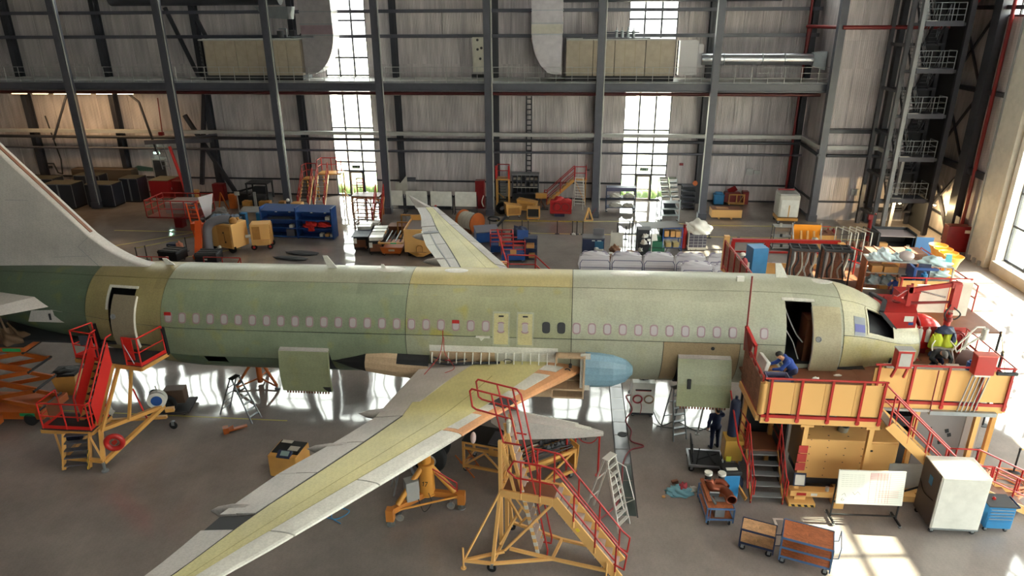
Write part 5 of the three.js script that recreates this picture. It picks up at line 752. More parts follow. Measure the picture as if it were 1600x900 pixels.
one('plastic_bags', 'heap of pale blue plastic bags on top of the timber-sided shelf', 'bags', [place(crumple(0.7, 0.4, 0.6, 0.3, 16), -0.3, 0, 0.05), place(crumple(0.5, 0.25, 0.5, 0.25, 14), 0.25, 0, 0.1), place(crumple(0.5, 0.3, 0.4, 0.25, 14), -0.7, 0, 0.15)], std('#b3c5cb', 0.45), [13.9, DK + 1.8, -6.0]);
one('film_roll', 'clear round plastic bag on the timber-sided shelf', 'bag', [SP(0.28, 0, 0.2, 0, 1.2, 0.8, 1)], std('#a99d9b', 0.3), [14.45, DK + 1.77, -5.8]);
one('cardboard_box', 'row of cardboard boxes on the upper shelf behind the nose', 'box', [RB(0.45, 0.3, 0.4, -0.4, 0.15, 0, 0.01), RB(0.6, 0.28, 0.4, 0.2, 0.14, 0, 0.01)], M.cardboard, [13.7, DK + 1.22, -5.85]);
one('plastic_bags', 'long row of blue-grey bags on the lower shelf behind the nose', 'bags', [0, 1, 2].map((k) => place(crumple(0.6, 0.35, 0.5, 0.22, 14), -0.6 + k * 0.6, 0, 0)), std('#8fa6ae', 0.5), [13.9, DK + 0.7, -5.85]);
one('paper_sign', 'turquoise card standing on the timber-sided shelf', 'card', [B(0.26, 0.38, 0.02, 0, 0.19, 0, -0.2)], M.teal, [14.7, DK + 1.77, -6.2]);
one('board_stack', 'brown board stack with dark battens behind the bag shelf', 'boards', [BB(-1.2, 0, -0.5, 1.2, 1.7, 0.5), ...[-0.8, -0.1, 0.6].map((k) => BB(k, 1.7, -0.5, k + 0.08, 1.74, 0.5))], M.brownPly, [14.7, DK, -7.4]);
{ const t = T('blue_locker', 'dark blue steel locker with a pale bottle beside the bag cart', 'locker', [15.0, DK, -5.15], -0.1); P(t, 'body', RB(0.12, 1.75, 0.9, -0.5, 0.88, 0, 0.02), M.blue); P(t, 'body_panel', BB(-0.5, 0.05, -0.45, 0.4, 1.7, -0.4), M.navy); P(t, 'rim', [BB(-0.55, 1.68, 0.3, 0.4, 1.78, 0.4)], M.blue); P(t, 'base', BB(-0.5, 0, -0.45, 0.45, 0.06, 0.45), M.charcoal); }
one('plastic_bottle', 'sky-blue plastic bottle hanging in the dark blue locker', 'bottle', [CY(0.13, 0.36, 0, 0.18, 0, 14), CY(0.06, 0.1, 0, 0.41, 0)], M.blueSky, [14.95, DK + 1.1, -4.95]);
shelfUnit('tool_cart', 'steel cart heaped with pale bags and tubes by the yellow funnels', [15.95, DK, -6.3], -0.1, 1.3, 0.8, 1.45, 3, M.galv, M.greyLight, { wheels: 0 });
one('plastic_bags', 'pale turquoise bags heaped on the steel cart by the yellow funnels', 'bags', [place(crumple(1.2, 0.3, 0.7, 0.28, 16), 0, 0, 0), place(crumple(0.9, 0.2, 0.5, 0.28, 14), 0.2, -0.45, 0.2)], std('#b4ccd0', 0.45), [15.95, DK + 1.48, -6.3]);
one('paper_sign', 'turquoise card on the steel bag cart', 'card', [B(0.26, 0.38, 0.02, 0, 0.19, 0, -0.2)], M.teal, [16.4, DK + 1.6, -6.1]);
one('steel_tubes', 'bundle of steel tubes lying through the steel bag cart', 'tubes', [0, 1, 2, 3].map((k) => rod([-0.7, 0.1 * k, 0.3], [0.5, 0.35 + 0.05 * k, 0.42], 0.025)), M.galv, [15.95, DK + 0.45, -6.2]);
// four yellow funnels
['frontmost', 'second', 'third', 'rearmost'].forEach((k, i) => { const t = T('funnel', k + ' of the four tall yellow funnels lined up before the red locker', 'funnel', [21.65 + i * 0.04, 0, -15.3 - i * 0.7], 0, 'yellow funnels'); P(t, 'cone', lathe([[0.19, 0.1], [0.2, 0.9], [0.24, 1.3], [0.36, 1.72], [0.52, 2.02], [0.5, 2.03], [0.34, 1.72], [0.22, 1.3], [0.18, 0.9], [0.17, 0.1]], 26), std('#eaa84e', 0.4)); P(t, 'foot', CY(0.28, 0.1, 0, 0.05, 0, 20), M.yellow); });
openGuardThing();
function openGuardThing() { const t = T('guard_fence', 'brown-orange low fence running beside the yellow funnels', 'fence', [0, 0, 0]); openGuard(t, [[20.3, 0, -18.6], [20.9, 0, -16.8], [21.1, 0, -14.8]], 1.15, { mat: M.brown, r: 0.04 }); P(t, 'panel', bar([20.35, 0.5, -18.5], [21.05, 0.5, -14.9], 0.03, 0.7), M.yellowDark); }
// behind the dock: pigeonhole rack, blue board, fire extinguishers
{ const t = T('divider_rack', 'black rack with tall pale divider frames behind the far platform', 'rack', [18.2, 0, -20.3]); for (let i = 0; i < 5; i++) P(t, 'divider', [bar([-1.0 + i * 0.42, 1.95, -0.9], [-0.55 + i * 0.42, 1.95, 0.5], 0.05, 0.05), bar([-1.0 + i * 0.42, 0.1, -0.9], [-1.0 + i * 0.42, 1.95, -0.9], 0.05), bar([-0.55 + i * 0.42, 0.1, 0.5], [-0.55 + i * 0.42, 1.95, 0.5], 0.05)], i > 3 ? M.charcoal : M.offwhite); P(t, 'cross_bar', [bar([-1, 1.6, -0.2], [1.0, 1.6, -0.2], 0.04), bar([-0.8, 0.4, 0.4], [1.2, 0.4, 0.4], 0.06)], M.charcoal); P(t, 'stored_parts', Array.from({ length: 8 }, (_, i) => place(crumple(0.25, 0.3, 0.4, 0.2), -0.6 + (i % 4) * 0.42, 0.4 + Math.floor(i / 4) * 0.6, 0.2)), M.brown); P(t, 'base', BB(-1, 0, -0.9, 1.2, 0.12, 0.6), M.charcoal); }
{ const t = T('open_shelf', 'big black open-fronted shelf box with pale top behind the dock', 'shelf', [20.6, 0, -20.6], -0.05); P(t, 'carcass', [BB(-1.1, 0, -0.9, -1.06, 1.9, 0.7), BB(1.06, 0, -0.9, 1.1, 1.9, 0.7), BB(-1.1, 0, -0.92, 1.1, 1.9, -0.88), BB(-1.1, 0, -0.9, 1.1, 0.1, 0.7)], M.black); P(t, 'top', [BB(-1.08, 1.68, -0.88, 1.08, 1.72, 0.66)], std('#8a7c7c', 0.5)); P(t, 'shelf', BB(-1.08, 0.85, -0.88, 1.08, 0.9, 0.66), M.charcoal); P(t, 'carton', [RB(0.5, 0.25, 0.4, -0.7, 1.05, 0.3, 0.01)], M.cardboard); P(t, 'roll', CY(0.1, 0.2, 0.8, 1.0, 0.4), M.offwhite); }
one('blue_board', 'plain blue board standing to the right of the black shelf box', 'board', [B(1.2, 1.3, 0.06, 0, 1.0, 0), BB(-0.5, 0, -0.05, -0.44, 0.4, 0.05), BB(0.44, 0, -0.05, 0.5, 0.4, 0.05)], std('#2f5f8e', 0.5), [22.2, 0, -20.1], -0.1);
one('white_bin', 'small white bin behind the black shelf box', 'bin', [RB(0.4, 1.2, 0.4, 0, 0.6, 0, 0.04)], M.white, [22.2, 0, -21.6]);
{ const t = T('yellow_crate', 'low yellow machine crate with dark ribbed top left of the black shelf rack', 'crate', [16.5, 0, -22.3]); P(t, 'body', RB(2.0, 1.1, 1.2, 0, 0.6, 0, 0.03), M.yellow); P(t, 'top', [BB(-0.95, 1.14, -0.55, 0.95, 1.2, 0.55), ...[-0.5, 0, 0.5].map((x) => BB(x, 1.2, -0.4, x + 0.25, 1.26, 0.3))], M.brown); P(t, 'rail', pipe([[-1.05, 1.2, -0.5], [-0.9, 1.45, -0.5], [0.9, 1.45, -0.5]], 0.03), M.red); P(t, 'skid', [BB(-1, 0, -0.5, 1, 0.06, -0.3), BB(-1, 0, 0.3, 1, 0.06, 0.5)], M.charcoal); }
{ const t = T('fire_extinguisher', 'dark red fire extinguisher pair standing behind the far platform guard', 'fire extinguisher', [17.5, 0, -23.4]); for (const x of [0, 0.35]) P(t, 'cylinder', [CY(0.14, 0.95, x, 0.5, 0, 16), SP(0.14, x, 0.98, 0), CY(0.05, 0.14, x, 1.12, 0)], M.redDark); P(t, 'bracket', BB(-0.2, 0, -0.15, 0.55, 0.04, 0.15), M.black); }
{ const t = T('part_carrier', 'bright orange open hopper with curved ribs beyond the far platform', 'hopper', [15.4, 0, -21.0], -0.05); P(t, 'back', [B(1.7, 1.5, 0.06, 0, 1.25, -0.5, 0.25)], std('#d8851f', 0.45)); for (const x of [-0.85, 0.85]) P(t, 'cheek', [bar([x, 0.2, 0.5], [x * 1.05, 2.0, -0.6], 0.06, 0.12)], M.greyLight); for (const x of [-0.4, 0, 0.4]) P(t, 'rib', [bar([x, 0.3, 0.4], [x, 1.6, -0.2], 0.12, 0.16)], M.yellowDark); P(t, 'sack', place(crumple(0.5, 0.35, 0.5, 0.15), 0.45, 0.9, 0.1), M.offwhite); P(t, 'base', [BB(-0.9, 0.05, -0.6, 0.9, 0.2, 0.6)], M.yellowDark); castors(t, -0.7, 0.7, -0.4, 0.4, 0.05); }
shelfUnit('wire_cart', 'dark wire shelf cart with jars left of the orange hopper', [14.15, 0, -22.3], -0.05, 1.2, 0.7, 1.6, 3, M.steelDark, M.greyLight, { wheels: 1 });
for (let i = 0; i < 3; i++) one('jar', ['top', 'middle', 'bottom'][i] + ' shelf jar on the dark wire cart', 'jar', [CY(0.08, 0.2, 0, 0.1, 0, 12)], i ? M.charcoal : M.offwhite, [13.95 + i * 0.1, [1.62, 0.89, 0.17][i], -22.1]);
one('red_locker', 'dark red steel locker with white notice against the right wall', 'locker', [RB(1.35, 1.75, 0.75, 0, 0.88, 0, 0.02), ], M.redDark, [25.5, 0, -22.7], -0.1);
one('paper_notice', 'white notice on the dark red locker by the right wall', 'notice', [B(0.34, 0.22, 0.01, 0, 0, 0)], M.white, [25.95, 1.42, -22.24], -0.15);
one('breaker_box', 'pale electrical box with black switches on a stand beside the red locker', 'electrical box', [B(0.08, 1.0, 0.5, 0, 1.5, 0), rod([0, 0, 0], [0, 1.1, 0], 0.04), ...[1.3, 1.5, 1.7].map((y) => B(0.03, 0.1, 0.15, -0.05, y, 0.05))], M.greyLight, [26.05, 0, -23.9]);
// ================================================================ people
function blob(bones, cell = 0.022) {                       // smooth union of tapered capsules [ax,ay,az, bx,by,bz, r0, r1]
  const lo = V(9, 9, 9), hi = V(-9, -9, -9);
  for (const b of bones) { const R = Math.max(b[6], b[7]) + 0.06; for (const k of [0, 3]) { lo.min(V(b[k] - R, b[k + 1] - R, b[k + 2] - R)); hi.max(V(b[k] + R, b[k + 1] + R, b[k + 2] + R)); } }
  const half = Math.max(hi.x - lo.x, hi.y - lo.y, hi.z - lo.z) / 2, c = lo.clone().add(hi).multiplyScalar(0.5), N = Math.min(96, Math.ceil((2 * half) / cell) + 4);
  const mc = new MarchingCubes(N, new THREE.MeshBasicMaterial(), false, false, 60000); mc.isolation = 0;
  const bs = bones.map((b) => { const d = [b[3] - b[0], b[4] - b[1], b[5] - b[2]]; return [...b, d, d[0] * d[0] + d[1] * d[1] + d[2] * d[2] || 1e-9]; });
  for (let k = 0; k < N; k++) for (let j = 0; j < N; j++) for (let i = 0; i < N; i++) {
    const x = c.x + ((i - N / 2) / (N / 2)) * half, y = c.y + ((j - N / 2) / (N / 2)) * half, z = c.z + ((k - N / 2) / (N / 2)) * half; let e = 0;
    for (const b of bs) { const px = x - b[0], py = y - b[1], pz = z - b[2], t = Math.min(1, Math.max(0, (px * b[8][0] + py * b[8][1] + pz * b[8][2]) / b[9])), dx = px - b[8][0] * t, dy = py - b[8][1] * t, dz = pz - b[8][2] * t; const s = Math.sqrt(dx * dx + dy * dy + dz * dz) - (b[6] + (b[7] - b[6]) * t); if (s < 0.3) e += Math.exp(-s / 0.014); }
    mc.field[i + j * N + k * N * N] = e > 1e-12 ? 0.014 * Math.log(e) : -0.4;
  }
  mc.update();
  const n = mc.count !== undefined ? mc.count : mc.geometry.drawRange.count, g = new THREE.BufferGeometry();
  g.setAttribute('position', new THREE.BufferAttribute(mc.positionArray.slice(0, n * 3), 3)); g.setAttribute('normal', new THREE.BufferAttribute(mc.normalArray.slice(0, n * 3), 3));
  g.scale(half, half, half); g.translate(c.x, c.y, c.z); return g;
}
const fingers = (w, e, s) => { w = vec(w); e = vec(e); const d = e.clone().sub(w).normalize(), side = V(0, 1, 0).cross(d).normalize(), o = []; for (let i = 0; i < 4; i++) { const a = w.clone().addScaledVector(d, 0.075).addScaledVector(side, (i - 1.5) * 0.021), b = a.clone().addScaledVector(d, [0.034, 0.042, 0.04, 0.03][i]), c2 = b.clone().addScaledVector(d, 0.026).add(V(0, -0.022, 0)); o.push([...a.toArray(), ...b.toArray(), 0.0095, 0.009], [...b.toArray(), ...c2.toArray(), 0.009, 0.008]); } const a = w.clone().addScaledVector(side, s * 0.03).addScaledVector(d, 0.03), b = a.clone().addScaledVector(side, s * 0.035).addScaledVector(d, 0.04); o.push([...a.toArray(), ...b.toArray(), 0.012, 0.01]); return o.map((q) => { const A = V(q[0], q[1], q[2]), E = V(q[3], q[4], q[5]); const g = new THREE.CapsuleGeometry(q[6], A.distanceTo(E), 3, 6); return along(g.translate(0, 0, 0), A, E); }); };
function person(label, pos, turn, J, top, legs, hairM, o = {}) {
  const t = T('person', label, 'person', pos, turn), f = J.face || V(0, 0, 1), h = J.head, hv = vec(h);
  const L = (a, b, r0, r1) => [...a, ...b, r0, r1], up = hv.clone().sub(vec(J.neck)).normalize(), fr = vec(J.face || [0, 0, 1]).normalize(), sd = up.clone().cross(fr).normalize(), at = (u, s, r) => hv.clone().addScaledVector(up, u).addScaledVector(fr, s).addScaledVector(sd, r).toArray();
  const head = [L(at(0.03, -0.015, 0), at(0.04, 0.005, 0), 0.092, 0.09), L(at(-0.05, 0.02, 0), at(-0.085, 0.045, 0), 0.066, 0.045), L(J.neck, h, 0.055, 0.05), L(at(0.0, 0.095, 0), at(-0.03, 0.112, 0), 0.012, 0.015), L(at(0, 0, 0.085), at(-0.03, 0, 0.088), 0.016, 0.012), L(at(0, 0, -0.085), at(-0.03, 0, -0.088), 0.016, 0.012), L(at(-0.06, 0.085, 0.02), at(-0.06, 0.085, -0.02), 0.013, 0.013)];
  const hands = ['L', 'R'].map((k) => L(J['wr' + k], J['hd' + k], 0.028, 0.036));
  P(t, 'body', [blob([...head, L(J.neck, J.chest, 0.07, 0.12), ...['L', 'R'].flatMap((k) => [L(J['sh' + k], J['el' + k], 0.045, 0.036), L(J['el' + k], J['wr' + k], 0.036, 0.026)]), ...hands, L(J.chest, J.hip, 0.12, 0.12)], 0.018), ...['L', 'R'].flatMap((k, i) => fingers(J['wr' + k], J['hd' + k], i ? -1 : 1))], std('#c08a6a', 0.55));
  P(t, 'jacket', blob([L(J.chest, J.hip, 0.155, 0.15), L(J.shL, J.shR, 0.085, 0.085), L(J.neck, J.chest, 0.07, 0.16), ...['L', 'R'].flatMap((k) => [L(J['sh' + k], J['el' + k], 0.075, 0.06), L(J['el' + k], J['wr' + k], 0.058, 0.046)])], 0.02), top);
  P(t, 'trousers', blob(['L', 'R'].flatMap((k) => [L(J['hp' + k], J['kn' + k], 0.105, 0.07), L(J['kn' + k], J['an' + k], 0.068, 0.055)]).concat([L(J.hpL, J.hpR, 0.11, 0.11), L(J.hip, J.hip, 0.14, 0.14)]), 0.024), legs);
  for (const k of ['L', 'R']) { const a = vec(J['an' + k]); P(t, 'shoe', blob([L(a.clone().add(V(0, -0.04, 0)).toArray(), a.clone().addScaledVector(V(fr.x, 0, fr.z).normalize(), 0.15).add(V(0, -0.055, 0)).toArray(), 0.05, 0.04)], 0.02), M.black); }
  P(t, o.cap ? 'cap' : 'hair', blob([L(at(0.06, -0.025, 0), at(0.065, 0.01, 0), 0.093, 0.088), L(at(0.0, -0.05, 0), at(0.03, -0.05, 0), 0.072, 0.08), ...(o.cap ? [L(at(0.07, 0.08, 0.03), at(0.06, 0.14, 0), 0.02, 0.015), L(at(0.07, 0.08, -0.03), at(0.06, 0.14, 0), 0.02, 0.015)] : [])], 0.016), hairM);
  P(t, 'eyes', [SP(0.011, ...at(0.015, 0.088, 0.033)), SP(0.011, ...at(0.015, 0.088, -0.033))], M.black); if (o.extra) o.extra(t); return t;
}
const workBlue = std('#22408a', 0.8), workNavy = std('#1c2747', 0.8), hair = std('#191614', 0.7);
const low = (J) => Object.fromEntries(Object.entries(J).map(([k, v]) => [k, /^(face|an)/.test(k) ? v : /^kn/.test(k) ? [v[0] - 0.16 * (J.face[0] < -0.5), v[1] - 0.08, v[2] + 0.16 * (J.face[2] > 0.5)] : [v[0], v[1] - 0.33, v[2]]]));   // knees bent
// man leaning over the small table, facing -x
person('man in a blue work jacket leaning over a box at the cabin door platform', [7.28, DS, 3.15], 0, low({ face: [-0.9, -0.35, 0.1], head: [-0.42, 1.42, 0.02], neck: [-0.3, 1.3, 0.02], chest: [-0.12, 1.18, 0], hip: [0.08, 0.92, 0], shL: [-0.2, 1.28, 0.2], shR: [-0.2, 1.28, -0.2], elL: [-0.38, 1.05, 0.26], elR: [-0.42, 1.05, -0.22], wrL: [-0.62, 1.0, 0.2], wrR: [-0.66, 1.0, -0.16], hdL: [-0.7, 0.98, 0.17], hdR: [-0.74, 0.98, -0.13], hpL: [0.08, 0.9, 0.1], hpR: [0.08, 0.9, -0.1], knL: [0.05, 0.5, 0.12], knR: [0.12, 0.5, -0.12], anL: [0.08, 0.1, 0.13], anR: [0.16, 0.1, -0.13] }), workBlue, workNavy, hair);
// man bent at the worktop on the right dock, facing the camera
person('man in black and white jacket with grey cap bending over the dock worktop', [12.5, DS, 1.75], 0, low({ face: [0.05, -0.65, 0.75], head: [0, 1.16, 0.38], neck: [0, 1.13, 0.24], chest: [0, 1.04, 0.1], hip: [0, 0.88, -0.14], shL: [0.2, 1.12, 0.16], shR: [-0.2, 1.12, 0.16], elL: [0.32, 0.92, 0.28], elR: [-0.32, 0.92, 0.28], wrL: [0.2, 0.86, 0.48], wrR: [-0.2, 0.86, 0.48], hdL: [0.14, 0.85, 0.54], hdR: [-0.14, 0.85, 0.54], hpL: [0.1, 0.88, -0.14], hpR: [-0.1, 0.88, -0.14], knL: [0.12, 0.48, -0.02], knR: [-0.12, 0.48, -0.02], anL: [0.12, 0.1, -0.1], anR: [-0.12, 0.1, -0.1] }), std('#202326', 0.8), workNavy, std('#6d6a68', 0.8), { cap: 1, extra: (t) => P(t, 'white_piping', [hose([[0.24, 1.2, 0.12], [0.36, 1.05, 0.22], [0.38, 0.92, 0.34]], 0.02), hose([[-0.24, 1.2, 0.12], [-0.36, 1.05, 0.22], [-0.38, 0.92, 0.34]], 0.02)], M.white) });
const standing = { face: [-0.2, 0.1, -1], head: [0, 1.6, 0.0], neck: [0, 1.46, 0.01], chest: [0, 1.3, 0], hip: [0, 0.95, 0], shL: [0.2, 1.4, 0], shR: [-0.2, 1.4, 0], elL: [0.27, 1.3, -0.22], elR: [-0.28, 1.12, 0.02], wrL: [0.2, 1.5, -0.36], wrR: [-0.26, 0.88, -0.06], hdL: [0.17, 1.58, -0.39], hdR: [-0.25, 0.8, -0.08], hpL: [0.1, 0.93, 0], hpR: [-0.1, 0.93, 0], knL: [0.12, 0.5, -0.02], knR: [-0.11, 0.5, 0.03], anL: [0.14, 0.1, 0.02], anR: [-0.12, 0.1, 0.08] };
person('person in dark navy overalls standing under the forward cargo door', [5.45, 0, 1.75], 0.2, standing, workNavy, workNavy, hair);
person('person in blue crouched between the shelves beyond the red cockpit cover', [13.9, DK, -4.9], 2.6, low({ ...standing, face: [-0.2, 0.1, -0.9] }), workBlue, workNavy, std('#4a2f22', 0.7));

// ================================================================ tall wing access stair
{
  const t = T('wing_access_stair', 'tall yellow wing access stair with red tube handrails in the foreground', 'stairs', [-0.26, 0, 7.83], -0.19), Y = M.amber, R2 = 0.026;
  flight(t, [1.95, 0.06, 0], [0.02, 2.4, 0], 0.68, 9, { mat: Y, sw: 0.05, sh: 0.3, rails: 0, tread: std('#b9a8a0', 0.55, 0, { map: wearTex }), td: 0.22, riser: 1 });
  P(t, 'deck', BB(-1.45, 2.34, -0.33, 0.05, 2.38, 0.33), M.brown); P(t, 'deck_beam', [BB(-1.5, 2.18, 0.32, 0.02, 2.42, 0.38), BB(-1.5, 2.3, -0.38, 0.1, 2.42, -0.32), BB(-1.5, 2.18, -0.38, -1.44, 2.42, 0.38)], Y);
  for (const s of [-1, 1]) {
    const z = s * 0.36, near = s > 0;
    P(t, 'handrail', pipe([[1.8, 0.55, z], [2.1, 0.42, z], [2.15, 0.95, z], [1.92, 1.15, z], [0.05, 3.4, z], [-0.35, 3.45, z], near ? [-1.1, 3.45, z] : [-0.75, 3.45, z], near ? [-1.28, 3.1, z] : [-0.75, 2.9, z], near ? [-1.05, 2.9, z] : [-0.7, 2.9, z], [-0.3, 2.9, z]], R2, 10), M.red);
    P(t, 'mid_rail', pipe([[-0.3, 2.9, z], [0.02, 2.88, z], [1.82, 0.68, z]], R2, 10), M.red);
    for (const x of near ? [-0.9, -0.35, 0.62, 1.25, 1.85] : [-0.6, -0.1, 0.62, 1.25, 1.85]) { const y = x < 0 ? 2.3 : 2.4 - x * 1.21; P(t, 'post', rod([x, y, z], [x, x < 0 ? 3.45 : y + 1.02, z], R2, 10), M.red); P(t, 'post_foot', CY(0.036, 0.2, x, y + 0.02, z, 10), Y); }
  }
  for (const z of [-0.3, 0.3]) { P(t, 'mast', [BB(-1.56, 0.4, z - 0.05, -1.46, 4.0, z + 0.05)], Y); P(t, 'mast_brace', [bar([-1.45, 3.9, z], [-1.1, 2.4, z], 0.05, 0.08)], Y); }
  P(t, 'mast_rung', Array.from({ length: 12 }, (_, i) => BB(-1.54, 2.6 + i * 0.115, -0.28, -1.48, 2.64 + i * 0.115, 0.28)), Y);
  P(t, 'cable_drum', [TO(0.12, 0.03, -1.42, 2.75, 0.1, 0, Math.PI / 2), CY(0.04, 0.2, -1.42, 2.6, 0.15, 10, Math.PI / 2)], M.yellow);
  const leg = (a, b, w = 0.075) => P(t, 'leg', bar(a, b, w, w), Y);
  leg([-1.52, 2.3, 0.32], [-1.57, 0.25, 1.0], 0.09); leg([-1.5, 2.3, -0.32], [-1.5, 0.25, -0.83], 0.09); leg([-1.5, 2.35, 0.33], [-2.4, 0.3, 1.1], 0.05); leg([0, 2.2, 0.34], [-1.3, 0.55, 0.66], 0.06); leg([0, 2.2, -0.34], [-1.2, 0.5, -0.6], 0.06); leg([-1.5, 2.1, 0], [-0.9, 1.4, 0.3], 0.06); leg([-1.5, 0.6, 0.5], [-0.95, 1.7, 0.1], 0.06); leg([-1.2, 2.1, 0.1], [-0.85, 1.25, -0.2], 0.05);
  const base = (a, b) => P(t, 'base_beam', bar(a, b, 0.08, 0.08), Y);
  base([-1.57, 0.3, 1.0], [0.04, 0.3, 0.36]); base([-1.2, 0.5, 0.5], [0.04, 0.3, 0.36]); base([0.04, 0.3, 0.36], [1.65, 0.3, 0.4]); base([-1.5, 0.3, -0.83], [0.14, 0.3, -0.5]); base([0.14, 0.3, -0.5], [1.65, 0.3, -0.4]); base([0.04, 0.3, 0.36], [0.14, 0.3, -0.5]); base([-2.4, 0.3, 1.1], [-1.57, 0.3, 1.0]); base([-2.4, 0.3, 1.1], [-1.3, 0.55, 0.7]); base([-1.57, 0.3, 1.0], [-1.5, 0.3, -0.83]);
  for (const [x, z, h] of [[-2.42, 1.1, 0.75], [1.62, 0.42, 0.6]]) P(t, 'outrigger_jack', [CY(0.03, h, x, h / 2, z), CY(0.08, 0.03, x, 0.015, z)], Y);
  castor(t, -1.57, 1.0, 0.14); castor(t, -1.5, -0.83, 0.14); castor(t, 1.7, 0.25, 0.1); castor(t, 1.7, -0.35, 0.1);
  // steep ladder rising through the deck to the wing
  const a = V(-0.42, 0.3, 0), b = V(-1.38, 4.55, 0);
  for (const s of [-1, 1]) { P(t, 'ladder_stile', bar([a.x, a.y, s * 0.24], [b.x, b.y, s * 0.24], 0.04, 0.1), s > 0 ? M.amber : M.amber); for (let i = 0; i < 9; i++) { const p = a.clone().lerp(b, (i + 0.25) / 17); P(t, 'stripe', B(0.11, 0.13, 0.045, p.x, p.y, s * 0.24, 0, 0, 0.22), M.white); } }
  for (let i = 0; i < 16; i++) { const p = a.clone().lerp(b, (i + 0.5) / 16); P(t, 'ladder_tread', B(0.16, 0.03, 0.44, p.x + 0.03, p.y, 0), std('#b9a8a0', 0.55)); }
  for (const s of [-1, 1]) {
    const z = s * 0.27; P(t, 'ladder_rail', pipe([[a.x + 0.02, a.y - 0.02, z], [a.x + 0.28, a.y - 0.02, z], [a.x + 0.3, a.y + 0.2, z], [-1.06, 5.2, z], [-1.18, 5.36, z], [-2.3, 5.5, z], [-2.36, 5.42, z], [-2.3, 4.95, z], [-2.2, 4.88, z], [-1.15, 4.72, z]], R2, 10), M.red);
    P(t, 'ladder_rail_post', [rod([-1.75, 5.43, z], [-1.42, 3.95, z], R2, 10), rod([-1.42, 3.95, z], [-0.9, 3.95, z], R2, 10), rod([-1.3, 5.36, z], [-1.05, 4.1, z], R2, 10)], M.red);
  }
  P(t, 'spring_spool', [CY(0.06, 0.3, -1.25, 4.5, 0.34, 12), SP(0.07, -1.25, 4.7, 0.34)], M.offwhite);
  P(t, 'warning_sticker', B(0.12, 0.1, 0.004, 0.75, 1.5, 0.37, 0, 0, -0.9), std('#e3c92e', 0.5));
}
// yellow part trolleys under the wing
{
  const t = T('parts_trolley', 'yellow framed trolley with black top standing under the wing leading edge', 'trolley', [-2.72, 0, 3.55], -0.22), Y = M.yellow;
  for (const x of [-0.7, 0.7]) for (const z of [-0.5, 0.5]) P(t, 'leg', BB(x - 0.04, 0.18, z - 0.04, x + 0.04, 1.25, z + 0.04), Y);
  P(t, 'frame_rail', [0.26, 1.22].flatMap((y) => [BB(-0.74, y - 0.04, 0.46, 0.74, y + 0.04, 0.54), BB(-0.74, y - 0.04, -0.54, 0.74, y + 0.04, -0.46), BB(-0.74, y - 0.04, -0.5, -0.66, y + 0.04, 0.5), BB(0.66, y - 0.04, -0.5, 0.74, y + 0.04, 0.5)]).concat(BB(-0.74, 0.95, 0.46, 0.74, 1.02, 0.54)), Y);
  P(t, 'cross_brace', [bar([-0.66, 0.3, 0.5], [0.1, 0.92, 0.5], 0.05, 0.06), bar([0.05, 0.92, 0.5], [0.66, 0.3, 0.5], 0.05, 0.06)], Y); P(t, 'gusset', [B(0.34, 0.22, 0.06, 0.4, 0.98, 0.5), BB(0.25, 1.0, 0.5, 0.4, 1.2, 0.56)], Y);
  P(t, 'black_top', BB(-0.74, 1.26, -0.54, 0.74, 1.29, 0.54), M.black); P(t, 'grey_tray', BB(0.2, 1.29, -0.3, 0.95, 1.33, 0.5), M.steel); castors(t, -0.65, 0.65, -0.45, 0.45, 0.08);
}
{
  const t = T('cable_trolley', 'yellow trolley carrying black, white and red cable harnesses below the engine pylon', 'trolley', [-0.75, 0, 4.2], 0.62), Y = M.yellow;
  for (const x of [-1.05, 1.05]) for (const z of [-0.4, 0.4]) P(t, 'leg', BB(x - 0.04, 0.2, z - 0.04, x + 0.04, 1.15, z + 0.04), Y);
  for (const y of [0.3, 1.1]) P(t, 'frame_rail', [BB(-1.1, y - 0.06, 0.36, 1.1, y + 0.06, 0.44), BB(-1.1, y - 0.06, -0.44, 1.1, y + 0.06, -0.36), BB(-1.1, y - 0.06, -0.4, -1.02, y + 0.06, 0.4), BB(1.02, y - 0.06, -0.4, 1.1, y + 0.06, 0.4)], Y);
  P(t, 'tilted_side', [bar([-0.2, 0.35, 0.42], [0.9, 1.05, 0.42], 0.05, 0.08), quad8([1.12, 0.35, -0.4], [1.12, 1.3, -0.4], [1.2, 1.25, 0.4], [1.12, 0.35, 0.4], 0.03)], Y);
  for (let i = 0; i < 9; i++) { const z = -0.34 + i * 0.085; P(t, 'cable', hose([[-1.0, 1.22, z], [-0.4, 1.26 + rr(0, 0.1), z + rr(-0.05, 0.05)], [0.3, 1.24 + rr(0, 0.12), z + rr(-0.05, 0.05)], [1.0, 1.25, z]], 0.028, 24), [M.black, M.offwhite, M.redDark, M.charcoal][i % 4]); }
  P(t, 'fittings', Array.from({ length: 10 }, (_, i) => place(crumple(0.28, 0.14, 0.2, 0.3), 0.1 + (i % 5) * 0.2, 1.3, -0.25 + Math.floor(i / 5) * 0.35)), M.charcoal); castors(t, -0.95, 0.95, -0.35, 0.35, 0.09);
}
{ const t = T('chain_post', 'red posts with a slack red chain standing under the pylon tip', 'barrier post', [0, 0, 0]); for (const [x, z, h] of [[0.35, 3.55, 1.55], [1.15, 3.75, 1.7], [0.05, 3.9, 1.6]]) P(t, 'post', [rod([x, 0, z], [x, h, z], 0.035), CY(0.1, 0.02, x, 0.01, z)], M.red); P(t, 'chain', hose([[0.35, 1.5, 3.55], [0.6, 1.25, 3.6], [0.9, 1.28, 3.68], [1.15, 1.62, 3.75]], 0.02, 20), M.red); P(t, 'yellow_cap', [SP(0.06, 0.1, 1.68, 3.9), SP(0.06, 0.55, 1.75, 3.7), SP(0.06, 0.75, 1.7, 3.7)], std('#d5b62c', 0.5)); }
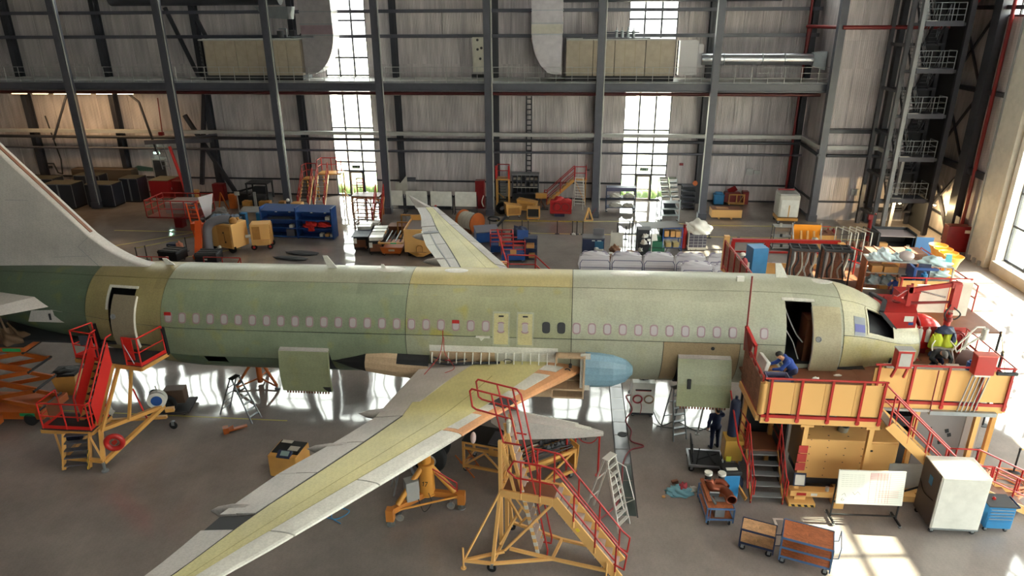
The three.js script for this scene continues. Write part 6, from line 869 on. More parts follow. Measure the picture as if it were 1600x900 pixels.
stepladder('tall pale aluminium step ladder with hand loops beside the trench covers', [1.35, 0, 6.0], -0.62, 2.35, 0.6, 1.35, std('#c9c5c0', 0.4, 0.3), { loop: 1 });
// tripod jack under the wing
{
  const t = T('wing_jack', 'yellow tripod wing jack with grey control box under the outer slat', 'jack', [-4.42, 0, 5.75]), Y = std('#d08f3c', 0.45);
  P(t, 'cylinder', CY(0.25, 1.15, 0, 1.05, 0, 24), Y); P(t, 'collar', [CY(0.27, 0.06, 0, 1.64, 0, 24), CY(0.27, 0.05, 0, 0.5, 0, 24)], Y); P(t, 'ram', [CY(0.16, 1.2, 0, 2.2, 0, 20), CY(0.09, 0.4, 0, 2.95, 0, 16), CY(0.16, 0.05, 0, 2.35, 0, 20)], Y);
  { const cv = document.createElement('canvas'); cv.width = cv.height = 128; const c = cv.getContext('2d'); c.fillStyle = '#d08f3c'; c.fillRect(0, 0, 128, 128); c.strokeStyle = '#1d1a18'; c.lineWidth = 8; c.font = 'italic bold 92px sans-serif'; c.fillStyle = '#1d1a18'; c.fillText('17', 18, 98); const q = new THREE.CanvasTexture(cv); q.colorSpace = THREE.SRGBColorSpace; const g = new THREE.CylinderGeometry(0.254, 0.254, 0.36, 10, 1, true, -0.7, 1.0); g.translate(0, 1.0, 0); g.userData.keepUv = true; P(t, 'painted_number', g, new THREE.MeshStandardMaterial({ map: q, roughness: 0.45 })); }
  for (const [x, z, nm] of [[-0.98, 1.05, 0], [1.12, 0.08, 1], [-0.2, -1.25, 2]]) {
    const L = P(t, 'leg', [bar([0, 0.5, 0], [x * 0.95, 0.5, z * 0.95], 0.16, 0.2), BB(x - 0.12, 0.2, z - 0.12, x + 0.12, 0.62, z + 0.12)], M.orange === 0 ? Y : std('#c47a34', 0.5)); P(L, 'foot', [CY(0.04, 0.2, x, 0.12, z), CY(0.13, 0.04, x, 0.02, z, 18)], M.galv);
    P(t, 'strut', [rod([x * 0.12, 1.55, z * 0.12], [x * 0.8, 0.62, z * 0.8], 0.09, 14)], Y); castor(t, x * 0.72, z * 0.72 + 0.12, 0.13, 0.02, std('#8d8783', 0.7));
  }
  P(t, 'tie_rod', [rod([-0.9, 0.45, 0.95], [1.0, 0.5, 0.15], 0.035)], Y); P(t, 'red_guard', [rod([0.2, 1.5, 0.1], [0.98, 0.95, 0.05], 0.025), rod([0.3, 1.35, 0.1], [0.95, 0.75, 0.1], 0.025), rod([0.98, 0.95, 0.05], [0.98, 0.65, 0.08], 0.02)], M.red);
  P(t, 'control_box', [RB(0.42, 0.72, 0.36, -0.42, 0.92, 0.42, 0.02, 0, 0.5)], M.greyLight); P(t, 'latch', [B(0.03, 0.1, 0.01, -0.62, 0.9, 0.54, 0, 0.5)], M.black); P(t, 'hose', [hose([[-0.2, 0.6, 0.5], [0, 0.2, 0.6], [0.2, 0.4, 0.4], [0.1, 0.7, 0.3]], 0.012)], M.black);
}
stepladder('dim grey step ladder behind the wing jack', [-5.35, 0, 5.0], 0.4, 1.5, 0.55, 0.9, M.grey);
one('blue_hose', 'short coil of blue hose on the floor behind the wing slats', 'hose', [hose([[-7.9, 0.02, 6.5], [-7.2, 0.02, 6.7], [-6.9, 0.02, 6.3], [-7.3, 0.02, 6.2], [-7.4, 0.02, 6.6], [-7.0, 0.02, 6.9]], 0.018, 60)], M.blueSky);
one('ladder_bars', 'small orange ladder frame lying by the main wheel', 'frame', [rod([-3.9, 0.3, 3.4], [-3.1, 0.06, 4.3], 0.03), rod([-3.5, 0.45, 3.2], [-2.9, 0.2, 4.0], 0.03), rod([-3.7, 0.2, 3.7], [-3.3, 0.34, 3.45], 0.025), rod([-3.4, 0.12, 4.0], [-3.05, 0.24, 3.75], 0.025)], M.orange);
// red streamer lines hung over the wing root
one('red_streamer', 'thin red warning line hanging from a window over the wing root', 'line', [hose([[-4.42, 4.55, 2.02], [-4.45, 4.1, 2.05], [-4.55, 3.65, 2.25], [-4.75, 3.45, 2.6], [-4.9, 3.42, 3.2]], 0.014, 40), hose([[-4.4, 4.3, 2.04], [-4.35, 3.75, 2.2], [-4.15, 3.5, 2.3], [-3.95, 3.42, 2.7], [-4.2, 3.45, 3.1]], 0.012, 40), TO(0.07, 0.018, -4.25, 3.52, 2.3, 1)], std('#a5231f', 0.6));

// ================================================================ aft door stand, scissor lifts, gear on the left
{
  const t = T('door_access_stand', 'red and yellow stepped access stand at the open rear cabin door', 'stairs', [0, 0, 0]), Y = M.yellow, R = std('#c41f19', 0.45);
  P(t, 'upper_deck', [poly([[-18.0, -2.7], [-15.15, -3.2], [-14.85, -2.0], [-17.65, -1.8]], 0.05).rotateX(-Math.PI / 2).translate(0, 3.25, 0)], M.charcoal);
  P(t, 'deck_beam', [bar([-18.0, 3.2, 2.72], [-15.15, 3.2, 3.22], 0.06, 0.14), bar([-15.15, 3.2, 3.22], [-14.85, 3.2, 2.0], 0.06, 0.14), bar([-18.0, 3.2, 2.7], [-17.65, 3.2, 1.8], 0.06, 0.14)], Y);
  const g = (pts, mids) => openGuard(t, pts, 1.08, { mat: R, r: 0.028, mids: mids || [0.5], step: 1.3, toe: R });
  g([[-16.9, 3.3, 2.92], [-17.98, 3.3, 2.68], [-17.64, 3.3, 1.95]]); g([[-15.75, 3.3, 3.1], [-15.15, 3.3, 3.18], [-14.88, 3.3, 2.08]]);
  P(t, 'black_bumper', [bar([-17.6, 3.2, 1.82], [-17.62, 4.3, 1.88], 0.14, 0.08), bar([-14.85, 3.2, 2.0], [-14.85, 4.3, 2.04], 0.14, 0.08)], M.black);
  P(t, 'gate_plate', BB(-15.7, 3.5, 3.08, -15.4, 4.35, 3.12), R); P(t, 'prop_rod', rod([-15.4, 3.4, 3.2], [-15.65, 4.15, 3.2], 0.015), M.galv); P(t, 'instruction_card', BB(-17.6, 3.85, 2.78, -17.2, 4.25, 2.8), M.steel);
  // steep flight with solid red sides
  flight(t, [-17.1, 1.3, 3.9], [-16.72, 3.28, 2.95], 0.84, 8, { mat: M.yellowDark, rails: 0, sh: 0.2, tread: M.charcoal, td: 0.22 });
  for (const s of [-1, 1]) { const o = [0.4 * s, 0.16 * s]; P(t, 'side_panel', [quad8([-17.1 + o[0], 1.35, 3.9 + o[1]], [-16.72 + o[0], 3.35, 2.95 + o[1]], [-16.72 + o[0], 4.2, 2.95 + o[1]], [-17.12 + o[0], 2.2, 3.95 + o[1]], 0.025)], R); P(t, 'handrail', pipe([[-17.15 + o[0], 1.35, 4.05 + o[1]], [-17.13 + o[0], 2.3, 4.0 + o[1]], [-16.73 + o[0], 4.35, 2.95 + o[1]], [-16.65 + o[0], 4.4, 2.75 + o[1]]], 0.03), R); P(t, 'rail_slots', Array.from({ length: 8 }, (_, i) => { const k = (i + 0.5) / 8; return B(0.03, 0.12, 0.03, -17.12 + o[0] + 0.4 * k, 2.1 + 2.0 * k, 3.95 + o[1] - 1.0 * k, -0.4); }), M.charcoal); }
  // lower landing
  P(t, 'lower_deck', BB(-18.6, 1.25, 3.3, -16.7, 1.3, 4.38), M.charcoal); P(t, 'deck_beam', [BB(-18.62, 1.14, 4.34, -16.68, 1.26, 4.42), BB(-18.64, 1.14, 3.3, -18.58, 1.26, 4.4), BB(-16.72, 1.14, 3.3, -16.66, 1.26, 4.4)], Y);
  openGuard(t, [[-18.55, 1.3, 3.4], [-18.55, 1.3, 4.34], [-16.75, 1.3, 4.34], [-16.72, 1.3, 3.4]], 1.02, { mat: R, r: 0.028, step: 1.0, toe: R });
  P(t, 'plywood_panel', [B(0.03, 0.6, 0.6, -18.5, 1.75, 3.75, 0, 0.1)], M.brown);
  flight(t, [-17.1, 0.12, 5.0], [-17.25, 1.25, 4.42], 0.85, 5, { mat: Y, rails: 0, sh: 0.22, tread: M.steel, td: 0.2 });
  { const hz = tex(32, 32, (u, v) => ((u * 3 + v * 3) % 1 < 0.5 ? [24, 23, 22] : [214, 170, 60])); const m = new THREE.MeshStandardMaterial({ map: hz, roughness: 0.5 }); m.map.repeat.set(2, 2); for (const s of [-1, 1]) P(t, 'hazard_stripe', [bar([-17.1 + s * 0.455, 0.15, 5.02], [-17.18 + s * 0.455, 0.75, 4.7], 0.02, 0.24)], m); }
  // base frame on jacks
  const fr = (a, b, w = 0.12) => P(t, 'frame_beam', bar(a, b, w, w), Y);
  fr([-17.75, 0.4, 4.75], [-16.15, 0.4, 4.85]); fr([-16.15, 0.35, 4.85], [-15.35, 1.05, 2.25], 0.14); fr([-16.6, 1.2, 4.2], [-15.3, 1.1, 2.2], 0.14); fr([-16.2, 0.4, 4.8], [-16.5, 1.25, 4.2], 0.14); fr([-16.45, 1.2, 4.25], [-16.2, 3.15, 2.95], 0.1); fr([-15.95, 1.2, 3.4], [-15.75, 3.15, 2.9], 0.09); fr([-17.75, 0.4, 4.75], [-18.3, 1.15, 4.2], 0.07); fr([-16.15, 0.4, 4.85], [-16.9, 1.15, 4.35], 0.06); fr([-15.6, 0.9, 2.9], [-16.1, 0.5, 4.4], 0.06); fr([-17.7, 0.4, 4.7], [-17.9, 0.4, 2.4]); fr([-17.9, 0.4, 2.4], [-15.3, 0.6, 2.2]); fr([-17.7, 0.45, 2.5], [-17.6, 3.15, 2.2], 0.1); fr([-15.3, 0.9, 2.2], [-15.0, 0.9, 2.1], 0.16);
  P(t, 'red_brace', [rod([-15.8, 0.6, 2.6], [-15.9, 2.2, 2.9], 0.03)], R);
  for (const [x, z] of [[-17.75, 4.75], [-16.15, 4.9]]) P(t, 'jack_foot', [CY(0.05, 0.3, x, 0.22, z, 12), CY(0.12, 0.05, x, 0.03, z, 14)], M.galv);
  castor(t, -15.15, 2.1, 0.16); castor(t, -17.9, 2.4, 0.16);
  P(t, 'red_wheel', [TO(0.26, 0.1, -15.98, 0.85, 4.35, 0, 0.35), CY(0.08, 0.1, -15.98, 0.85, 4.35, 12, Math.PI / 2)], M.red); P(t, 'blue_tank', [CY(0.28, 0.2, -17.75, 0.8, 4.0, 18, Math.PI / 2)], M.navy);
}
{ const t = T('hose_reel', 'white hose reel with blue hub on the corner of the red access stand', 'reel', [-15.5, 1.02, 2.25], 0.35); P(t, 'drum', [CY(0.34, 0.06, 0, 0.38, 0.12, 26, Math.PI / 2), CY(0.34, 0.06, 0, 0.38, -0.1, 26, Math.PI / 2)], M.white); P(t, 'hub_disc', CY(0.2, 0.02, 0, 0.38, 0.16, 22, Math.PI / 2), M.blue); P(t, 'coil', CY(0.26, 0.18, 0, 0.38, 0.0, 22, Math.PI / 2), M.black); P(t, 'stand', [BB(-0.16, 0, -0.05, 0.16, 0.3, 0.1), bar([0.05, 0.6, 0], [0.02, 0.95, 0], 0.04)], M.offwhite); }
{ const t = T('waste_tub', 'yellow bin lined with a black bag behind the red access stand', 'bin', [-21.1, 0, -0.3], 0.2); P(t, 'tub', hull([[-0.35, 0, -0.3], [0.35, 0, -0.3], [0.35, 0, 0.3], [-0.35, 0, 0.3], [-0.48, 0.95, -0.4], [0.48, 0.95, -0.4], [0.48, 0.95, 0.4], [-0.48, 0.95, 0.4]]), M.yellow); P(t, 'bag', [BB(-0.5, 0.93, -0.42, 0.5, 1.04, 0.42), place(crumple(0.9, 0.12, 0.75, 0.2), 0, 1.0, 0)], M.black); }
{ const t = T('tow_unit', 'brown wheeled tow unit below the red access stand with a big rubber wheel', 'tow unit', [-16.0, 0, 0.6], 0.2); P(t, 'body', [RB(0.8, 0.6, 0.5, 0.15, 0.62, 0, 0.03)], std('#4e3a2e', 0.6)); P(t, 'wheel', [TO(0.3, 0.1, -0.1, 0.42, 0.4), CY(0.22, 0.1, -0.1, 0.42, 0.4, 16, Math.PI / 2)], M.rubber); P(t, 'motor', [CY(0.16, 0.6, -0.5, 0.75, 0.3, 14, 0.6), RB(0.3, 0.2, 0.3, -0.3, 0.4, 0.5, 0.03)], M.navy); P(t, 'tray', BB(-0.8, 0.1, -0.5, 0.8, 0.18, 0.7), M.charcoal); castors(t, -0.6, 0.6, -0.4, 0.6, 0.05); }
one('plastic_bags', 'white plastic bags on the floor behind the red access stand', 'bags', [place(crumple(0.8, 0.5, 0.6, 0.3, 16), 0, 0.05, 0)], M.offwhite, [-18.6, 0, 1.3]);
function scissorLift(label, pos, turn, L, W, H, n, o = {}) {
  const t = T('scissor_lift', label, 'scissor lift', pos, turn), O = M.orange, y0 = 0.62, dh = (H - y0 - 0.2) / n;
  P(t, 'chassis', [RB(L, 0.32, W, 0, 0.42, 0, 0.03)], O); P(t, 'chassis_label', BB(L / 2 - 0.9, 0.42, W / 2 + 0.001, L / 2 - 0.3, 0.55, W / 2 + 0.01), M.greenLabel);
  for (let i = 0; i < n; i++) for (const z of [-W * 0.38, W * 0.38]) { P(t, 'scissor_arm', bar([-L * 0.46, y0 + i * dh, z], [L * 0.46, y0 + (i + 1) * dh, z], 0.07, 0.16), O); P(t, 'scissor_arm', bar([-L * 0.46, y0 + (i + 1) * dh, z * 0.82], [L * 0.46, y0 + i * dh, z * 0.82], 0.07, 0.16), O); }
  for (let i = 0; i <= n; i++) P(t, 'pivot_bar', [rod([L * 0.46, y0 + i * dh, -W * 0.42], [L * 0.46, y0 + i * dh, W * 0.42], 0.05), rod([-L * 0.46, y0 + i * dh, -W * 0.42], [-L * 0.46, y0 + i * dh, W * 0.42], 0.05)], M.charcoal);
  P(t, 'deck', [RB(L * 1.02, 0.16, W, 0, H, 0, 0.02)], O); P(t, 'deck_surface', BB(-L / 2, H + 0.08, -W * 0.46, L / 2, H + 0.1, W * 0.46), M.charcoal); P(t, 'deck_label', BB(L / 2 - 0.8, H - 0.06, W / 2 + 0.001, L / 2 - 0.1, H + 0.07, W / 2 + 0.01), M.greenLabel);
  if (o.rail) openGuard(t, [[-L / 2, H + 0.1, W * 0.45], [L / 2, H + 0.1, W * 0.45], [L / 2, H + 0.1, -W * 0.45], [-L / 2, H + 0.1, -W * 0.45]], o.rail, { mat: O });
  for (const x of [-L * 0.38, L * 0.38]) for (const z of [-W / 2 + 0.08, W / 2 - 0.08]) P(t, 'wheel', CY(0.26, 0.18, x, 0.26, z, 20, Math.PI / 2), M.rubber);
  return t;
}
scissorLift('raised orange scissor lift with tools on its deck under the tailplane', [-22.6, 0, 1.6], 0.05, 4.4, 1.6, 3.3, 3);
scissorLift('low folded orange scissor lift with guard rail at the left picture edge', [-23.4, 0, 3.45], 0.15, 3.4, 1.4, 1.1, 1, { rail: 1.0 });
one('tool_box', 'orange box with white label standing on the low scissor lift', 'box', [RB(0.9, 0.7, 0.6, 0, 0.35, 0, 0.02), B(0.3, 0.2, 0.01, 0.15, 0.3, 0.306)], M.orange, [-22.8, 1.21, 3.35], 0.15);
one('work_stool', 'dark tool heap with yellow struts on the raised scissor lift deck', 'tools', [place(crumple(1.0, 0.5, 0.8, 0.25, 14), 0, 0, 0), bar([0.1, 0.2, 0.2], [-0.25, 1.0, 0], 0.06), bar([-0.1, 0.2, 0.3], [-0.3, 1.1, 0.1], 0.06), bar([0.5, 0.1, 0.1], [0.1, 0.8, 0.1], 0.05)], std('#5b4430', 0.7), [-21.2, 3.42, 1.75]);
stepladder('grey A-frame step ladder with black top under the rear fuselage', [-13.0, 0, 1.0], -0.35, 1.75, 0.5, 1.7, M.galv, { both: 1, top: M.black });
{ const t = T('hand_truck', 'small orange hand pallet shape lying on the floor before the step ladder', 'hand truck', [-12.7, 0, 2.0], 0.55); P(t, 'fork', [bar([-0.35, 0.06, 0], [0.4, 0.1, 0], 0.14, 0.06), B(0.2, 0.24, 0.24, -0.38, 0.12, 0)], M.orange); P(t, 'bracket', B(0.24, 0.06, 0.26, -0.2, 0.12, 0, 0, 0, 0.3), M.orange); }
{ const t = T('tripod_jack', 'orange tripod jack standing behind the step ladder under the fuselage', 'jack', [-13.3, 0, -1.6]); P(t, 'column', [CY(0.12, 1.7, 0, 0.95, 0, 16), CY(0.06, 0.5, 0, 1.9, 0)], M.orange); for (const a of [0.4, 2.5, 4.6]) { const x = Math.cos(a), z = Math.sin(a); P(t, 'leg', [rod([0, 1.4, 0], [x, 0.15, z], 0.06), rod([0, 0.3, 0], [x, 0.1, z], 0.04)], M.orange); P(t, 'foot', CY(0.12, 0.06, x, 0.03, z, 12), M.galv); } P(t, 'head', [RB(0.34, 0.3, 0.3, 0, 1.5, 0.1, 0.04)], M.orange); }
{ const t = T('power_unit', 'yellow wheeled power unit with black top and control screen behind the wing', 'power unit', [-9.6, 0, 4.35], -0.1); P(t, 'body', RB(1.05, 0.85, 1.0, 0, 0.5, 0, 0.04), M.yellow); P(t, 'black_top', BB(-0.46, 0.92, -0.45, 0.5, 0.95, 0.3), M.black); P(t, 'paper_sheet', [B(0.36, 0.01, 0.26, 0.22, 0.96, 0.0), B(0.4, 0.01, 0.16, -0.2, 0.96, -0.36)], M.offwhite); P(t, 'screen_box', [RB(0.5, 0.12, 0.3, 0.05, 0.93, 0.36, 0.02, 0.5)], M.navy); P(t, 'screen', B(0.3, 0.01, 0.18, 0.08, 1.0, 0.38, 0.5), std('#8fa6a2', 0.2)); castors(t, -0.42, 0.42, -0.4, 0.4, 0.06); }
// ================================================================ on and under the mezzanine
function airHandler(label, x0, x1, y1, seams, ledge) {
  const t = T('air_handling_unit', label, 'air handler', [0, 0, 0]), z0 = -33.6, z1 = -31.6, n = seams.length;
  P(t, 'base_frame', BB(x0, 10.08, z0, x1, 10.45, z1), M.charcoal);
  seams.forEach((a, i) => { const b = i + 1 < n ? seams[i + 1] : x1, s = P(t, 'casing_panel', RB(b - a - 0.04, y1 - 10.45, z1 - z0, (a + b) / 2, (y1 + 10.45) / 2, (z0 + z1) / 2, 0.02), M.beige); const k = Math.round((b - a) / 0.9); P(s, 'panel_joint', Array.from({ length: Math.max(1, k - 1) }, (_, j) => BB(a + ((j + 1) * (b - a)) / k - 0.015, 10.5, z1, a + ((j + 1) * (b - a)) / k + 0.015, y1 - 0.05, z1 + 0.008)), std('#8d826a', 0.6)); });
  P(t, 'top_edge', BB(x0, y1, z0, x1, y1 + 0.1, z1), M.greyLight);
  P(t, 'valve_column', Array.from({ length: 8 }, (_, i) => TO(0.1, 0.04, ledge, 10.9 + i * 0.28, z1 + 0.1, 0, Math.PI / 2)).concat(rod([ledge, 10.5, z1 + 0.1], [ledge, 13, z1 + 0.1], 0.05)), M.black);
  return t;
}
airHandler('left beige panelled air handling unit on the mezzanine', -29.6, -21.4, 13.05, [-29.2, -26.6, -24.0, -22.5], -29.4);
airHandler('right beige panelled air handling unit on the mezzanine', -0.75, 7.4, 13.0, [-0.75, 1.3, 2.9, 5.2], 7.55);
function bigDuct(label, x0, x1, flip, z0, z1) {           // vertical sheet duct with a quarter bend into the unit
  const t = T('air_duct', label, 'duct', [0, 0, 0]), s = new THREE.Shape();
  if (!flip) { s.moveTo(x0, 20); s.lineTo(x0, 10.5); s.lineTo(x0 + 0.4, 10.5); s.bezierCurveTo(x0 + 1.6, 10.6, x1 - 0.1, 12, x1, 13.3); s.lineTo(x1, 20); } else { s.moveTo(x1, 20); s.lineTo(x1, 10.5); s.lineTo(x1 - 0.4, 10.5); s.bezierCurveTo(x1 - 1.6, 10.6, x0 + 0.1, 12, x0, 13.3); s.lineTo(x0, 20); }
  const g = new THREE.ExtrudeGeometry(s, { depth: z1 - z0, bevelEnabled: false, curveSegments: 10 }); g.translate(0, 0, z0);
  P(t, 'sheet', g, std('#b4aeb2', 0.42, 0.55, { map: wearTex })); P(t, 'joint_flange', [13.4, 14.2, 15.1, 16].map((y) => BB(x0 - 0.05, y, z0 - 0.05, x1 + 0.05, y + 0.06, z1 + 0.05)), M.galv);
  P(t, 'wrap', BB(x0 - 0.02, 13.5, z0 - 0.02, x1 + 0.02, 14.15, z1 + 0.02), flip ? M.offwhite : std('#a58f96', 0.4, 0.4, { map: wearTex })); return t;
}
bigDuct('left galvanised duct bending up from the air handler beside the bright window', -21.2, -18.7, false, -33.2, -31.7);
bigDuct('right pale galvanised duct bending up from the air handler', -3.35, -1.05, true, -33.2, -31.7);
{ const t = T('round_duct', 'round silver duct lying along the mezzanine right of the air handler', 'duct', [0, 0, 0]); P(t, 'tube', [rod([9.4, 11.65, -32], [17.6, 11.65, -32], 0.42, 24)], std('#b9bbc0', 0.25, 0.9)); P(t, 'ring', [11, 13.8, 15.4].map((x) => rod([x, 11.65, -32], [x + 0.06, 11.65, -32], 0.44, 24)), M.galv); P(t, 'transition', [hull([[17.5, 12.1, -32.4], [17.5, 12.1, -31.6], [17.5, 11.2, -32.4], [17.5, 11.2, -31.6], [18.3, 12.2, -32.5], [18.3, 12.2, -31.3], [18.3, 10.9, -32.5], [18.3, 10.9, -31.3]])], M.galv); }
one('intake_box', 'pale sheet-metal intake box at the right end of the air handler', 'box', [BB(7.75, 10.5, -33.4, 9.1, 12.95, -31.8), BB(9.15, 11.0, -33, 9.5, 12.7, -32)], std('#a9a5a5', 0.4, 0.3), [0, 0, 0]);
{ const t = T('pump_manifold', 'row of small dark valves on top of the right air handler', 'valves', [3.0, 13.1, -32]); for (let i = 0; i < 4; i++) P(t, 'valve', [CY(0.12, 0.35, i * 0.42, 0.25, 0, 12), SP(0.14, i * 0.42, 0.48, 0), CY(0.04, 0.25, i * 0.42, 0.7, 0, 8)], M.galv); P(t, 'manifold_pipe', [rod([-1.2, 0.45, 0], [1.7, 0.45, 0], 0.06), rod([-2.5, 0.06, 0.4], [2.5, 0.06, 0.4], 0.05)], M.steel); }
{ const t = T('pump_manifold', 'dark pumps and pipes on the left air handler beside the column', 'pumps', [-23.2, 13.1, -32]); P(t, 'pump', [CY(0.25, 0.5, 0.2, 0.4, 0, 14), RB(0.4, 0.6, 0.4, 1.2, 0.4, 0, 0.05), CY(0.2, 0.4, 2.0, 0.3, 0, 12, Math.PI / 2)], M.charcoal); P(t, 'pipe', [pipe([[0.2, 0.8, 0.2], [0.8, 0.8, 0.2], [0.8, 0.2, 0.2], [2.6, 0.2, 0.2]], 0.06), rod([1.4, 0.2, 0.4], [3, 0.2, 0.4], 0.07)], M.galv); }
one('hanging_duct_end', 'open square duct end hanging at the top edge above the left air handler', 'duct', [hull([[-24.4, 15.5, -32.5], [-21.8, 15.5, -32.5], [-24.4, 15.5, -31], [-21.8, 15.5, -31], [-23.7, 14.7, -32.3], [-21.9, 14.6, -32.3], [-23.7, 14.7, -31.2], [-21.9, 14.6, -31.2]])], M.galv);
one('roof_duct', 'long dark round duct along the top picture edge left of the grey duct', 'duct', [rod([-36, 16.2, -31.5], [-22.5, 16.2, -31.5], 0.6, 20)], M.steelDark);
one('roof_duct', 'long grey round duct along the top picture edge above the right air handler', 'duct', [rod([-1, 16.2, -31.5], [14.6, 16.2, -31.5], 0.55, 20)], M.steel);
{ const t = T('gauge_cabinet', 'pale control panel with small gauges on the mezzanine by the middle column', 'control panel', [-7.6, 10.1, -33.4]); P(t, 'board', BB(-0.5, 0.5, 0, 0.5, 3.1, 0.08), M.offwhite); P(t, 'gauge', [[-0.1, 2.9], [0.2, 2.3], [-0.1, 2.2], [0.1, 1.5]].map(([x, y]) => CY(0.1, 0.06, x, y, 0.1, 12, Math.PI / 2)), M.charcoal); P(t, 'foot', BB(-0.6, 0, -0.2, 0.6, 0.3, 0.2), M.charcoal); }
// fluorescent battens under the mezzanine: only those at the far left are lit
const tubeLit = std('#fff2d8', 0.5, 0, { emissive: '#ffd9a0', emissiveIntensity: 3 });
const ORD = 'first second third fourth fifth sixth seventh eighth ninth tenth eleventh twelfth thirteenth fourteenth fifteenth sixteenth seventeenth eighteenth nineteenth twentieth twenty-first twenty-second twenty-third twenty-fourth twenty-fifth twenty-sixth twenty-seventh twenty-eighth twenty-ninth thirtieth'.split(' '), nLit = [0, 0], nOff = [0, 0];
for (let row = 0; row < 2; row++) for (let i = 0; i < 34; i++) {
  const x = -46.5 + i * 1.85 + row * 0.6, z = -31.0 - row * 0.9, lit = x < -36.4; if (x > 13 || (Math.abs(x % 8.25) < 0.2)) continue;
  const t = T('fluorescent_batten', `${ORD[lit ? nLit[row]++ : nOff[row]++]} ${lit ? 'glowing' : 'unlit'} fluorescent batten from the left in the ${row ? 'rear' : 'front'} row under the mezzanine`, 'light', [x, 9.1 - row * 0.14, z], 0, lit ? 'lit fluorescent battens' : 'unlit fluorescent battens');
  P(t, 'housing', BB(-0.68, 0.02, -0.07, 0.68, 0.1, 0.07), M.greyLight); P(t, 'tube', BB(-0.66, -0.04, -0.04, 0.66, 0.02, 0.04), lit ? tubeLit : M.offwhite);
  if (lit) { const L = new THREE.RectAreaLight('#ffcf94', 11, 1.3, 0.14); L.position.set(0, -0.06, 0); L.rotation.x = -Math.PI / 2; L.name = 'batten_light'; t.add(L); }
}
// exit signs
function exitSign(label, pos, lit) { const cv = document.createElement('canvas'); cv.width = 128; cv.height = 40; const c = cv.getContext('2d'); c.fillStyle = lit ? '#e8fff0' : '#1b221d'; c.fillRect(0, 0, 128, 40); c.fillStyle = lit ? '#2c8a52' : '#7fa98a'; c.fillRect(10, 14, 34, 12); c.beginPath(); c.moveTo(8, 20); c.lineTo(24, 6); c.lineTo(24, 34); c.fill(); c.beginPath(); c.arc(64, 10, 5, 0, 7); c.fill(); c.fillRect(60, 15, 8, 12); c.fillRect(54, 26, 6, 9); c.fillRect(68, 26, 8, 8); c.fillRect(88, 8, 28, 26); const q = new THREE.CanvasTexture(cv); q.colorSpace = THREE.SRGBColorSpace; const g = new THREE.PlaneGeometry(0.62, 0.2); g.translate(0, 0, 0.042); g.userData.keepUv = true; const t = T('exit_sign', label, 'sign', pos); P(t, 'case', RB(0.7, 0.27, 0.08, 0, 0, 0, 0.01), M.black); P(t, 'face', g, new THREE.MeshStandardMaterial({ map: q, roughness: 0.4, ...(lit ? { emissive: '#ffffff', emissiveMap: q, emissiveIntensity: 0.15 } : {}) })); if (lit) { const L = new THREE.PointLight('#d8ffe6', 0.1, 6); L.position.set(0, 0, 0.2); L.name = 'sign_light'; t.add(L); } }
exitSign('lit exit sign on the dark wall above the left door', [-36.6, 3.62, -34.6], true);
exitSign('dark exit sign hanging in the left bright window above its door', [-18.7, 2.62, -34.55], false);
exitSign('dark exit sign hanging in the right bright window above its door', [5.95, 2.72, -34.55], false);
{ const d = S('door_3'); P(d, 'door_leaf', BB(-37.2, 0, -34.78, -36.1, 2.95, -34.68), M.charcoal); P(d, 'door_frame', [BB(-37.3, 0, -34.8, -37.2, 3.05, -34.66), BB(-36.1, 0, -34.8, -36.0, 3.05, -34.66), BB(-37.3, 2.95, -34.8, -36, 3.08, -34.66)], M.greyLight); }
one('switch_box', 'pale switch box with dark panel on the wall right of the big column', 'electrical box', [BB(0, 0, 0, 0.55, 0.5, 0.12), BB(0.6, 0.06, 0, 1.1, 0.36, 0.14)], M.greyLight, [14.35, 2.35, -34.78]);
one('switch_box', 'pale switch box with conduit on the return wall near the stair tower', 'electrical box', [BB(0, 0, 0, 0.6, 0.5, 0.12), BB(0.7, 0.1, 0, 1.0, 0.35, 0.14), pipe([[1.2, 0.2, 0.05], [1.5, 0.4, 0.05], [1.7, 4.6, 0.05]], 0.03)], M.greyLight, [21.0, 1.95, -29.72]);
one('alarm_box', 'small red alarm box on the wall right of the right bright window', 'alarm', [RB(0.32, 0.2, 0.12, 0, 0, 0, 0.02)], M.redDark, [9.0, 3.15, -34.7]);
one('wall_cabinet', 'grey-green wall box on the dado rail above the white display boards', 'electrical box', [BB(0, 0, 0, 0.75, 0.28, 0.2)], M.steel, [-14.3, 1.45, -34.78]);

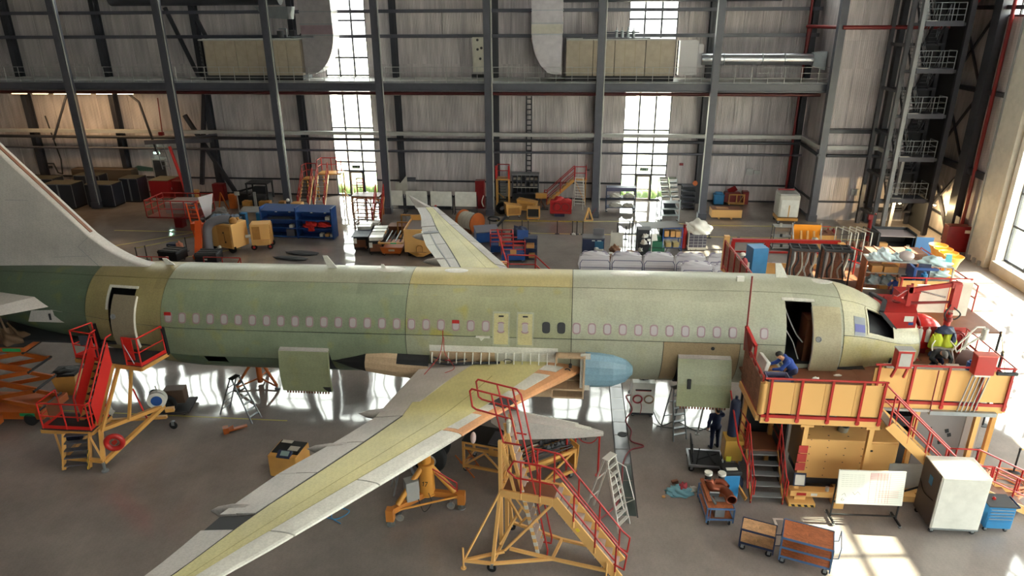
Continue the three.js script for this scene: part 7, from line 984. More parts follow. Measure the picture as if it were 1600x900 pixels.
// stair tower in the right-hand corner
{
  const t = T('stair_tower', 'dark steel stair tower with pale landing rails in the right corner', 'stairs', [0, 0, 0]), sd = M.steelDark;
  for (const [x, z, m] of [[21.6, -26.3, sd], [22.15, -26.0, M.grey], [25.1, -26.1, sd], [25.1, -29, sd], [21.6, -29, sd]]) P(t, 'tower_post', BB(x - 0.13, 0, z - 0.13, x + 0.13, 19, z + 0.13), m);
  for (let k = 0; k < 6; k++) {
    const y = 2.65 + k * 2.92; P(t, 'landing', [BB(22.4, y - 0.32, -27.2, 24.75, y, -26.05)], M.steel); P(t, 'landing_nosing', BB(22.45, y, -26.3, 23.1, y + 0.03, -26.06), M.white);
    openGuard(t, [[22.42, y, -27.1], [22.42, y, -26.08], [24.72, y, -26.08], [24.72, y, -27.1]], 1.1, { mat: M.galv, r: 0.025, mids: [0.33, 0.66], step: 0.8 });
    P(t, 'back_landing', BB(22.2, y - 1.6, -29.2, 24.9, y - 1.46, -28.2), sd); P(t, 'tie_beam', [BB(21.6, y - 0.3, -26.35, 25.1, y - 0.1, -26.2), BB(21.6, y - 1.6, -29.1, 21.75, y - 1.4, -26.2)], sd);
    flight(t, [23.9, y - 1.5, -28.2], [23.9, y, -27.2], 0.8, 6, { mat: sd, tread: sd, railMat: M.galv, sh: 0.2, posts: 2, r: 0.02 }); if (k) flight(t, [22.9, y - 1.55, -28.2], [22.9, y - 2.92, -27.2], 0.8, 6, { mat: sd, tread: sd, railMat: M.galv, sh: 0.2, posts: 2, r: 0.02 });
  }
  P(t, 'cladding', [BB(24.2, 1, -29.4, 25.9, 19, -29.3), BB(25.3, 0, -29.2, 25.4, 19, -26.2)], M.charcoal);
}
for (const [x, y, z, l] of [[23.3, 2.2, -26.6, 'small glowing lamp under the lowest stair tower landing'], [25.6, 2.15, -26.4, 'small glowing lamp on the dark wall right of the stair tower']]) { const t = T('bulkhead_lamp', l, 'light', [x, y, z]); P(t, 'body', CY(0.14, 0.06, 0, 0.06, 0, 14), M.grey); P(t, 'lens', SP(0.1, 0, 0, 0, 1, 0.6, 1), std('#fff0cc', 0.4, 0, { emissive: '#ffe2a8', emissiveIntensity: 4 })); const L = new THREE.PointLight('#ffdca0', 6, 8); L.position.set(0, -0.14, 0.1); L.name = 'lamp_light'; t.add(L); }
one('red_beacon', 'red post with small beacon in front of the stair tower foot', 'post', [rod([0, 0, 0], [0, 1.9, 0], 0.14), B(0.3, 0.35, 0.2, -0.1, 1.75, 0.1), SP(0.08, 0.25, 1.95, 0)], M.redDark, [20.6, 0, -24.4]);

// ================================================================ hall floor behind the airliner
const stLabels = [[-1.0, -24.6, 'first barrier post from the left on the taped line'], [-3.55, -24.5, 'barrier post at the left end of the taped line beside the blue cart'], [-3.1, -24.5, 'barrier post second from the left end of the tape'], [0.1, -24.6, 'barrier post with white paper at its foot'], [0.42, -24.6, 'middle one of three close barrier posts under the tape'], [0.85, -24.6, 'right one of three close barrier posts under the tape'], [3.3, -24.3, 'barrier post left of the tilted white panel'], [3.85, -23.6, 'tall barrier post behind the tilted white panel'], [4.2, -24.9, 'left of three black barrier posts in the window glare'], [4.42, -25.0, 'centre of three black barrier posts in the window glare'], [4.65, -25.0, 'right of three black barrier posts in the window glare'], [9.78, -24.4, 'barrier post right of the sheeted trolley'], [-28.1, -16.6, 'front left barrier post by the rear fuselage'], [-27.7, -17.0, 'second barrier post by the rear fuselage'], [-26.0, -18.9, 'third barrier post by the rear fuselage'], [-25.4, -19.6, 'fourth barrier post by the rear fuselage'], [-24.6, -20.3, 'farthest barrier post beside the orange lift base'], [14.3, 0, ''], [13.4, -14.2, '']];
stLabels.filter((s) => s[2]).forEach(([x, z, l]) => stanchion([x, 0, z], l));
{ const t = T('barrier_tape', 'black and yellow tape strung along the barrier posts behind the wing', 'tape', [0, 0, 0]); const ht = tex(64, 8, (u, v) => ((u * 8 + v) % 1 < 0.5 ? [196, 170, 60] : [50, 46, 34])); const q = std('#ffffff', 0.6, 0, { map: ht }); q.map.repeat.set(1.2, 10); P(t, 'tape', [bar([-5.4, 0.95, -24.5], [0.9, 0.95, -24.65], 0.012, 0.09)], q); P(t, 'plain_tape', [bar([0.9, 0.95, -24.65], [4.65, 0.95, -25.0], 0.01, 0.06), bar([4.65, 0.95, -25], [9.78, 0.92, -24.4], 0.01, 0.05)], std('#b9ad7a', 0.6)); P(t, 'plain_tape', [bar([9.78, 0.92, -24.4], [20.5, 0.9, -24.6], 0.01, 0.05), bar([-28.1, 0.92, -16.6], [-25.4, 0.92, -19.6], 0.01, 0.05)], std('#8d8148', 0.6)); }
{ const t = T('taped_barrier', 'black posts with yellow tape along the sunlit right edge beyond the dock', 'barrier', [0, 0, 0]); const pts = [[17.2, -1.5], [18.1, -3.5], [19.1, -5.5]]; for (const [x, z] of [[15.2, 1.2], [16.1, -0.6], [17.0, -2.4]]) P(t, 'post', [rod([x, 0, z], [x, 3.2, z], 0.045), CY(0.18, 0.03, x, 0.015, z)], M.black); P(t, 'tape', [bar([15.2, 3.18, 1.2], [16.1, 3.2, -0.6], 0.01, 0.06), bar([16.1, 3.18, -0.6], [17, 3.2, -2.4], 0.01, 0.06)], std('#b9a24a', 0.6)); }
one('paper_sheet', 'white paper on the floor at the foot of a barrier post', 'paper', crumple(0.3, 0.12, 0.25, 0.2), M.white, [0.2, 0.03, -24.4]);
// rows of film-wrapped seats
function seatUnit(label, pos, turn, n = 3, group = 'film-wrapped seat units') {
  const t = T('wrapped_seat_unit', label, 'seats', pos, turn, group), w = n * 0.56;
  for (let i = 0; i < n; i++) { const x = (i - (n - 1) / 2) * 0.56; const s = P(t, 'seat', [RB(0.5, 0.14, 0.5, x, 0.48, 0.1, 0.05), RB(0.5, 0.78, 0.16, x, 0.86, -0.22, 0.07, -0.14)], std('#a29ca8', 0.6)); P(s, 'headrest', [place(new THREE.CylinderGeometry(0.22, 0.22, 0.14, 16), x, 1.12, -0.28, Math.PI / 2 - 0.14)], std('#857d90', 0.6)); }
  P(t, 'wrapping_film', [place(crumple(w + 0.12, 0.26, 0.5, 0.08, 16), 0, 1.06, -0.28), RB(w + 0.1, 0.78, 0.03, 0, 0.7, 0.06, 0.012, -0.2), RB(w + 0.06, 0.5, 0.04, 0, 0.5, 0.42, 0.015), hull([[-w / 2 - 0.05, 0.2, 0.4], [-w / 2 - 0.2, 0.6, 0.1], [-w / 2 - 0.06, 1.15, -0.3], [-w / 2 - 0.04, 0.3, -0.3]])], M.film);
  P(t, 'transport_frame', [pipe([[-w / 2 - 0.06, 0.1, 0.5], [-w / 2 - 0.06, 0.8, 0.5], [-w / 2 + 0.06, 1.0, 0.5], [w / 2 - 0.06, 1.0, 0.5], [w / 2 + 0.06, 0.8, 0.5], [w / 2 + 0.06, 0.1, 0.5]], 0.02), rod([-w / 2 - 0.06, 0.55, 0.52], [w / 2 + 0.06, 0.55, 0.52], 0.018), BB(-w / 2, 0.1, -0.3, w / 2, 0.16, 0.5)], std('#3a3f63', 0.5)); castors(t, -w / 2, w / 2, -0.3, 0.45, 0.05);
  return t;
}
const seatA = seatUnit('leftmost film-wrapped triple seat unit in the front row behind the crown', [1.5, 0, -16.6], 0);
['second', 'third', 'fourth', 'fifth'].forEach((k, i) => dup(seatA, [3.45 + i * 1.92, 0, -16.65 - i * 0.03], 0, k + ' film-wrapped triple seat unit from the left in the front row'));
['left', 'middle', 'right'].forEach((k, i) => dup(seatA, [7.4 + i * 1.95, 0, -15.2], 0, k + ' film-wrapped seat unit partly hidden nearest the fuselage crown'));
['left', 'right'].forEach((k, i) => dup(seatA, [8.7 + i * 2.0, 0, -12.6], 0, k + ' film-wrapped seat unit seen through the red far platform rail'));
{ const t = T('rod_fence', 'thin dark rod frame standing behind the wrapped seats', 'frame', [0, 0, 0]); P(t, 'rods', [rod([4.6, 1.05, -18.6], [10.2, 1.05, -18.6], 0.012), ...[5.9, 7.7, 9.5].flatMap((x) => [rod([x - 0.2, 1.05, -18.6], [x, 0.6, -18.6], 0.012), rod([x + 0.2, 1.05, -18.6], [x, 0.6, -18.6], 0.012), rod([x, 0.6, -18.6], [x, 0, -18.6], 0.012)])], M.charcoal); }
// carts between the posts and the seats
{ const t = T('service_cart', 'dark blue cart with sloping grey top at the left of the wrapped seats', 'cart', [1.45, 0, -19.4]); P(t, 'body', RB(1.4, 1.35, 0.9, 0, 0.75, 0, 0.03), M.navy); P(t, 'top', [BB(-0.7, 1.43, -0.45, 0.72, 1.5, 0.45), BB(0.0, 1.5, -0.4, 0.7, 1.9, -0.34)], std('#57565a', 0.5)); P(t, 'drawer_front', [RB(0.55, 0.6, 0.03, 0.36, 1.0, 0.46, 0.01)], std('#2b5a78', 0.4)); P(t, 'front_box', RB(0.6, 0.75, 0.3, 0.36, 0.42, 0.6, 0.02), M.greyLight); P(t, 'label', [BB(-0.1, 1.3, 0.455, 0.1, 1.36, 0.465), BB(0.25, 1.3, 0.455, 0.5, 1.36, 0.465)], M.white); P(t, 'glove', place(crumple(0.3, 0.08, 0.2, 0.2), 0.2, 0.85, 0.6), M.white); castors(t, -0.6, 0.6, -0.38, 0.38, 0.06); }
one('sloping_screen', 'white tilted panel on a frame right of the dark blue cart', 'panel', [B(0.75, 0.95, 0.05, 0, 1.0, 0, -0.35), bar([-0.42, 0.3, 0.3], [-0.3, 1.55, -0.25], 0.05), bar([0.4, 0.3, 0.3], [0.4, 1.5, -0.25], 0.05), BB(-0.45, 0, -0.3, 0.45, 0.05, 0.4)], M.offwhite, [3.0, 0, -20.3]);
one('wooden_parts', 'brown wooden parts stacked on a low trolley behind the wrapped seats', 'parts', [place(crumple(0.7, 0.35, 0.6, 0.3), -0.5, 0.6, 0), B(0.9, 0.12, 0.4, 0.5, 0.45, 0, 0, 0.3), B(0.7, 0.1, 0.3, 0.6, 0.6, 0.1, 0, -0.3), BB(-0.9, 0, -0.4, 1.0, 0.1, 0.4), BB(-0.8, 0.1, -0.3, 0.9, 0.3, 0.3)], std('#87614a', 0.7), [3.35, 0, -19.2]);
shelfUnit('parts_rack', 'narrow black rack of white parts standing in the window glare', [4.75, 0, -20.2], 0.05, 0.85, 0.8, 1.85, 4, M.charcoal, M.charcoal, { back: M.charcoal, wheels: 1 });
one('white_parts', 'white moulded parts inside the narrow black rack', 'parts', [place(crumple(0.4, 0.3, 0.3, 0.4), 0, 0.9, 0.2), place(crumple(0.35, 0.2, 0.3, 0.4), 0.05, 1.35, 0.2), place(crumple(0.3, 0.2, 0.3, 0.4), -0.2, 0.4, 0.2)], M.white, [4.75, 0, -20.1]);
{ const t = shelfUnit('shelf_cart', 'blue wheeled shelf cart of boxes with a dark flat top', [6.7, 0, -21.6], 0.12, 1.3, 0.9, 1.6, 3, M.blue, M.blue, { y0: 0.25, wheels: 1 }); P(t, 'dark_top', [B(2.6, 0.04, 1.5, -0.7, 1.66, -0.2, 0, 0.1)], std('#46403f', 0.6)); P(t, 'side_sheet', BB(-0.67, 0.2, -0.45, -0.64, 1.55, 0.45), std('#2a4a3a', 0.6)); }
for (const [x, y, l] of [[6.35, 1.0, 'left'], [6.75, 1.0, 'middle'], [7.1, 0.98, 'right']]) one('carton', l + ' carton on the upper shelf of the blue shelf cart', 'box', [RB(0.3, 0.4, 0.5, 0, 0.2, 0, 0.01)], M.cardboard, [x, y - 0.03, -21.5], 0.1);
for (const [x, l] of [[6.5, 'left'], [7.0, 'right']]) one('carton', l + ' bundle on the lower shelf of the blue shelf cart', 'box', [RB(0.4, 0.35, 0.5, 0, 0.17, 0, 0.05)], std('#9c8a5a', 0.7), [x, 0.27, -21.4], 0.1);
one('green_crates', 'dark green crates on a low cart left of the blue shelf cart', 'crates', [RB(0.7, 0.4, 0.6, 0, 0.5, 0, 0.02), RB(0.6, 0.3, 0.5, 0.05, 0.86, -0.1, 0.02), BB(-0.5, 0.05, -0.4, 0.5, 0.28, 0.4)], M.green, [5.75, 0, -21.3]);
one('white_board', 'white triangular board leaning by the blue shelf cart', 'board', [B(0.7, 0.45, 0.03, 0, 1.1, 0, -0.5, 0.3), bar([0, 0, 0], [0, 0.95, 0], 0.05)], M.white, [5.35, 0, -20.6]);
{ const t = T('gas_cylinder', 'red gas cylinder between the blue shelf cart and the sheeted trolley', 'gas cylinder', [7.6, 0, -21.7]); P(t, 'body', [CY(0.2, 1.35, 0, 0.72, 0, 18), SP(0.2, 0, 1.4, 0)], M.red); P(t, 'cap', CY(0.12, 0.2, 0, 1.65, 0), M.redDark); }
{ const t = T('sheeted_trolley', 'trolley with dark gridded front under a white crumpled dust sheet', 'trolley', [8.45, 0, -21.8], 0.05); P(t, 'frame', [BB(-0.65, 0.1, -0.5, 0.6, 0.25, 0.5), BB(-0.65, 0.1, 0.44, -0.6, 1.35, 0.5)], M.offwhite); P(t, 'grid_front', [BB(-0.58, 0.25, -0.4, 0.55, 1.2, 0.48)], std('#3b3544', 0.6)); P(t, 'grid_bar', [0.45, 0.65, 0.85, 1.05].map((y) => BB(-0.58, y, 0.48, 0.55, y + 0.03, 0.5)).concat([-0.3, 0, 0.3].map((x) => BB(x, 0.25, 0.48, x + 0.03, 1.2, 0.5))), M.grey); P(t, 'dust_sheet', [place(crumple(1.7, 0.75, 1.3, 0.16, 20), 0.1, 1.25, -0.05), hull([[-0.85, 1.9, 0], [-0.75, 1.4, 0.3], [-0.3, 1.5, 0.5], [-0.4, 1.7, -0.4]]), hull([[0.55, 1.5, 0.5], [0.9, 1.4, 0.3], [0.75, 0.6, 0.45]])], std('#d3cfc6', 0.7)); castors(t, -0.55, 0.5, -0.4, 0.4, 0.05); }
// along the back wall, from right to left
{ const t = T('tall_container', 'white tapered container on a yellow wheeled base by the wall jog', 'container', [16.2, 0, -28.9], -0.05); P(t, 'body', RB(1.5, 1.7, 1.6, 0, 1.4, 0, 0.12), M.offwhite); P(t, 'hood', [B(1.4, 0.06, 1.5, 0, 2.28, -0.1)], M.greyLight); P(t, 'front_panel', RB(1.25, 1.3, 0.03, 0.05, 1.25, 0.81, 0.02), M.white); P(t, 'stain', BB(-0.03, 0.6, 0.828, 0.06, 1.5, 0.83), std('#b98f58', 0.7)); P(t, 'base', [BB(-0.75, 0.3, -0.75, 0.75, 0.5, 0.8)], M.yellow); P(t, 'red_bar', BB(-0.6, 2.32, -0.7, 0.6, 2.42, -0.6), M.redDark); castors(t, -0.6, 0.6, -0.6, 0.65, 0.1); }
one('recycling_bin', 'blue plastic bin against the white dado right of the column', 'bin', [RB(0.8, 0.7, 0.6, 0, 0.4, 0, 0.06), RB(0.85, 0.16, 0.65, 0, 0.82, 0, 0.05), RB(0.6, 0.2, 0.5, 0, 0.95, 0, 0.08)], M.blueSky, [12.15, 0, -33.9]);
{ const t = T('cage_cart', 'small yellow framed cart in front of the red skip by the wall', 'cart', [13.55, 0, -33.6]); P(t, 'frame', [BB(-0.65, 0.15, 0, -0.57, 0.95, 0.08), BB(0.57, 0.15, 0, 0.65, 0.95, 0.08), BB(-0.04, 0.15, 0, 0.04, 0.95, 0.08), BB(-0.65, 0.87, 0, 0.65, 0.95, 0.08), BB(-0.65, 0.15, 0, 0.65, 0.23, 0.08), BB(-0.65, 0.1, -0.6, 0.65, 0.18, 0.08)], M.yellow); P(t, 'cross', bar([0.2, 0.2, 0.04], [0.55, 0.9, 0.04], 0.05), M.yellow); castors(t, -0.55, 0.55, -0.5, 0, 0.05); }
one('red_skip', 'dark red skip with a folded lid behind the yellow framed cart', 'skip', [RB(1.3, 0.8, 0.6, -0.3, 0.55, 0, 0.04), B(0.7, 0.5, 0.05, -0.3, 1.15, 0, 0.3, 0, 0.6), RB(0.5, 1.1, 0.6, 0.75, 0.55, 0.1, 0.05)], M.redDark, [13.6, 0, -34.3]);
{ const t = T('low_crate', 'low yellow crate with timber lid right of the big column', 'crate', [11.95, 0, -29.9]); P(t, 'body', RB(2.3, 0.62, 1.1, 0, 0.42, 0, 0.02), M.amber); P(t, 'lid', [BB(-1.12, 0.73, -0.55, 1.12, 0.77, 0.55)], M.brown); P(t, 'lid_board', [B(0.9, 0.02, 0.5, -0.3, 0.78, 0.1)], M.ply); for (const x of [-0.55, 0.4]) P(t, 'skid', BB(x - 0.05, 0, -0.5, x + 0.05, 0.12, 0.56), M.amber); }
shelfUnit('dark_shelf_cart', 'dark shelf cart with orange disc on top by the column', [9.4, 0, -32.4], 0, 1.05, 0.8, 1.9, 5, M.steelDark, M.steel, { back: M.charcoal, wheels: 1 });
one('orange_disc', 'bright orange disc on top of the dark shelf cart', 'disc', [CY(0.2, 0.08, 0, 0, 0, 18, Math.PI / 2)], M.orange, [9.85, 2.12, -32.3]);
{ const t = T('tray_rack', 'tall silver rack with tilted shiny metal trays right of the window', 'rack', [7.45, 0, -29.4], 0.06); for (const x of [-0.7, 0.7]) for (const z of [-0.9, 0.9]) P(t, 'upright', BB(x - 0.03, 0, z - 0.03, x + 0.03, z > 0 ? 1.7 : 2.9, z + 0.03), M.galv); for (let k = 0; k < 5; k++) for (const x of [-0.35, 0.35]) P(t, 'tray', [B(0.6, 0.04, 0.5, x, 1.75 + k * 0.28, 0.6 - k * 0.36, 0.5), B(0.56, 0.18, 0.03, x, 1.72 + k * 0.28, 0.82 - k * 0.36)], M.chrome); P(t, 'shelf', [0.4, 0.9, 1.4].map((y) => BB(-0.7, y, -0.9, 0.7, y + 0.03, 0.9)), M.galv); P(t, 'stored_tray', [0.5, 1.0].map((y) => B(0.9, 0.05, 0.7, 0, y + 0.15, 0.5, 0.4)), M.chrome); castors(t, -0.6, 0.6, -0.8, 0.8, 0.06); }
{ const t = shelfUnit('work_rack', 'navy rack with pale parts standing before the right bright window', [3.9, 0, -31.3], 0, 2.3, 0.9, 1.95, 3, M.navy, M.navy, { y0: 0.35, wheels: 1 }); P(t, 'header', BB(-1.18, 1.7, 0.35, 1.18, 2.0, 0.47), std('#4b4a63', 0.5)); }
for (const [x, y, w, l] of [[3.45, 1.17, 0.9, 'left upper'], [4.55, 1.17, 0.9, 'right upper'], [3.5, 0.38, 1.0, 'left lower'], [4.5, 0.38, 0.9, 'right lower']]) one('fairing_part', l + ' pale moulded part on the navy rack', 'part', [place(crumple(w, 0.28, 0.6, 0.12, 14), 0, 0.02, 0)], M.offwhite, [x, y, -31.2]);
{ const t = T('trestle', 'small yellow triangular trestle on the floor by the middle column', 'trestle', [1.3, 0, -28.3], 0.1); P(t, 'frame', [bar([-0.32, 0.05, 0.2], [0, 1.0, 0], 0.1), bar([0.32, 0.05, 0.2], [0, 1.0, 0], 0.1), bar([-0.32, 0.05, 0.2], [0.32, 0.05, 0.2], 0.1), bar([0, 0.05, -0.4], [0, 1.0, 0], 0.07)], M.amber); P(t, 'red_tag', [bar([0.25, 0.4, 0], [0.6, 0.9, -0.2], 0.03)], M.redDark); }
stepladder('pale tall A-frame ladder beside the yellow stair at the back wall', [0.55, 0, -31.9], 1.4, 2.5, 0.9, 1.1, std('#cfccc4', 0.4, 0.2));
{ const t = T('mobile_stair', 'yellow mobile stair with red handrails rising to the right at the back wall', 'stairs', [0, 0, 0]); flight(t, [-2.1, 0.05, -33.2], [0.15, 2.15, -33.2], 0.8, 8, { mat: M.yellow, r: 0.04, h: 1.0, posts: 2, sh: 0.24 }); P(t, 'deck', BB(0.1, 2.1, -33.6, 1.2, 2.18, -32.8), M.yellow); openGuard(t, [[0.2, 2.18, -32.82], [1.1, 2.18, -32.82], [1.1, 2.18, -33.55]], 1.05, { r: 0.04 }); P(t, 'leg', [BB(1.05, 0, -33.55, 1.13, 2.1, -33.47), BB(1.05, 0, -32.9, 1.13, 2.1, -32.82), bar([1.09, 0.2, -32.86], [0.2, 2.1, -32.86], 0.06)], M.yellow); P(t, 'lamp', BB(1.1, 2.9, -33, 1.4, 3.0, -32.85), M.charcoal); }
{ const t = T('cage_trolley', 'bright red mesh cage trolley with rounded white load on the back floor', 'trolley', [-0.85, 0, -29.6]); for (let i = 0; i < 5; i++) P(t, 'mesh_bar', [BB(-0.8 + i * 0.4 - 0.02, 0.3, 0.5, -0.8 + i * 0.4 + 0.02, 1.3, 0.54)], M.red); P(t, 'cage', [BB(-0.84, 0.28, -0.5, 0.84, 0.36, 0.56), BB(-0.84, 1.25, 0.48, 0.84, 1.33, 0.56), BB(-0.84, 0.28, 0.46, -0.76, 1.3, 0.56), BB(0.76, 0.28, 0.46, 0.84, 1.3, 0.56), BB(-0.82, 0.3, -0.5, 0.82, 1.2, 0.46)], std('#a8141a', 0.6)); P(t, 'ring', [TO(0.3, 0.03, -0.3, 0.8, 0.53), TO(0.3, 0.03, 0.35, 0.8, 0.53)], M.redDark); P(t, 'load', [place(crumple(0.8, 0.35, 0.7, 0.15), -0.2, 1.2, 0), place(crumple(0.8, 0.2, 0.6, 0.15), 0.4, 1.2, 0.1)], std('#b02a2a', 0.6)); P(t, 'skid', BB(-0.5, 0, -0.4, 0.3, 0.28, 0.4), M.navy); }
{ const t = shelfUnit('pigeonhole_shelf', 'grey pigeonhole shelf full of small parts against the back wall', [-3.95, 0, -34.0], 0, 2.2, 0.7, 2.3, 5, M.steel, M.steel, { back: M.charcoal, sides: M.steel }); P(t, 'hood', [B(2.3, 0.06, 0.8, 0, 2.34, 0, 0.1)], M.grey); P(t, 'divider', [-0.7, -0.35, 0, 0.35, 0.7].map((x) => BB(x - 0.015, 0.7, -0.3, x + 0.015, 2.3, 0.33)), M.steel); P(t, 'stored_parts', Array.from({ length: 12 }, (_, i) => B(0.22, 0.2, 0.3, -0.9 + (i % 6) * 0.36, i < 6 ? 1.42 : 1.96, 0.1)).filter((_, i) => i % 5 !== 3), std('#8a8278', 0.7)); P(t, 'label_strip', BB(-1.05, 1.2, 0.35, 1.05, 1.26, 0.36), M.offwhite); }
function yellowCart(label, x, z, w, h, d, turn = 0) { const t = T('yellow_cart', label, 'cart', [x, 0, z], turn); P(t, 'body', hull([[-w / 2, 0.22, -d / 2], [w / 2, 0.22, -d / 2], [w / 2, 0.22, d / 2], [-w / 2, 0.22, d / 2], [-w / 2 - 0.1, h, -d / 2], [w / 2 + 0.1, h * 0.8, -d / 2], [w / 2 + 0.1, h * 0.8, d / 2], [-w / 2 - 0.1, h, d / 2]]), M.yellow); P(t, 'side_plate', RB(w * 0.8, h * 0.45, 0.03, 0, h * 0.5, d / 2 + 0.01, 0.02), M.yellowDark); castors(t, -w * 0.4, w * 0.4, -d * 0.4, d * 0.4, 0.08); return t; }
yellowCart('yellow tool cart in front of the grey pigeonhole shelf at the left', -4.6, -28.9, 1.1, 1.15, 0.8, 0.3); yellowCart('yellow tool cart behind and right of the leftmost yellow tool cart', -3.55, -30.4, 1.4, 1.1, 0.8, -0.2);
{ const t = T('barrow', 'low yellow barrow with black tray in front of the yellow tool carts', 'cart', [-2.95, 0, -28.4]); P(t, 'frame', [BB(-0.5, 0.1, 0.3, 0.5, 0.2, 0.4), BB(-0.5, 0.1, -0.4, -0.42, 0.9, 0.4), BB(0.42, 0.1, -0.4, 0.5, 0.9, 0.4)], M.yellow); P(t, 'tray', BB(-0.42, 0.3, -0.4, 0.42, 0.9, 0.3), M.black); P(t, 'rim', BB(-0.5, 0.9, -0.4, 0.5, 0.95, 0.4), M.yellow); P(t, 'castor_post', [rod([-0.4, 0, 0.3], [-0.4, 0.2, 0.3], 0.03), rod([0.4, 0, 0.3], [0.4, 0.2, 0.3], 0.03)], M.galv); }
{ const t = T('engine_stand', 'dark stand with a yellow cross head left of the yellow mobile stair', 'stand', [-2.5, 0, -31.5]); P(t, 'head', B(0.9, 0.4, 0.4, 0, 1.1, 0), M.yellow); P(t, 'post', [bar([0, 0, 0], [0, 1, 0], 0.1), bar([-0.4, 0, 0.2], [0.1, 0.9, 0], 0.06), bar([0.4, 0, 0.2], [-0.1, 0.9, 0], 0.06)], M.brown); P(t, 'base', BB(-0.5, 0, -0.3, 0.6, 0.08, 0.4), M.charcoal); }
{ const t = T('mobile_stair', 'narrow red and yellow stair right of the tall middle column', 'stairs', [0, 0, 0]); for (const x of [-6.25, -5.25]) for (const z of [-33.3, -32.5]) P(t, 'leg', BB(x - 0.05, 0, z - 0.05, x + 0.05, 2.15, z + 0.05), M.yellow); P(t, 'deck', BB(-6.3, 2.1, -33.4, -5.2, 2.22, -32.4), M.yellow); openGuard(t, [[-6.25, 2.2, -32.5], [-6.25, 2.2, -33.3], [-5.25, 2.2, -33.3], [-5.25, 2.2, -32.5]], 1.05, { r: 0.04, mids: [0.5] }); P(t, 'gate', [BB(-6.35, 2.2, -32.6, -6.2, 3.3, -32.4), BB(-5.3, 2.2, -32.6, -5.15, 3.3, -32.4)], M.red); P(t, 'tread', Array.from({ length: 8 }, (_, i) => BB(-6.0, 0.3 + i * 0.23, -32.9 - i * 0.02, -5.5, 0.33 + i * 0.23, -32.6)), M.galv); P(t, 'brace', bar([-6.2, 1.1, -32.45], [-5.6, 0.6, -32.45], 0.06), M.yellow); }
one('tyre', 'black tyre lying on the floor left of the yellow tool carts', 'tyre', [TO(0.38, 0.18, 0, 0.5, 0, 0.3, 0.4)], M.rubber, [-5.5, 0, -29.6]);
one('red_cabinet', 'tall dark red hose cabinet against the middle column', 'cabinet', [RB(0.75, 2.3, 0.6, 0, 1.15, 0, 0.02)], M.redDark, [-7.5, 0, -31.5]);
one('paper_leaf', 'white curved sheet hanging on the side of the middle column', 'sheet', [hose([[0, 0.2, 0], [-0.12, 0.6, 0.02], [0.02, 1.1, 0]], 0.05)], M.white, [-6.95, 0.5, -29.2]);
// four white display boards
['leftmost', 'second', 'third', 'rightmost'].forEach((k, i) => { const t = T('display_board', k + ' of the four blank white display boards in a row', 'board', [-14.35 + i * 1.98, 0, -29.6], 0.0); P(t, 'board', RB(1.72, 1.2, 0.04, 0, 1.2, 0.06, 0.01), M.white); for (const x of [-0.9, 0.9]) { P(t, 'upright', BB(x - 0.03, 0.06, -0.03, x + 0.03, 1.5, 0.03), M.charcoal); P(t, 'foot', BB(x - 0.03, 0, -0.35, x + 0.03, 0.06, 0.35), M.charcoal); } P(t, 'cross_bar', [BB(-0.9, 0.3, -0.02, 0.9, 0.34, 0.02)], M.charcoal); });
one('leaning_sheet', 'white pointed sheet standing behind the leftmost display board', 'sheet', [poly([[0, 0], [1.1, 0], [1.1, 2.0], [0.5, 1.3], [0.1, 1.4]], 0.04)], M.offwhite, [-14.9, 0.4, -32.6]);
one('dark_machine', 'dark equipment standing behind the white display boards', 'machine', [RB(2.4, 0.9, 0.8, 0, 0.5, 0, 0.04), RB(1.2, 0.7, 0.7, 2.6, 0.4, 0, 0.04)], M.steelDark, [-13, 0, -31]);
// orange platform stair in the glare of the left window
{ const t = T('mobile_platform', 'orange-red tubular work platform in the glare of the left window', 'platform', [0, 0, 0]), o = paint('#b5652f'); for (const x of [-17.0, -15.9, -14.9]) for (const z of [-28.7, -27.5]) P(t, 'leg', BB(x - 0.04, 0.05, z - 0.04, x + 0.04, 1.75, z + 0.04), o); for (const y of [0.45, 1.3, 1.7]) P(t, 'frame_rail', [BB(-17.0, y - 0.04, -27.54, -14.9, y + 0.04, -27.46), BB(-17, y - 0.04, -28.74, -14.9, y + 0.04, -28.66), BB(-17.04, y - 0.04, -28.7, -16.96, y + 0.04, -27.5)], o); P(t, 'deck', BB(-17.05, 1.74, -28.75, -14.85, 1.84, -27.45), M.brown); P(t, 'brace', [bar([-15.9, 1.7, -27.5], [-15.3, 0.5, -27.5], 0.06), bar([-14.9, 1.7, -27.5], [-15.4, 0.5, -27.5], 0.06), bar([-15.6, 1.7, -28.7], [-14.9, 0.4, -28.7], 0.06)], o); flight(t, [-14.7, 0.1, -25.9], [-14.75, 1.8, -27.5], 0.6, 6, { mat: o, r: 0.04, posts: 2 }); openGuard(t, [[-16.9, 1.84, -28.7], [-16.4, 1.84, -28.7]], 1.1, { r: 0.05, mids: [0.35, 0.7] }); P(t, 'base_rail', [BB(-16.6, 0.2, -27.2, -15, 0.28, -27.1)], o); }
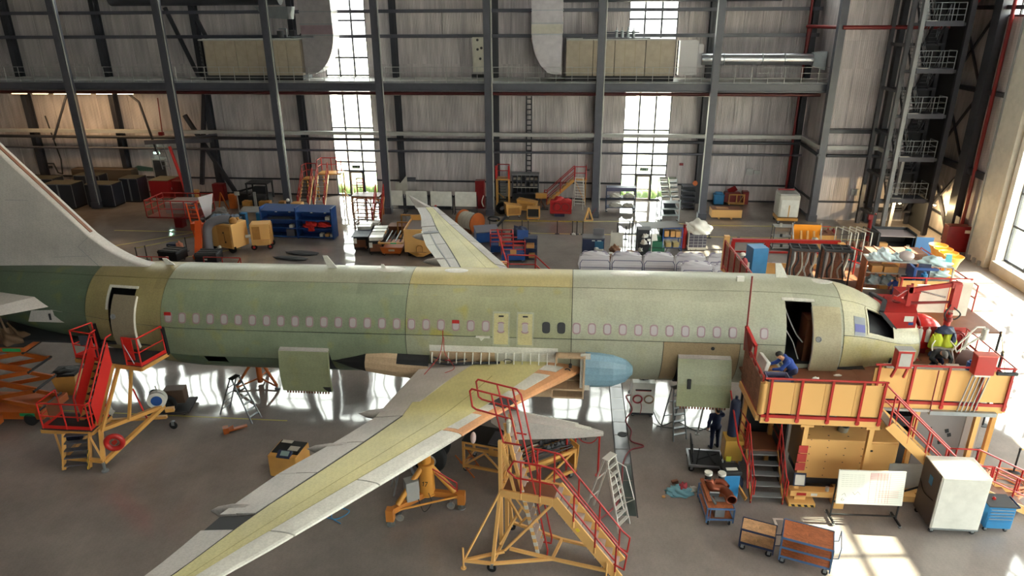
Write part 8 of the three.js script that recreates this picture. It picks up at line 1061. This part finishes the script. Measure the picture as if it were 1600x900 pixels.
{ const t = T('mobile_stair', 'tall red-railed yellow stair left of the left bright window', 'stairs', [0, 0, 0]); flight(t, [-20.7, 0.05, -30.2], [-20.9, 2.4, -32.4], 0.85, 9, { mat: M.yellow, r: 0.04, posts: 3 }); P(t, 'deck', BB(-21.4, 2.36, -33.6, -19.4, 2.46, -32.4), M.yellow); openGuard(t, [[-21.4, 2.46, -32.5], [-21.4, 2.46, -33.6], [-19.7, 2.46, -33.6], [-19.7, 2.46, -32.5]], 1.1, { r: 0.04 }); for (const x of [-21.3, -19.5]) P(t, 'leg', BB(x - 0.05, 0, -33.5, x + 0.05, 2.4, -33.4), M.yellow); P(t, 'outrigger', [bar([-19.5, 2.3, -32.5], [-18.9, 0.1, -31.2], 0.07), bar([-19.6, 0.9, -33.4], [-18.7, 0.1, -32.4], 0.06)], M.yellow); P(t, 'lamp_bar', B(0.9, 0.05, 0.1, -19.2, 2.5, -32.5), M.offwhite); }
{ const t = T('mobile_stair', 'shorter red-railed stair beside the tall one left of the bright window', 'stairs', [0, 0, 0]); flight(t, [-22.1, 0.05, -30.4], [-22.2, 2.0, -32.2], 0.85, 8, { mat: M.yellow, r: 0.04, posts: 3, tread: M.charcoal }); P(t, 'deck', BB(-22.7, 1.95, -33.2, -21.7, 2.05, -32.2), M.yellow); openGuard(t, [[-22.65, 2.05, -32.2], [-22.65, 2.05, -33.2], [-21.75, 2.05, -33.2]], 1.1, { r: 0.04 }); P(t, 'leg', [BB(-22.7, 0, -33.2, -22.6, 2, -33.1), BB(-21.8, 0, -33.2, -21.7, 2, -33.1)], M.yellow); }
one('orange_cabinet', 'orange cabinet at the foot of the red-railed stairs by the column', 'cabinet', [RB(0.85, 0.95, 0.7, 0, 0.48, 0, 0.03)], M.yellow, [-21.9, 0, -28.6]);
one('yellow_case', 'yellow case to the right of the tall column behind the blue shelves', 'case', [RB(0.5, 1.1, 0.5, 0, 0.55, 0, 0.03)], M.yellowDark, [-23.0, 0, -28.4]);
{ const t = T('fire_extinguisher', 'dark fire extinguisher with white top between yellow case and orange cabinet', 'fire extinguisher', [-22.5, 0, -28.3]); P(t, 'cylinder', CY(0.15, 1.1, 0, 0.55, 0, 14), M.charcoal); P(t, 'top', SP(0.14, 0, 1.2, 0), M.white); }
// forklift, blue shelving and stores behind it
{ const t = T('forklift', 'dark forklift with yellow sides parked left of the tall column', 'forklift', [-25.6, 0, -30.2]); P(t, 'overhead_guard', [BB(-0.9, 2.1, -0.7, 0.9, 2.2, 0.6), ...[[-0.85, 0.5], [0.85, 0.5], [-0.85, -0.6], [0.85, -0.6]].map(([x, z]) => BB(x - 0.05, 0.8, z - 0.05, x + 0.05, 2.15, z + 0.05))], M.black); P(t, 'body', [RB(1.5, 0.9, 1.5, 0, 0.75, 0, 0.08), BB(-0.5, 1.1, -0.3, 0.5, 1.8, 0)], M.charcoal); P(t, 'side', [RB(0.7, 0.7, 0.6, -0.75, 0.5, 0.9, 0.05), RB(0.9, 0.7, 0.6, 0.75, 0.5, 0.9, 0.05)], M.yellowDark); P(t, 'mast', [BB(-0.1, 0.1, 1.0, 0.1, 1.6, 1.1)], M.greyLight); for (const x of [-0.7, 0.7]) P(t, 'wheel', CY(0.35, 0.25, x, 0.35, 0.5, 18, 0, 0, Math.PI / 2), M.rubber); }
{ const t = T('open_shelving', 'long dark blue open shelving in two bays with red covers on its shelf', 'shelf', [-19.45, 0, -22.7], -0.03), b = std('#163f7c', 0.5, 0, { map: wearTex }); for (const x of [-2.62, -0.02, 2.6]) P(t, 'side_panel', RB(0.1, 2.25, 1.0, x, 1.12, 0, 0.02), b); for (const y of [0.12, 0.75, 1.35]) for (const x of [-1.32, 1.29]) P(t, 'shelf', BB(x - 1.26, y - 0.05, -0.45, x + 1.26, y + 0.03, 0.48), b); P(t, 'back_panel', BB(-2.6, 0.1, -0.5, 2.6, 2.1, -0.46), b); for (const x of [-1.32, 1.29]) { P(t, 'canopy', [B(2.54, 0.05, 1.05, x, 2.1, -0.02, 0.25)], b); P(t, 'label_tag', [B(0.16, 0.05, 0.01, x - 0.1, 1.94, 0.5), B(0.16, 0.05, 0.01, x + 0.9, 1.94, 0.5)], M.white); } }
one('red_covers', 'crumpled red covers on the middle shelf of the blue shelving', 'covers', [place(crumple(0.9, 0.3, 0.7, 0.3, 14), -0.4, 0, 0.1), place(crumple(1.0, 0.34, 0.6, 0.2, 14), 0.6, 0, 0), place(crumple(0.5, 0.35, 0.3, 0.25, 12), -0.2, -0.22, 0.45)], std('#c0201c', 0.6), [-18.2, 0.86, -22.6]);
for (const [x, y, w, l, m] of [[-17.75, 0.15, 0.26, 'left of three white-labelled boxes at the bottom right of the blue shelving', M.offwhite], [-17.35, 0.15, 0.26, 'middle of three white-labelled boxes at the bottom right of the blue shelving', M.cardboard], [-16.98, 0.15, 0.26, 'right of three white-labelled boxes at the bottom right of the blue shelving', M.offwhite], [-19.9, 0.78, 0.26, 'small white box on the middle shelf near the centre post of the blue shelving', M.offwhite], [-20.0, 0.15, 0.6, 'grey equipment case at the bottom centre of the blue shelving', M.steel], [-17.2, 1.38, 0.3, 'white rolled cloth at the top right of the blue shelving', M.offwhite]]) one('stored_box', l, 'box', [RB(w, w * 0.85, 0.4, 0, w * 0.43, 0, 0.02)], m, [x, y, -22.4]);
one('stored_bars', 'dark bars lying on the upper left shelf of the blue shelving', 'bars', [BB(-0.9, 0, -0.1, 0.9, 0.08, 0.1), BB(-0.6, 0.08, -0.1, 0.7, 0.14, 0.05), BB(-0.9, 0.08, 0.05, -0.5, 0.13, 0.1)], M.charcoal, [-20.7, 1.38, -22.4]);
one('floor_mat', 'rear folded black mat lying on the floor before the blue shelving', 'mat', [place(crumple(2.2, 0.12, 0.9, 0.12, 12), 0, 0.04, 0)], M.charcoal, [-17.9, 0, -18.9], -0.1);
one('floor_mat', 'front folded black mat lying on the floor before the blue shelving', 'mat', [place(crumple(2.3, 0.12, 0.7, 0.12, 12), 0, 0.04, 0)], M.charcoal, [-18.3, 0, -17.8], -0.1);
{ const t = T('tool_crate_cart', 'tall orange-yellow slatted crate on red wheels in front of the blue shelving', 'cart', [-21.1, 0, -20.0], 0.25); P(t, 'body', RB(1.25, 1.5, 1.0, 0, 1.05, 0, 0.03), M.amber); for (let i = 0; i < 11; i++) P(t, 'slat', BB(0.62, 0.45 + i * 0.12, -0.5, 0.68, 0.5 + i * 0.12, 0.5), M.yellow); P(t, 'cabinet_front', [RB(0.5, 0.9, 0.03, -0.25, 1.2, 0.51, 0.01)], M.yellowDark); P(t, 'side_box', RB(0.5, 0.3, 0.3, 0.35, 0.6, 0.6, 0.02), M.amber); P(t, 'white_roll', [CY(0.12, 0.5, -0.75, 0.95, 0.3, 12, 0, 0, Math.PI / 2)], M.white); for (const x of [-0.5, 0.55]) for (const z of [-0.45, 0.45]) { const w = P(t, 'wheel', CY(0.2, 0.1, x, 0.2, z, 18, Math.PI / 2), M.rubber); P(w, 'wheel_hub', CY(0.09, 0.11, x, 0.2, z, 14, Math.PI / 2), M.red); } }
{ const t = T('heater_unit', 'big yellow hot-air unit with thick grey bent duct behind the rear fuselage', 'heater', [-23.3, 0, -19.6], -0.35); P(t, 'body', RB(2.3, 1.7, 1.4, 0, 1.15, 0, 0.05), M.amber); P(t, 'front_door', [RB(1.2, 1.5, 0.04, 0.45, 1.15, 0.71, 0.02)], M.yellow); P(t, 'door_handle', [BB(0.4, 1.35, 0.73, 0.46, 1.45, 0.78), BB(0.5, 0.7, 0.73, 0.56, 0.8, 0.78), BB(0.45, 0.8, 0.735, 0.47, 1.3, 0.745)], M.black); P(t, 'duct', hose([[0.8, 2.2, 0.3], [0.3, 2.25, 0.5], [-0.4, 2.05, 0.8], [-0.7, 1.7, 0.95], [-0.75, 1.0, 1.05], [-0.75, 0.2, 1.1]], 0.3, 50, 18), std('#77757c', 0.6)); P(t, 'duct_ring', [SP(0.26, 0.95, 2.15, 0.25)], M.yellowDark); P(t, 'boom', bar([1.0, 2.2, -0.2], [-1.15, 1.85, 0.1], 0.14, 0.2), M.yellowDark); for (const x of [-0.9, 0.9]) P(t, 'wheel', CY(0.3, 0.15, x, 0.3, 0.6, 18, Math.PI / 2), M.rubber); P(t, 'white_knob', SP(0.12, -0.05, 0.35, 0.8), M.white); }
for (const [x, z, l, m] of [[-25.8, -16.9, 'left', -0.15], [-23.2, -16.6, 'right', 0.1]]) { const t = T('transport_case', l + ' of the two black ribbed transport cases behind the fuselage crown', 'case', [x, 0, z], m); P(t, 'body', RB(1.4, 0.5, 1.1, 0, 0.42, 0, 0.04), M.black); P(t, 'lid', RB(1.44, 0.16, 1.14, 0, 0.72, 0, 0.04), M.charcoal); P(t, 'rib', [-0.4, 0, 0.4].map((q) => BB(-0.6, 0.8, q - 0.06, 0.6, 0.84, q + 0.06)), M.black); P(t, 'corner_cap', [[-0.6, -0.45], [0.6, -0.45], [-0.6, 0.45], [0.6, 0.45]].map(([a, b]) => RB(0.14, 0.06, 0.14, a, 0.83, b, 0.02)), M.black); P(t, 'label', BB(-0.1, 0.4, 0.556, 0.1, 0.5, 0.562), M.white); castors(t, -0.5, 0.5, -0.4, 0.4, 0.06); }
for (const [x, z, w, l] of [[-21.7, -15.4, 2.4, 'right'], [-26.2, -15.2, 2.2, 'left']]) { const t = T('safety_barrier', 'low red guard frame peeping over the fuselage crown at the ' + l + ' black case', 'frame', [x, 0, z]); openGuard(t, [[-w / 2, 0, 0], [w / 2, 0, 0]], 0.85, { r: 0.035, mids: [0.4] }); P(t, 'diagonal', rod([w / 2, 0.85, 0], [w / 2 - 0.4, 0.2, 0], 0.035), M.red); }
{ const t = T('lift_mast', 'orange ladder and red-railed lift basket behind the rear fuselage', 'lift', [0, 0, 0]), o = std('#d8541c', 0.5); P(t, 'ladder_stile', [bar([-26.95, 2.65, -21.4], [-25.9, 0.4, -20.0], 0.09), bar([-26.3, 2.65, -21.4], [-25.2, 0.4, -20.0], 0.09)], o); P(t, 'ladder_rung', Array.from({ length: 9 }, (_, i) => { const k = (i + 0.5) / 9; return bar([-26.95 + 1.05 * k, 2.65 - 2.25 * k, -21.4 + 1.4 * k], [-26.3 + 1.1 * k, 2.65 - 2.25 * k, -21.4 + 1.4 * k], 0.05); }), o); P(t, 'mast_base', [bar([-24.5, 0.1, -17.6], [-25.0, 2.0, -19.2], 0.4, 0.35), CY(0.35, 0.2, -24.5, 0.1, -17.6, 16), RB(0.9, 0.5, 0.8, -25.2, 1.6, -19.6, 0.05)], o); P(t, 'basket_floor', BB(-31.2, 1.0, -25.6, -27.2, 1.12, -23.2), M.redDark); openGuard(t, [[-31.2, 1.12, -23.2], [-31.2, 1.12, -25.6], [-27.2, 1.12, -25.6]], 1.2, { r: 0.045, mids: [0.35, 0.7], step: 0.9 }); openGuard(t, [[-31.2, 1.12, -23.2], [-27.2, 1.12, -23.2], [-27.2, 1.12, -25.6]], 1.2, { r: 0.045, mids: [0.5], step: 1.1 }); P(t, 'arm', [bar([-27.2, 0.9, -23.4], [-24.9, 1.9, -19.6], 0.22, 0.3)], M.charcoal); P(t, 'column', [BB(-29.8, 0, -24.8, -29.2, 1.0, -24.2)], M.redDark); P(t, 'load_sheet', [B(2.0, 0.08, 1.8, -29.0, 2.0, -24.6), B(1.9, 0.7, 0.06, -29.0, 1.6, -23.7)], std('#8b7874', 0.7)); }
one('clear_sheet', 'hanging clear plastic sheet on the red lift basket', 'sheet', [quad8([-27.1, 2.6, -23.3], [-26.4, 2.7, -24.2], [-26.6, 1.2, -23.9], [-26.9, 1.0, -23.5], 0.02)], M.film);
one('blue_pack', 'blue pack and orange cloth at the foot of the orange lift', 'pack', [RB(0.7, 0.8, 0.5, 0, 0.4, 0, 0.08)], M.navy, [-26.5, 0, -18.2]);
one('orange_cloth', 'orange and white cloth draped by the blue pack', 'cloth', [place(crumple(0.5, 0.5, 0.4, 0.2), 0, 0.4, 0)], std('#c98066', 0.8), [-26.0, 0, -18.1]);
{ const t = T('jib_mast', 'slender red jib mast with dark ladder rising beside the red container', 'mast', [0, 0, 0]); P(t, 'mast', rod([-32.6, 0, -31.6], [-34.0, 4.6, -32.4], 0.13), std('#c11d16', 0.5)); P(t, 'jib', [bar([-36.2, 4.9, -32.6], [-30.2, 5.2, -32.2], 0.3, 0.35), bar([-34.0, 5.0, -32.4], [-29.6, 5.7, -32.2], 0.12, 0.14)], M.steel); P(t, 'ladder', [bar([-35.1, 2.6, -32.6], [-35.4, 5, -32.6], 0.05), bar([-34.4, 2.6, -32.6], [-34.7, 5, -32.6], 0.05), ...[2.9, 3.3, 3.7, 4.1, 4.5].map((y) => bar([-35.1 - (y - 2.6) * 0.12, y, -32.6], [-34.4 - (y - 2.6) * 0.12, y, -32.6], 0.04))], M.grey); P(t, 'lamp', [RB(0.4, 0.3, 0.3, -34.4, 5.7, -32.2, 0.05), bar([-34.3, 5.7, -32.2], [-34.2, 8.6, -32.3], 0.06)], M.redDark); }
{ const t = T('equipment_container', 'red box container on a pale base beside the red jib mast', 'container', [-35.2, 0, -32.6]); P(t, 'body', RB(1.75, 1.5, 1.8, 0, 1.05, 0, 0.03), std('#a3131a', 0.5)); P(t, 'top', BB(-0.86, 1.78, -0.9, 0.86, 1.83, 0.9), std('#6b6450', 0.7)); P(t, 'base', [BB(-0.8, 0.05, -0.8, 0.8, 0.3, 0.85)], M.offwhite); P(t, 'side_emblem', [B(0.01, 0.3, 0.3, 0.88, 1.4, 0.3), B(0.01, 0.2, 0.3, 0.88, 1.05, 0.4)], M.offwhite); }
one('equipment_cabinet', 'dark red cabinet wing behind the red jib mast', 'cabinet', [RB(0.9, 1.6, 1.5, 0, 0.9, 0, 0.03)], M.redDark, [-33.9, 0, -32.9]);
one('orange_locker', 'small orange locker by the dark column right of the red mast', 'locker', [RB(0.95, 1.15, 0.6, 0, 0.6, 0, 0.03), BB(-0.02, 0.1, 0.3, 0.02, 1.1, 0.31)], M.yellow, [-32.0, 0, -31.2]);
one('red_bin', 'dark red bin hidden behind the column right of the orange locker', 'bin', [RB(1.0, 1.5, 0.6, 0, 0.75, 0, 0.04)], M.redDark, [-30.2, 0, -32.4]);
function darkCrate(label, x, z, w, h, d, turn = 0) { const t = T('transport_container', label, 'container', [x, 0, z], turn); P(t, 'body', RB(w, h, d, 0, h / 2 + 0.12, 0, 0.03), std('#262a36', 0.5)); P(t, 'edge_trim', [-w / 2, -0.04, 0.04, w / 2].map((q) => BB(q - 0.025, 0.12, d / 2 - 0.01, q + 0.025, h + 0.12, d / 2 + 0.02)).concat(BB(-w / 2, h + 0.1, d / 2 - 0.01, w / 2, h + 0.15, d / 2 + 0.02), BB(w / 2 - 0.02, 0.12, -d / 2, w / 2 + 0.02, h + 0.12, -d / 2 + 0.05)), M.grey); P(t, 'lid', BB(-w / 2, h + 0.12, -d / 2, w / 2, h + 0.17, d / 2), std('#33322a', 0.7)); P(t, 'base', BB(-w / 2 + 0.05, 0, -d / 2, w / 2 - 0.05, 0.12, d / 2), M.black); return t; }
darkCrate('dark grey double-door container in front with pale edge trims', -39.2, -30.3, 2.4, 1.75, 1.4); darkCrate('dark double-door container left of the front one near the fin', -42.2, -29.6, 2.5, 1.9, 1.5); darkCrate('dark container at the right end of the group behind the fin', -37.6, -32.0, 1.6, 1.9, 1.4); darkCrate('dark container behind the group close to the wall', -42.0, -32.8, 2.3, 1.9, 1.2); darkCrate('dark container beside the column at the back of the group', -45.5, -31.8, 2.4, 1.8, 1.4);
one('storage_crate', 'long brown lidded crate behind the dark containers', 'crate', [RB(5.6, 2.3, 1.0, 0, 1.15, 0, 0.03)], std('#4b4036', 0.7), [-41.5, 0, -34.1]);
one('wall_valve', 'dark valve with bent hose on the wall above the left containers', 'valve', [pipe([[0, 0, 0], [0.6, 0, 0], [0.9, -0.8, 0.1], [1.3, -0.9, 0.1], [1.4, 0.4, 0], [0.9, 4.2, 0]], 0.06), CY(0.16, 0.2, 0.3, -0.3, 0.1)], M.charcoal, [-47, 2.6, -34.4]);
one('wall_plant_mark', 'green arrow-shaped mark on the wall left of the red container', 'sign', [poly([[0, 0.25], [0.5, 0.5], [2.0, 0.3], [2.4, 0.2], [2.0, 0], [0.6, 0]], 0.02)], std('#4d6b5c', 0.7), [-39.2, 1.95, -34.76]);
// pallets and stores between the lift and the blue shelving
one('stacked_bags', 'heap of grey plastic bags left of the forklift', 'bags', [0, 1, 2, 3].map((k) => place(crumple(1.0, 0.35, 0.7, 0.25, 12), k * 0.75, 0.5 + (k % 2) * 0.12, 0)).concat(BB(-0.5, 0, -0.4, 2.7, 0.5, 0.4)), std('#8d8a88', 0.6), [-29.6, 0, -26.6]);
{ const t = T('rack_cart', 'blue-grey rack cart of wrapped parts left of the blue shelving', 'cart', [-25.4, 0, -23.6]); P(t, 'frame', [pipe([[-1.2, 0.1, 0.5], [-1.2, 1.1, 0.5], [1.2, 1.1, 0.5], [1.2, 0.1, 0.5]], 0.04), pipe([[-1.2, 0.1, -0.5], [-1.2, 1.1, -0.5], [1.2, 1.1, -0.5], [1.2, 0.1, -0.5]], 0.04)], M.steel); P(t, 'load', [RB(2.2, 0.6, 0.9, 0, 0.75, 0, 0.1)], std('#2c3a4c', 0.5)); P(t, 'wrapped_rolls', [-0.7, 0, 0.7].map((x) => place(crumple(0.7, 0.2, 0.8, 0.2), x, 1.1, 0)), std('#6c7f97', 0.5)); P(t, 'deck', BB(-1.2, 0.3, -0.5, 1.2, 0.42, 0.5), M.greyLight); castors(t, -1, 1, -0.4, 0.4, 0.06); }
one('pallet_goods', 'dark green pallet load in front of the rack cart', 'load', [RB(1.9, 0.6, 0.9, 0, 0.4, 0, 0.05), BB(-1, 0, -0.5, 1, 0.1, 0.5)], std('#27332f', 0.7), [-24.9, 0, -22.2]);
one('white_tabletop', 'tilted white table top left of the blue shelving', 'table', [B(1.6, 0.06, 0.9, 0, 1.15, 0, 0.2), ...[[-0.7, -0.3], [0.7, -0.3], [-0.7, 0.3], [0.7, 0.3]].map(([x, z]) => BB(x - 0.03, 0, z - 0.03, x + 0.03, 1.1, z + 0.03))], M.greyLight, [-24.3, 0, -25.6]);
for (const [x, z, l, m] of [[-24.4, -24.4, 'left sky-blue box on the stores beside the blue shelving', M.blueSky], [-23.2, -24.6, 'right sky-blue box on the stores beside the blue shelving', M.blueSky]]) one('blue_box', l, 'box', [RB(0.5, 0.9, 0.4, 0, 0.75, 0, 0.03), BB(-0.2, 0, -0.15, 0.2, 0.3, 0.15)], m, [x, 0, z]);
one('upright_rack', 'orange-red upright frame among the stores left of the forklift', 'frame', [bar([-0.5, 0, 0], [-0.2, 1.4, 0], 0.08), bar([0.3, 0, 0], [-0.2, 1.4, 0], 0.08), RB(0.6, 1.2, 0.4, 0.8, 0.7, 0, 0.04)], M.orange, [-28.5, 0, -29.6]);
one('black_machine', 'black wheeled machine with long bar left of the forklift', 'machine', [RB(1.6, 1.0, 0.9, 0, 0.6, 0, 0.1), bar([-1.2, 1.0, 0.2], [0.8, 1.5, 0], 0.14), CY(0.3, 0.3, 0.9, 0.9, 0, 14)], M.black, [-27.4, 0, -31]);
one('white_signal', 'white round-headed post beside the black machine', 'post', [rod([0, 0, 0], [0, 1.5, 0], 0.05), B(0.4, 0.3, 0.06, 0, 1.45, 0)], M.offwhite, [-27.1, 0, -29.2]);
// carts with white crates, yellow trolleys, container, drum near the far wing
for (const [x, z, l] of [[-14.3, -21.2, 'left'], [-13.0, -20.4, 'right']]) {
  const t = T('crate_cart', l + ' black cart of the pair loaded with flat white crates', 'cart', [x, 0, z], 0.12); P(t, 'body', RB(0.95, 0.85, 3.0, 0, 0.55, 0, 0.03), M.black); P(t, 'end_fittings', [BB(-0.4, 0.3, 1.5, 0.35, 0.8, 1.56), CY(0.08, 0.1, 0.35, 0.3, 1.56, 10, Math.PI / 2)], M.brown); P(t, 'notice', B(0.22, 0.35, 0.01, -0.34, 0.75, 1.58), M.white);
  const r = l === 'right'; (r ? [-1.1, -0.35, 0.45, 1.1] : [-1.1, -0.5]).forEach((q, i) => P(t, 'white_crate', RB(0.92, 0.24, r && i > 1 ? 0.62 : 0.55, 0, 1.1, q, 0.02), i === 2 ? M.offwhite : M.white)); if (!r) P(t, 'dark_sheet', BB(-0.6, 0.98, -0.1, 0.55, 1.02, 1.5), M.navy); castors(t, -0.38, 0.38, -1.3, 1.3, 0.06);
}
one('white_box', 'white crate on the floor behind the crate carts', 'crate', [RB(1.0, 0.5, 0.7, 0, 0.3, 0, 0.02), RB(0.9, 0.1, 0.6, 0, 0.6, 0, 0.02)], M.white, [-14.6, 0, -24.6]);
one('brown_box', 'brown crate top behind the right crate cart', 'crate', [RB(1.3, 0.6, 1.0, 0, 0.35, 0, 0.02)], M.brown, [-12.6, 0, -24.0]);
{ const t = T('frame_trolley', 'orange-yellow tubular trolley holding dark rods left of the yellow container', 'trolley', [-11.85, 0, -19.7], 0.06), o = M.yellowDark; P(t, 'base_tub', hull([[-0.6, 0.15, -0.8], [0.6, 0.15, -0.8], [0.6, 0.15, 0.8], [-0.6, 0.15, 0.8], [-0.75, 0.6, -0.9], [0.75, 0.6, -0.9], [0.75, 0.6, 0.9], [-0.75, 0.6, 0.9]]), M.orange); P(t, 'tray_frame', [bar([-0.8, 0.95, 1.0], [0.8, 0.95, 1.0], 0.1), bar([-0.8, 0.95, 1.0], [-0.6, 1.25, -0.9], 0.08), bar([0.8, 0.95, 1.0], [0.7, 1.25, -0.9], 0.08)], M.yellow); for (let i = 0; i < 5; i++) P(t, 'stored_rod', bar([-0.6 + i * 0.3, 1.0, 0.8], [-0.45 + i * 0.28, 1.25, -0.8], 0.06), i % 2 ? M.galv : M.charcoal); P(t, 'green_label', B(0.4, 0.08, 0.02, 0.2, 0.95, 1.06), M.greenLabel); P(t, 'plate_text', B(0.4, 0.14, 0.01, 0, 0.4, 0.86, 0.2), M.offwhite); castors(t, -0.5, 0.5, -0.7, 0.7, 0.06); }
{ const t = T('frame_trolley', 'orange cage trolley with black canister behind the rod trolley', 'trolley', [-11.3, 0, -23.0]); P(t, 'cage', [pipe([[-0.9, 0.1, 0.6], [-0.9, 1.3, 0.6], [0.9, 1.3, 0.6], [0.9, 0.1, 0.6]], 0.05), pipe([[-0.9, 0.1, -0.6], [-0.9, 1.5, -0.6], [0.9, 1.5, -0.6], [0.9, 0.1, -0.6]], 0.05), ...[-0.6, -0.3, 0, 0.3, 0.6].map((x) => rod([x, 0.2, 0.6], [x, 1.3, 0.6], 0.025))], M.yellowDark); P(t, 'panel', [BB(-0.5, 0.3, -0.5, 0.4, 1.4, -0.4)], M.grey); P(t, 'canister', [CY(0.28, 0.9, 0.4, 0.75, -0.1, 16)], M.black); P(t, 'base', BB(-0.9, 0.05, -0.6, 0.9, 0.15, 0.6), M.yellowDark); }
{ const t = T('dolly_container', 'big plain yellow container with grey sunken top left of the far wing', 'container', [-9.9, 0, -20.0], 0.05); P(t, 'front', RB(2.05, 1.55, 0.08, 0, 1.15, 1.3, 0.03), M.amber); P(t, 'side', [RB(0.08, 1.55, 2.8, -0.98, 1.15, -0.1, 0.03), RB(0.08, 1.55, 2.8, 0.98, 1.15, -0.1, 0.03), RB(2.05, 1.75, 0.08, 0, 1.25, -1.5, 0.03)], M.yellow); P(t, 'cover', BB(-0.95, 1.7, -1.5, 0.95, 1.76, 1.25), std('#6f6360', 0.7)); P(t, 'tow_loop', [pipe([[-0.2, 0.2, 1.36], [-0.2, 0.75, 1.4], [-0.1, 0.85, 1.4], [0.1, 0.85, 1.4], [0.2, 0.75, 1.4], [0.2, 0.2, 1.36]], 0.025), hull([[-0.8, 0.36, 1.3], [0.8, 0.36, 1.3], [-0.2, 0.12, 1.5], [0.2, 0.12, 1.5], [0, 0.36, 1.5]])], M.yellow); P(t, 'notice', B(0.16, 0.22, 0.01, -0.05, 1.4, 1.345), M.white); P(t, 'chassis', BB(-0.8, 0.15, -1.3, 0.8, 0.38, 1.2), M.black); for (const x of [-0.75, 0.75]) P(t, 'wheel', CY(0.2, 0.15, x, 0.2, 1.0, 16, 0, 0, Math.PI / 2), M.rubber); }
{ const t = T('cable_reel', 'orange-flanged reel wound with white cable beyond the far wing', 'reel', [-7.4, 0, -24.8], 0.9); P(t, 'flange', [CY(0.75, 0.08, 0, 0.78, 0.75, 26, Math.PI / 2), CY(0.75, 0.08, 0, 0.78, -0.75, 26, Math.PI / 2)], M.orange); P(t, 'winding', Array.from({ length: 9 }, (_, i) => TO(0.56 + (i % 2) * 0.02, 0.085, 0, 0.78, -0.62 + i * 0.155)), M.offwhite); P(t, 'core', CY(0.52, 1.45, 0, 0.78, 0, 20, Math.PI / 2), M.grey); P(t, 'cradle', [BB(-0.5, 0, -0.7, -0.35, 0.3, 0.7), BB(0.35, 0, -0.7, 0.5, 0.3, 0.7)], M.brown); P(t, 'loose_cable', Array.from({ length: 5 }, (_, i) => hose([[0.5, 1.1, -0.4 + i * 0.25], [0.7, 0.7, -0.3 + i * 0.25], [0.75, 0.2, -0.4 + i * 0.3]], 0.03, 14)), M.offwhite); }
one('hose_coil', 'black hose coil hung on a frame right of the cable reel', 'hose', [TO(0.4, 0.07, -0.2, 1.1, 0, 0.9), bar([0.7, 1.3, 0], [-0.4, 0.1, 0.3], 0.14), bar([-0.5, 0, 0], [-0.5, 1.1, 0], 0.05), bar([0.4, 0, -0.2], [0.4, 1.0, -0.2], 0.05), BB(-0.6, 0, -0.3, 0.6, 0.05, 0.4)], M.black, [-5.4, 0, -24.4]);
{ const t = T('chest_cart', 'blue chest cart with sloping grey lid beside the far wing tip', 'cart', [-5.9, 0, -22.4], 0.3); P(t, 'body', RB(1.6, 0.75, 1.1, 0, 0.5, 0, 0.03), M.blue); P(t, 'lid', B(1.64, 0.06, 1.2, 0, 0.95, 0, 0.15), std('#64626e', 0.5)); castors(t, -0.65, 0.65, -0.45, 0.45, 0.06); }
one('blue_cover', 'rumpled dark blue cover on a cart beyond the red cage carts', 'cover', [place(crumple(1.1, 0.5, 0.9, 0.2, 12), 0, 0.8, 0), BB(-0.5, 0, -0.4, 0.5, 0.8, 0.4)], M.navy, [-3.6, 0, -22.0]);
for (const [x, z, l] of [[-4.6, -20.2, 'left'], [-3.7, -18.6, 'right']]) { const t = T('rail_cart', l + ' red tube-railed cart with blue base beside the far wing', 'cart', [x, 0, z], 0.1); P(t, 'base', RB(1.5, 0.5, 1.0, 0, 0.4, 0, 0.03), M.blue); openGuard(t, [[-0.75, 0.55, 0.5], [0.75, 0.55, 0.5], [0.75, 0.55, -0.5], [-0.75, 0.55, -0.5], [-0.75, 0.55, 0.5]], 0.85, { r: 0.04, mids: [0.4, 0.7], step: 0.8 }); P(t, 'cardboard', B(0.4, 0.3, 0.02, 0, 0.75, 0.54), M.cardboard); castors(t, -0.6, 0.6, -0.4, 0.4, 0.06); }
{ const t = shelfUnit('narrow_shelf', 'dark blue narrow shelf with brown parts beside the red rails', [-2.6, 0, -18.9], 0, 0.8, 0.8, 1.5, 3, M.navy, M.navy, { back: M.navy }); P(t, 'stored_parts', [RB(0.5, 0.3, 0.4, 0, 0.95, 0.1, 0.02), RB(0.4, 0.25, 0.4, 0.1, 0.3, 0.1, 0.02)], M.cardboard); P(t, 'blue_sheet', B(0.7, 0.6, 0.03, -0.5, 1.65, 0, -0.4), M.blue); }
{ const t = T('access_stair', 'red railed stair peeping over the crown at the far wing root', 'stairs', [0, 0, 0]); openGuard(t, [[-3.6, 0.9, -13.8], [-2.0, 0.9, -13.8], [-1.1, 0.2, -13.4]], 1.1, { r: 0.045, mids: [0.5] }); P(t, 'deck', BB(-3.7, 0.82, -14.6, -1.9, 0.9, -13.7), M.yellow); P(t, 'frame', [BB(-3.7, 0, -14.5, -3.6, 0.85, -13.8), BB(-2.1, 0, -14.5, -2.0, 0.85, -13.8), bar([-4.4, 3.0, -15.6], [-3.4, 0.4, -14], 0.08)], M.red); P(t, 'yellow_part', [RB(0.6, 0.5, 0.5, -3.9, 1.2, -14.1, 0.04)], M.amber); }
renderer.render(scene, camera);
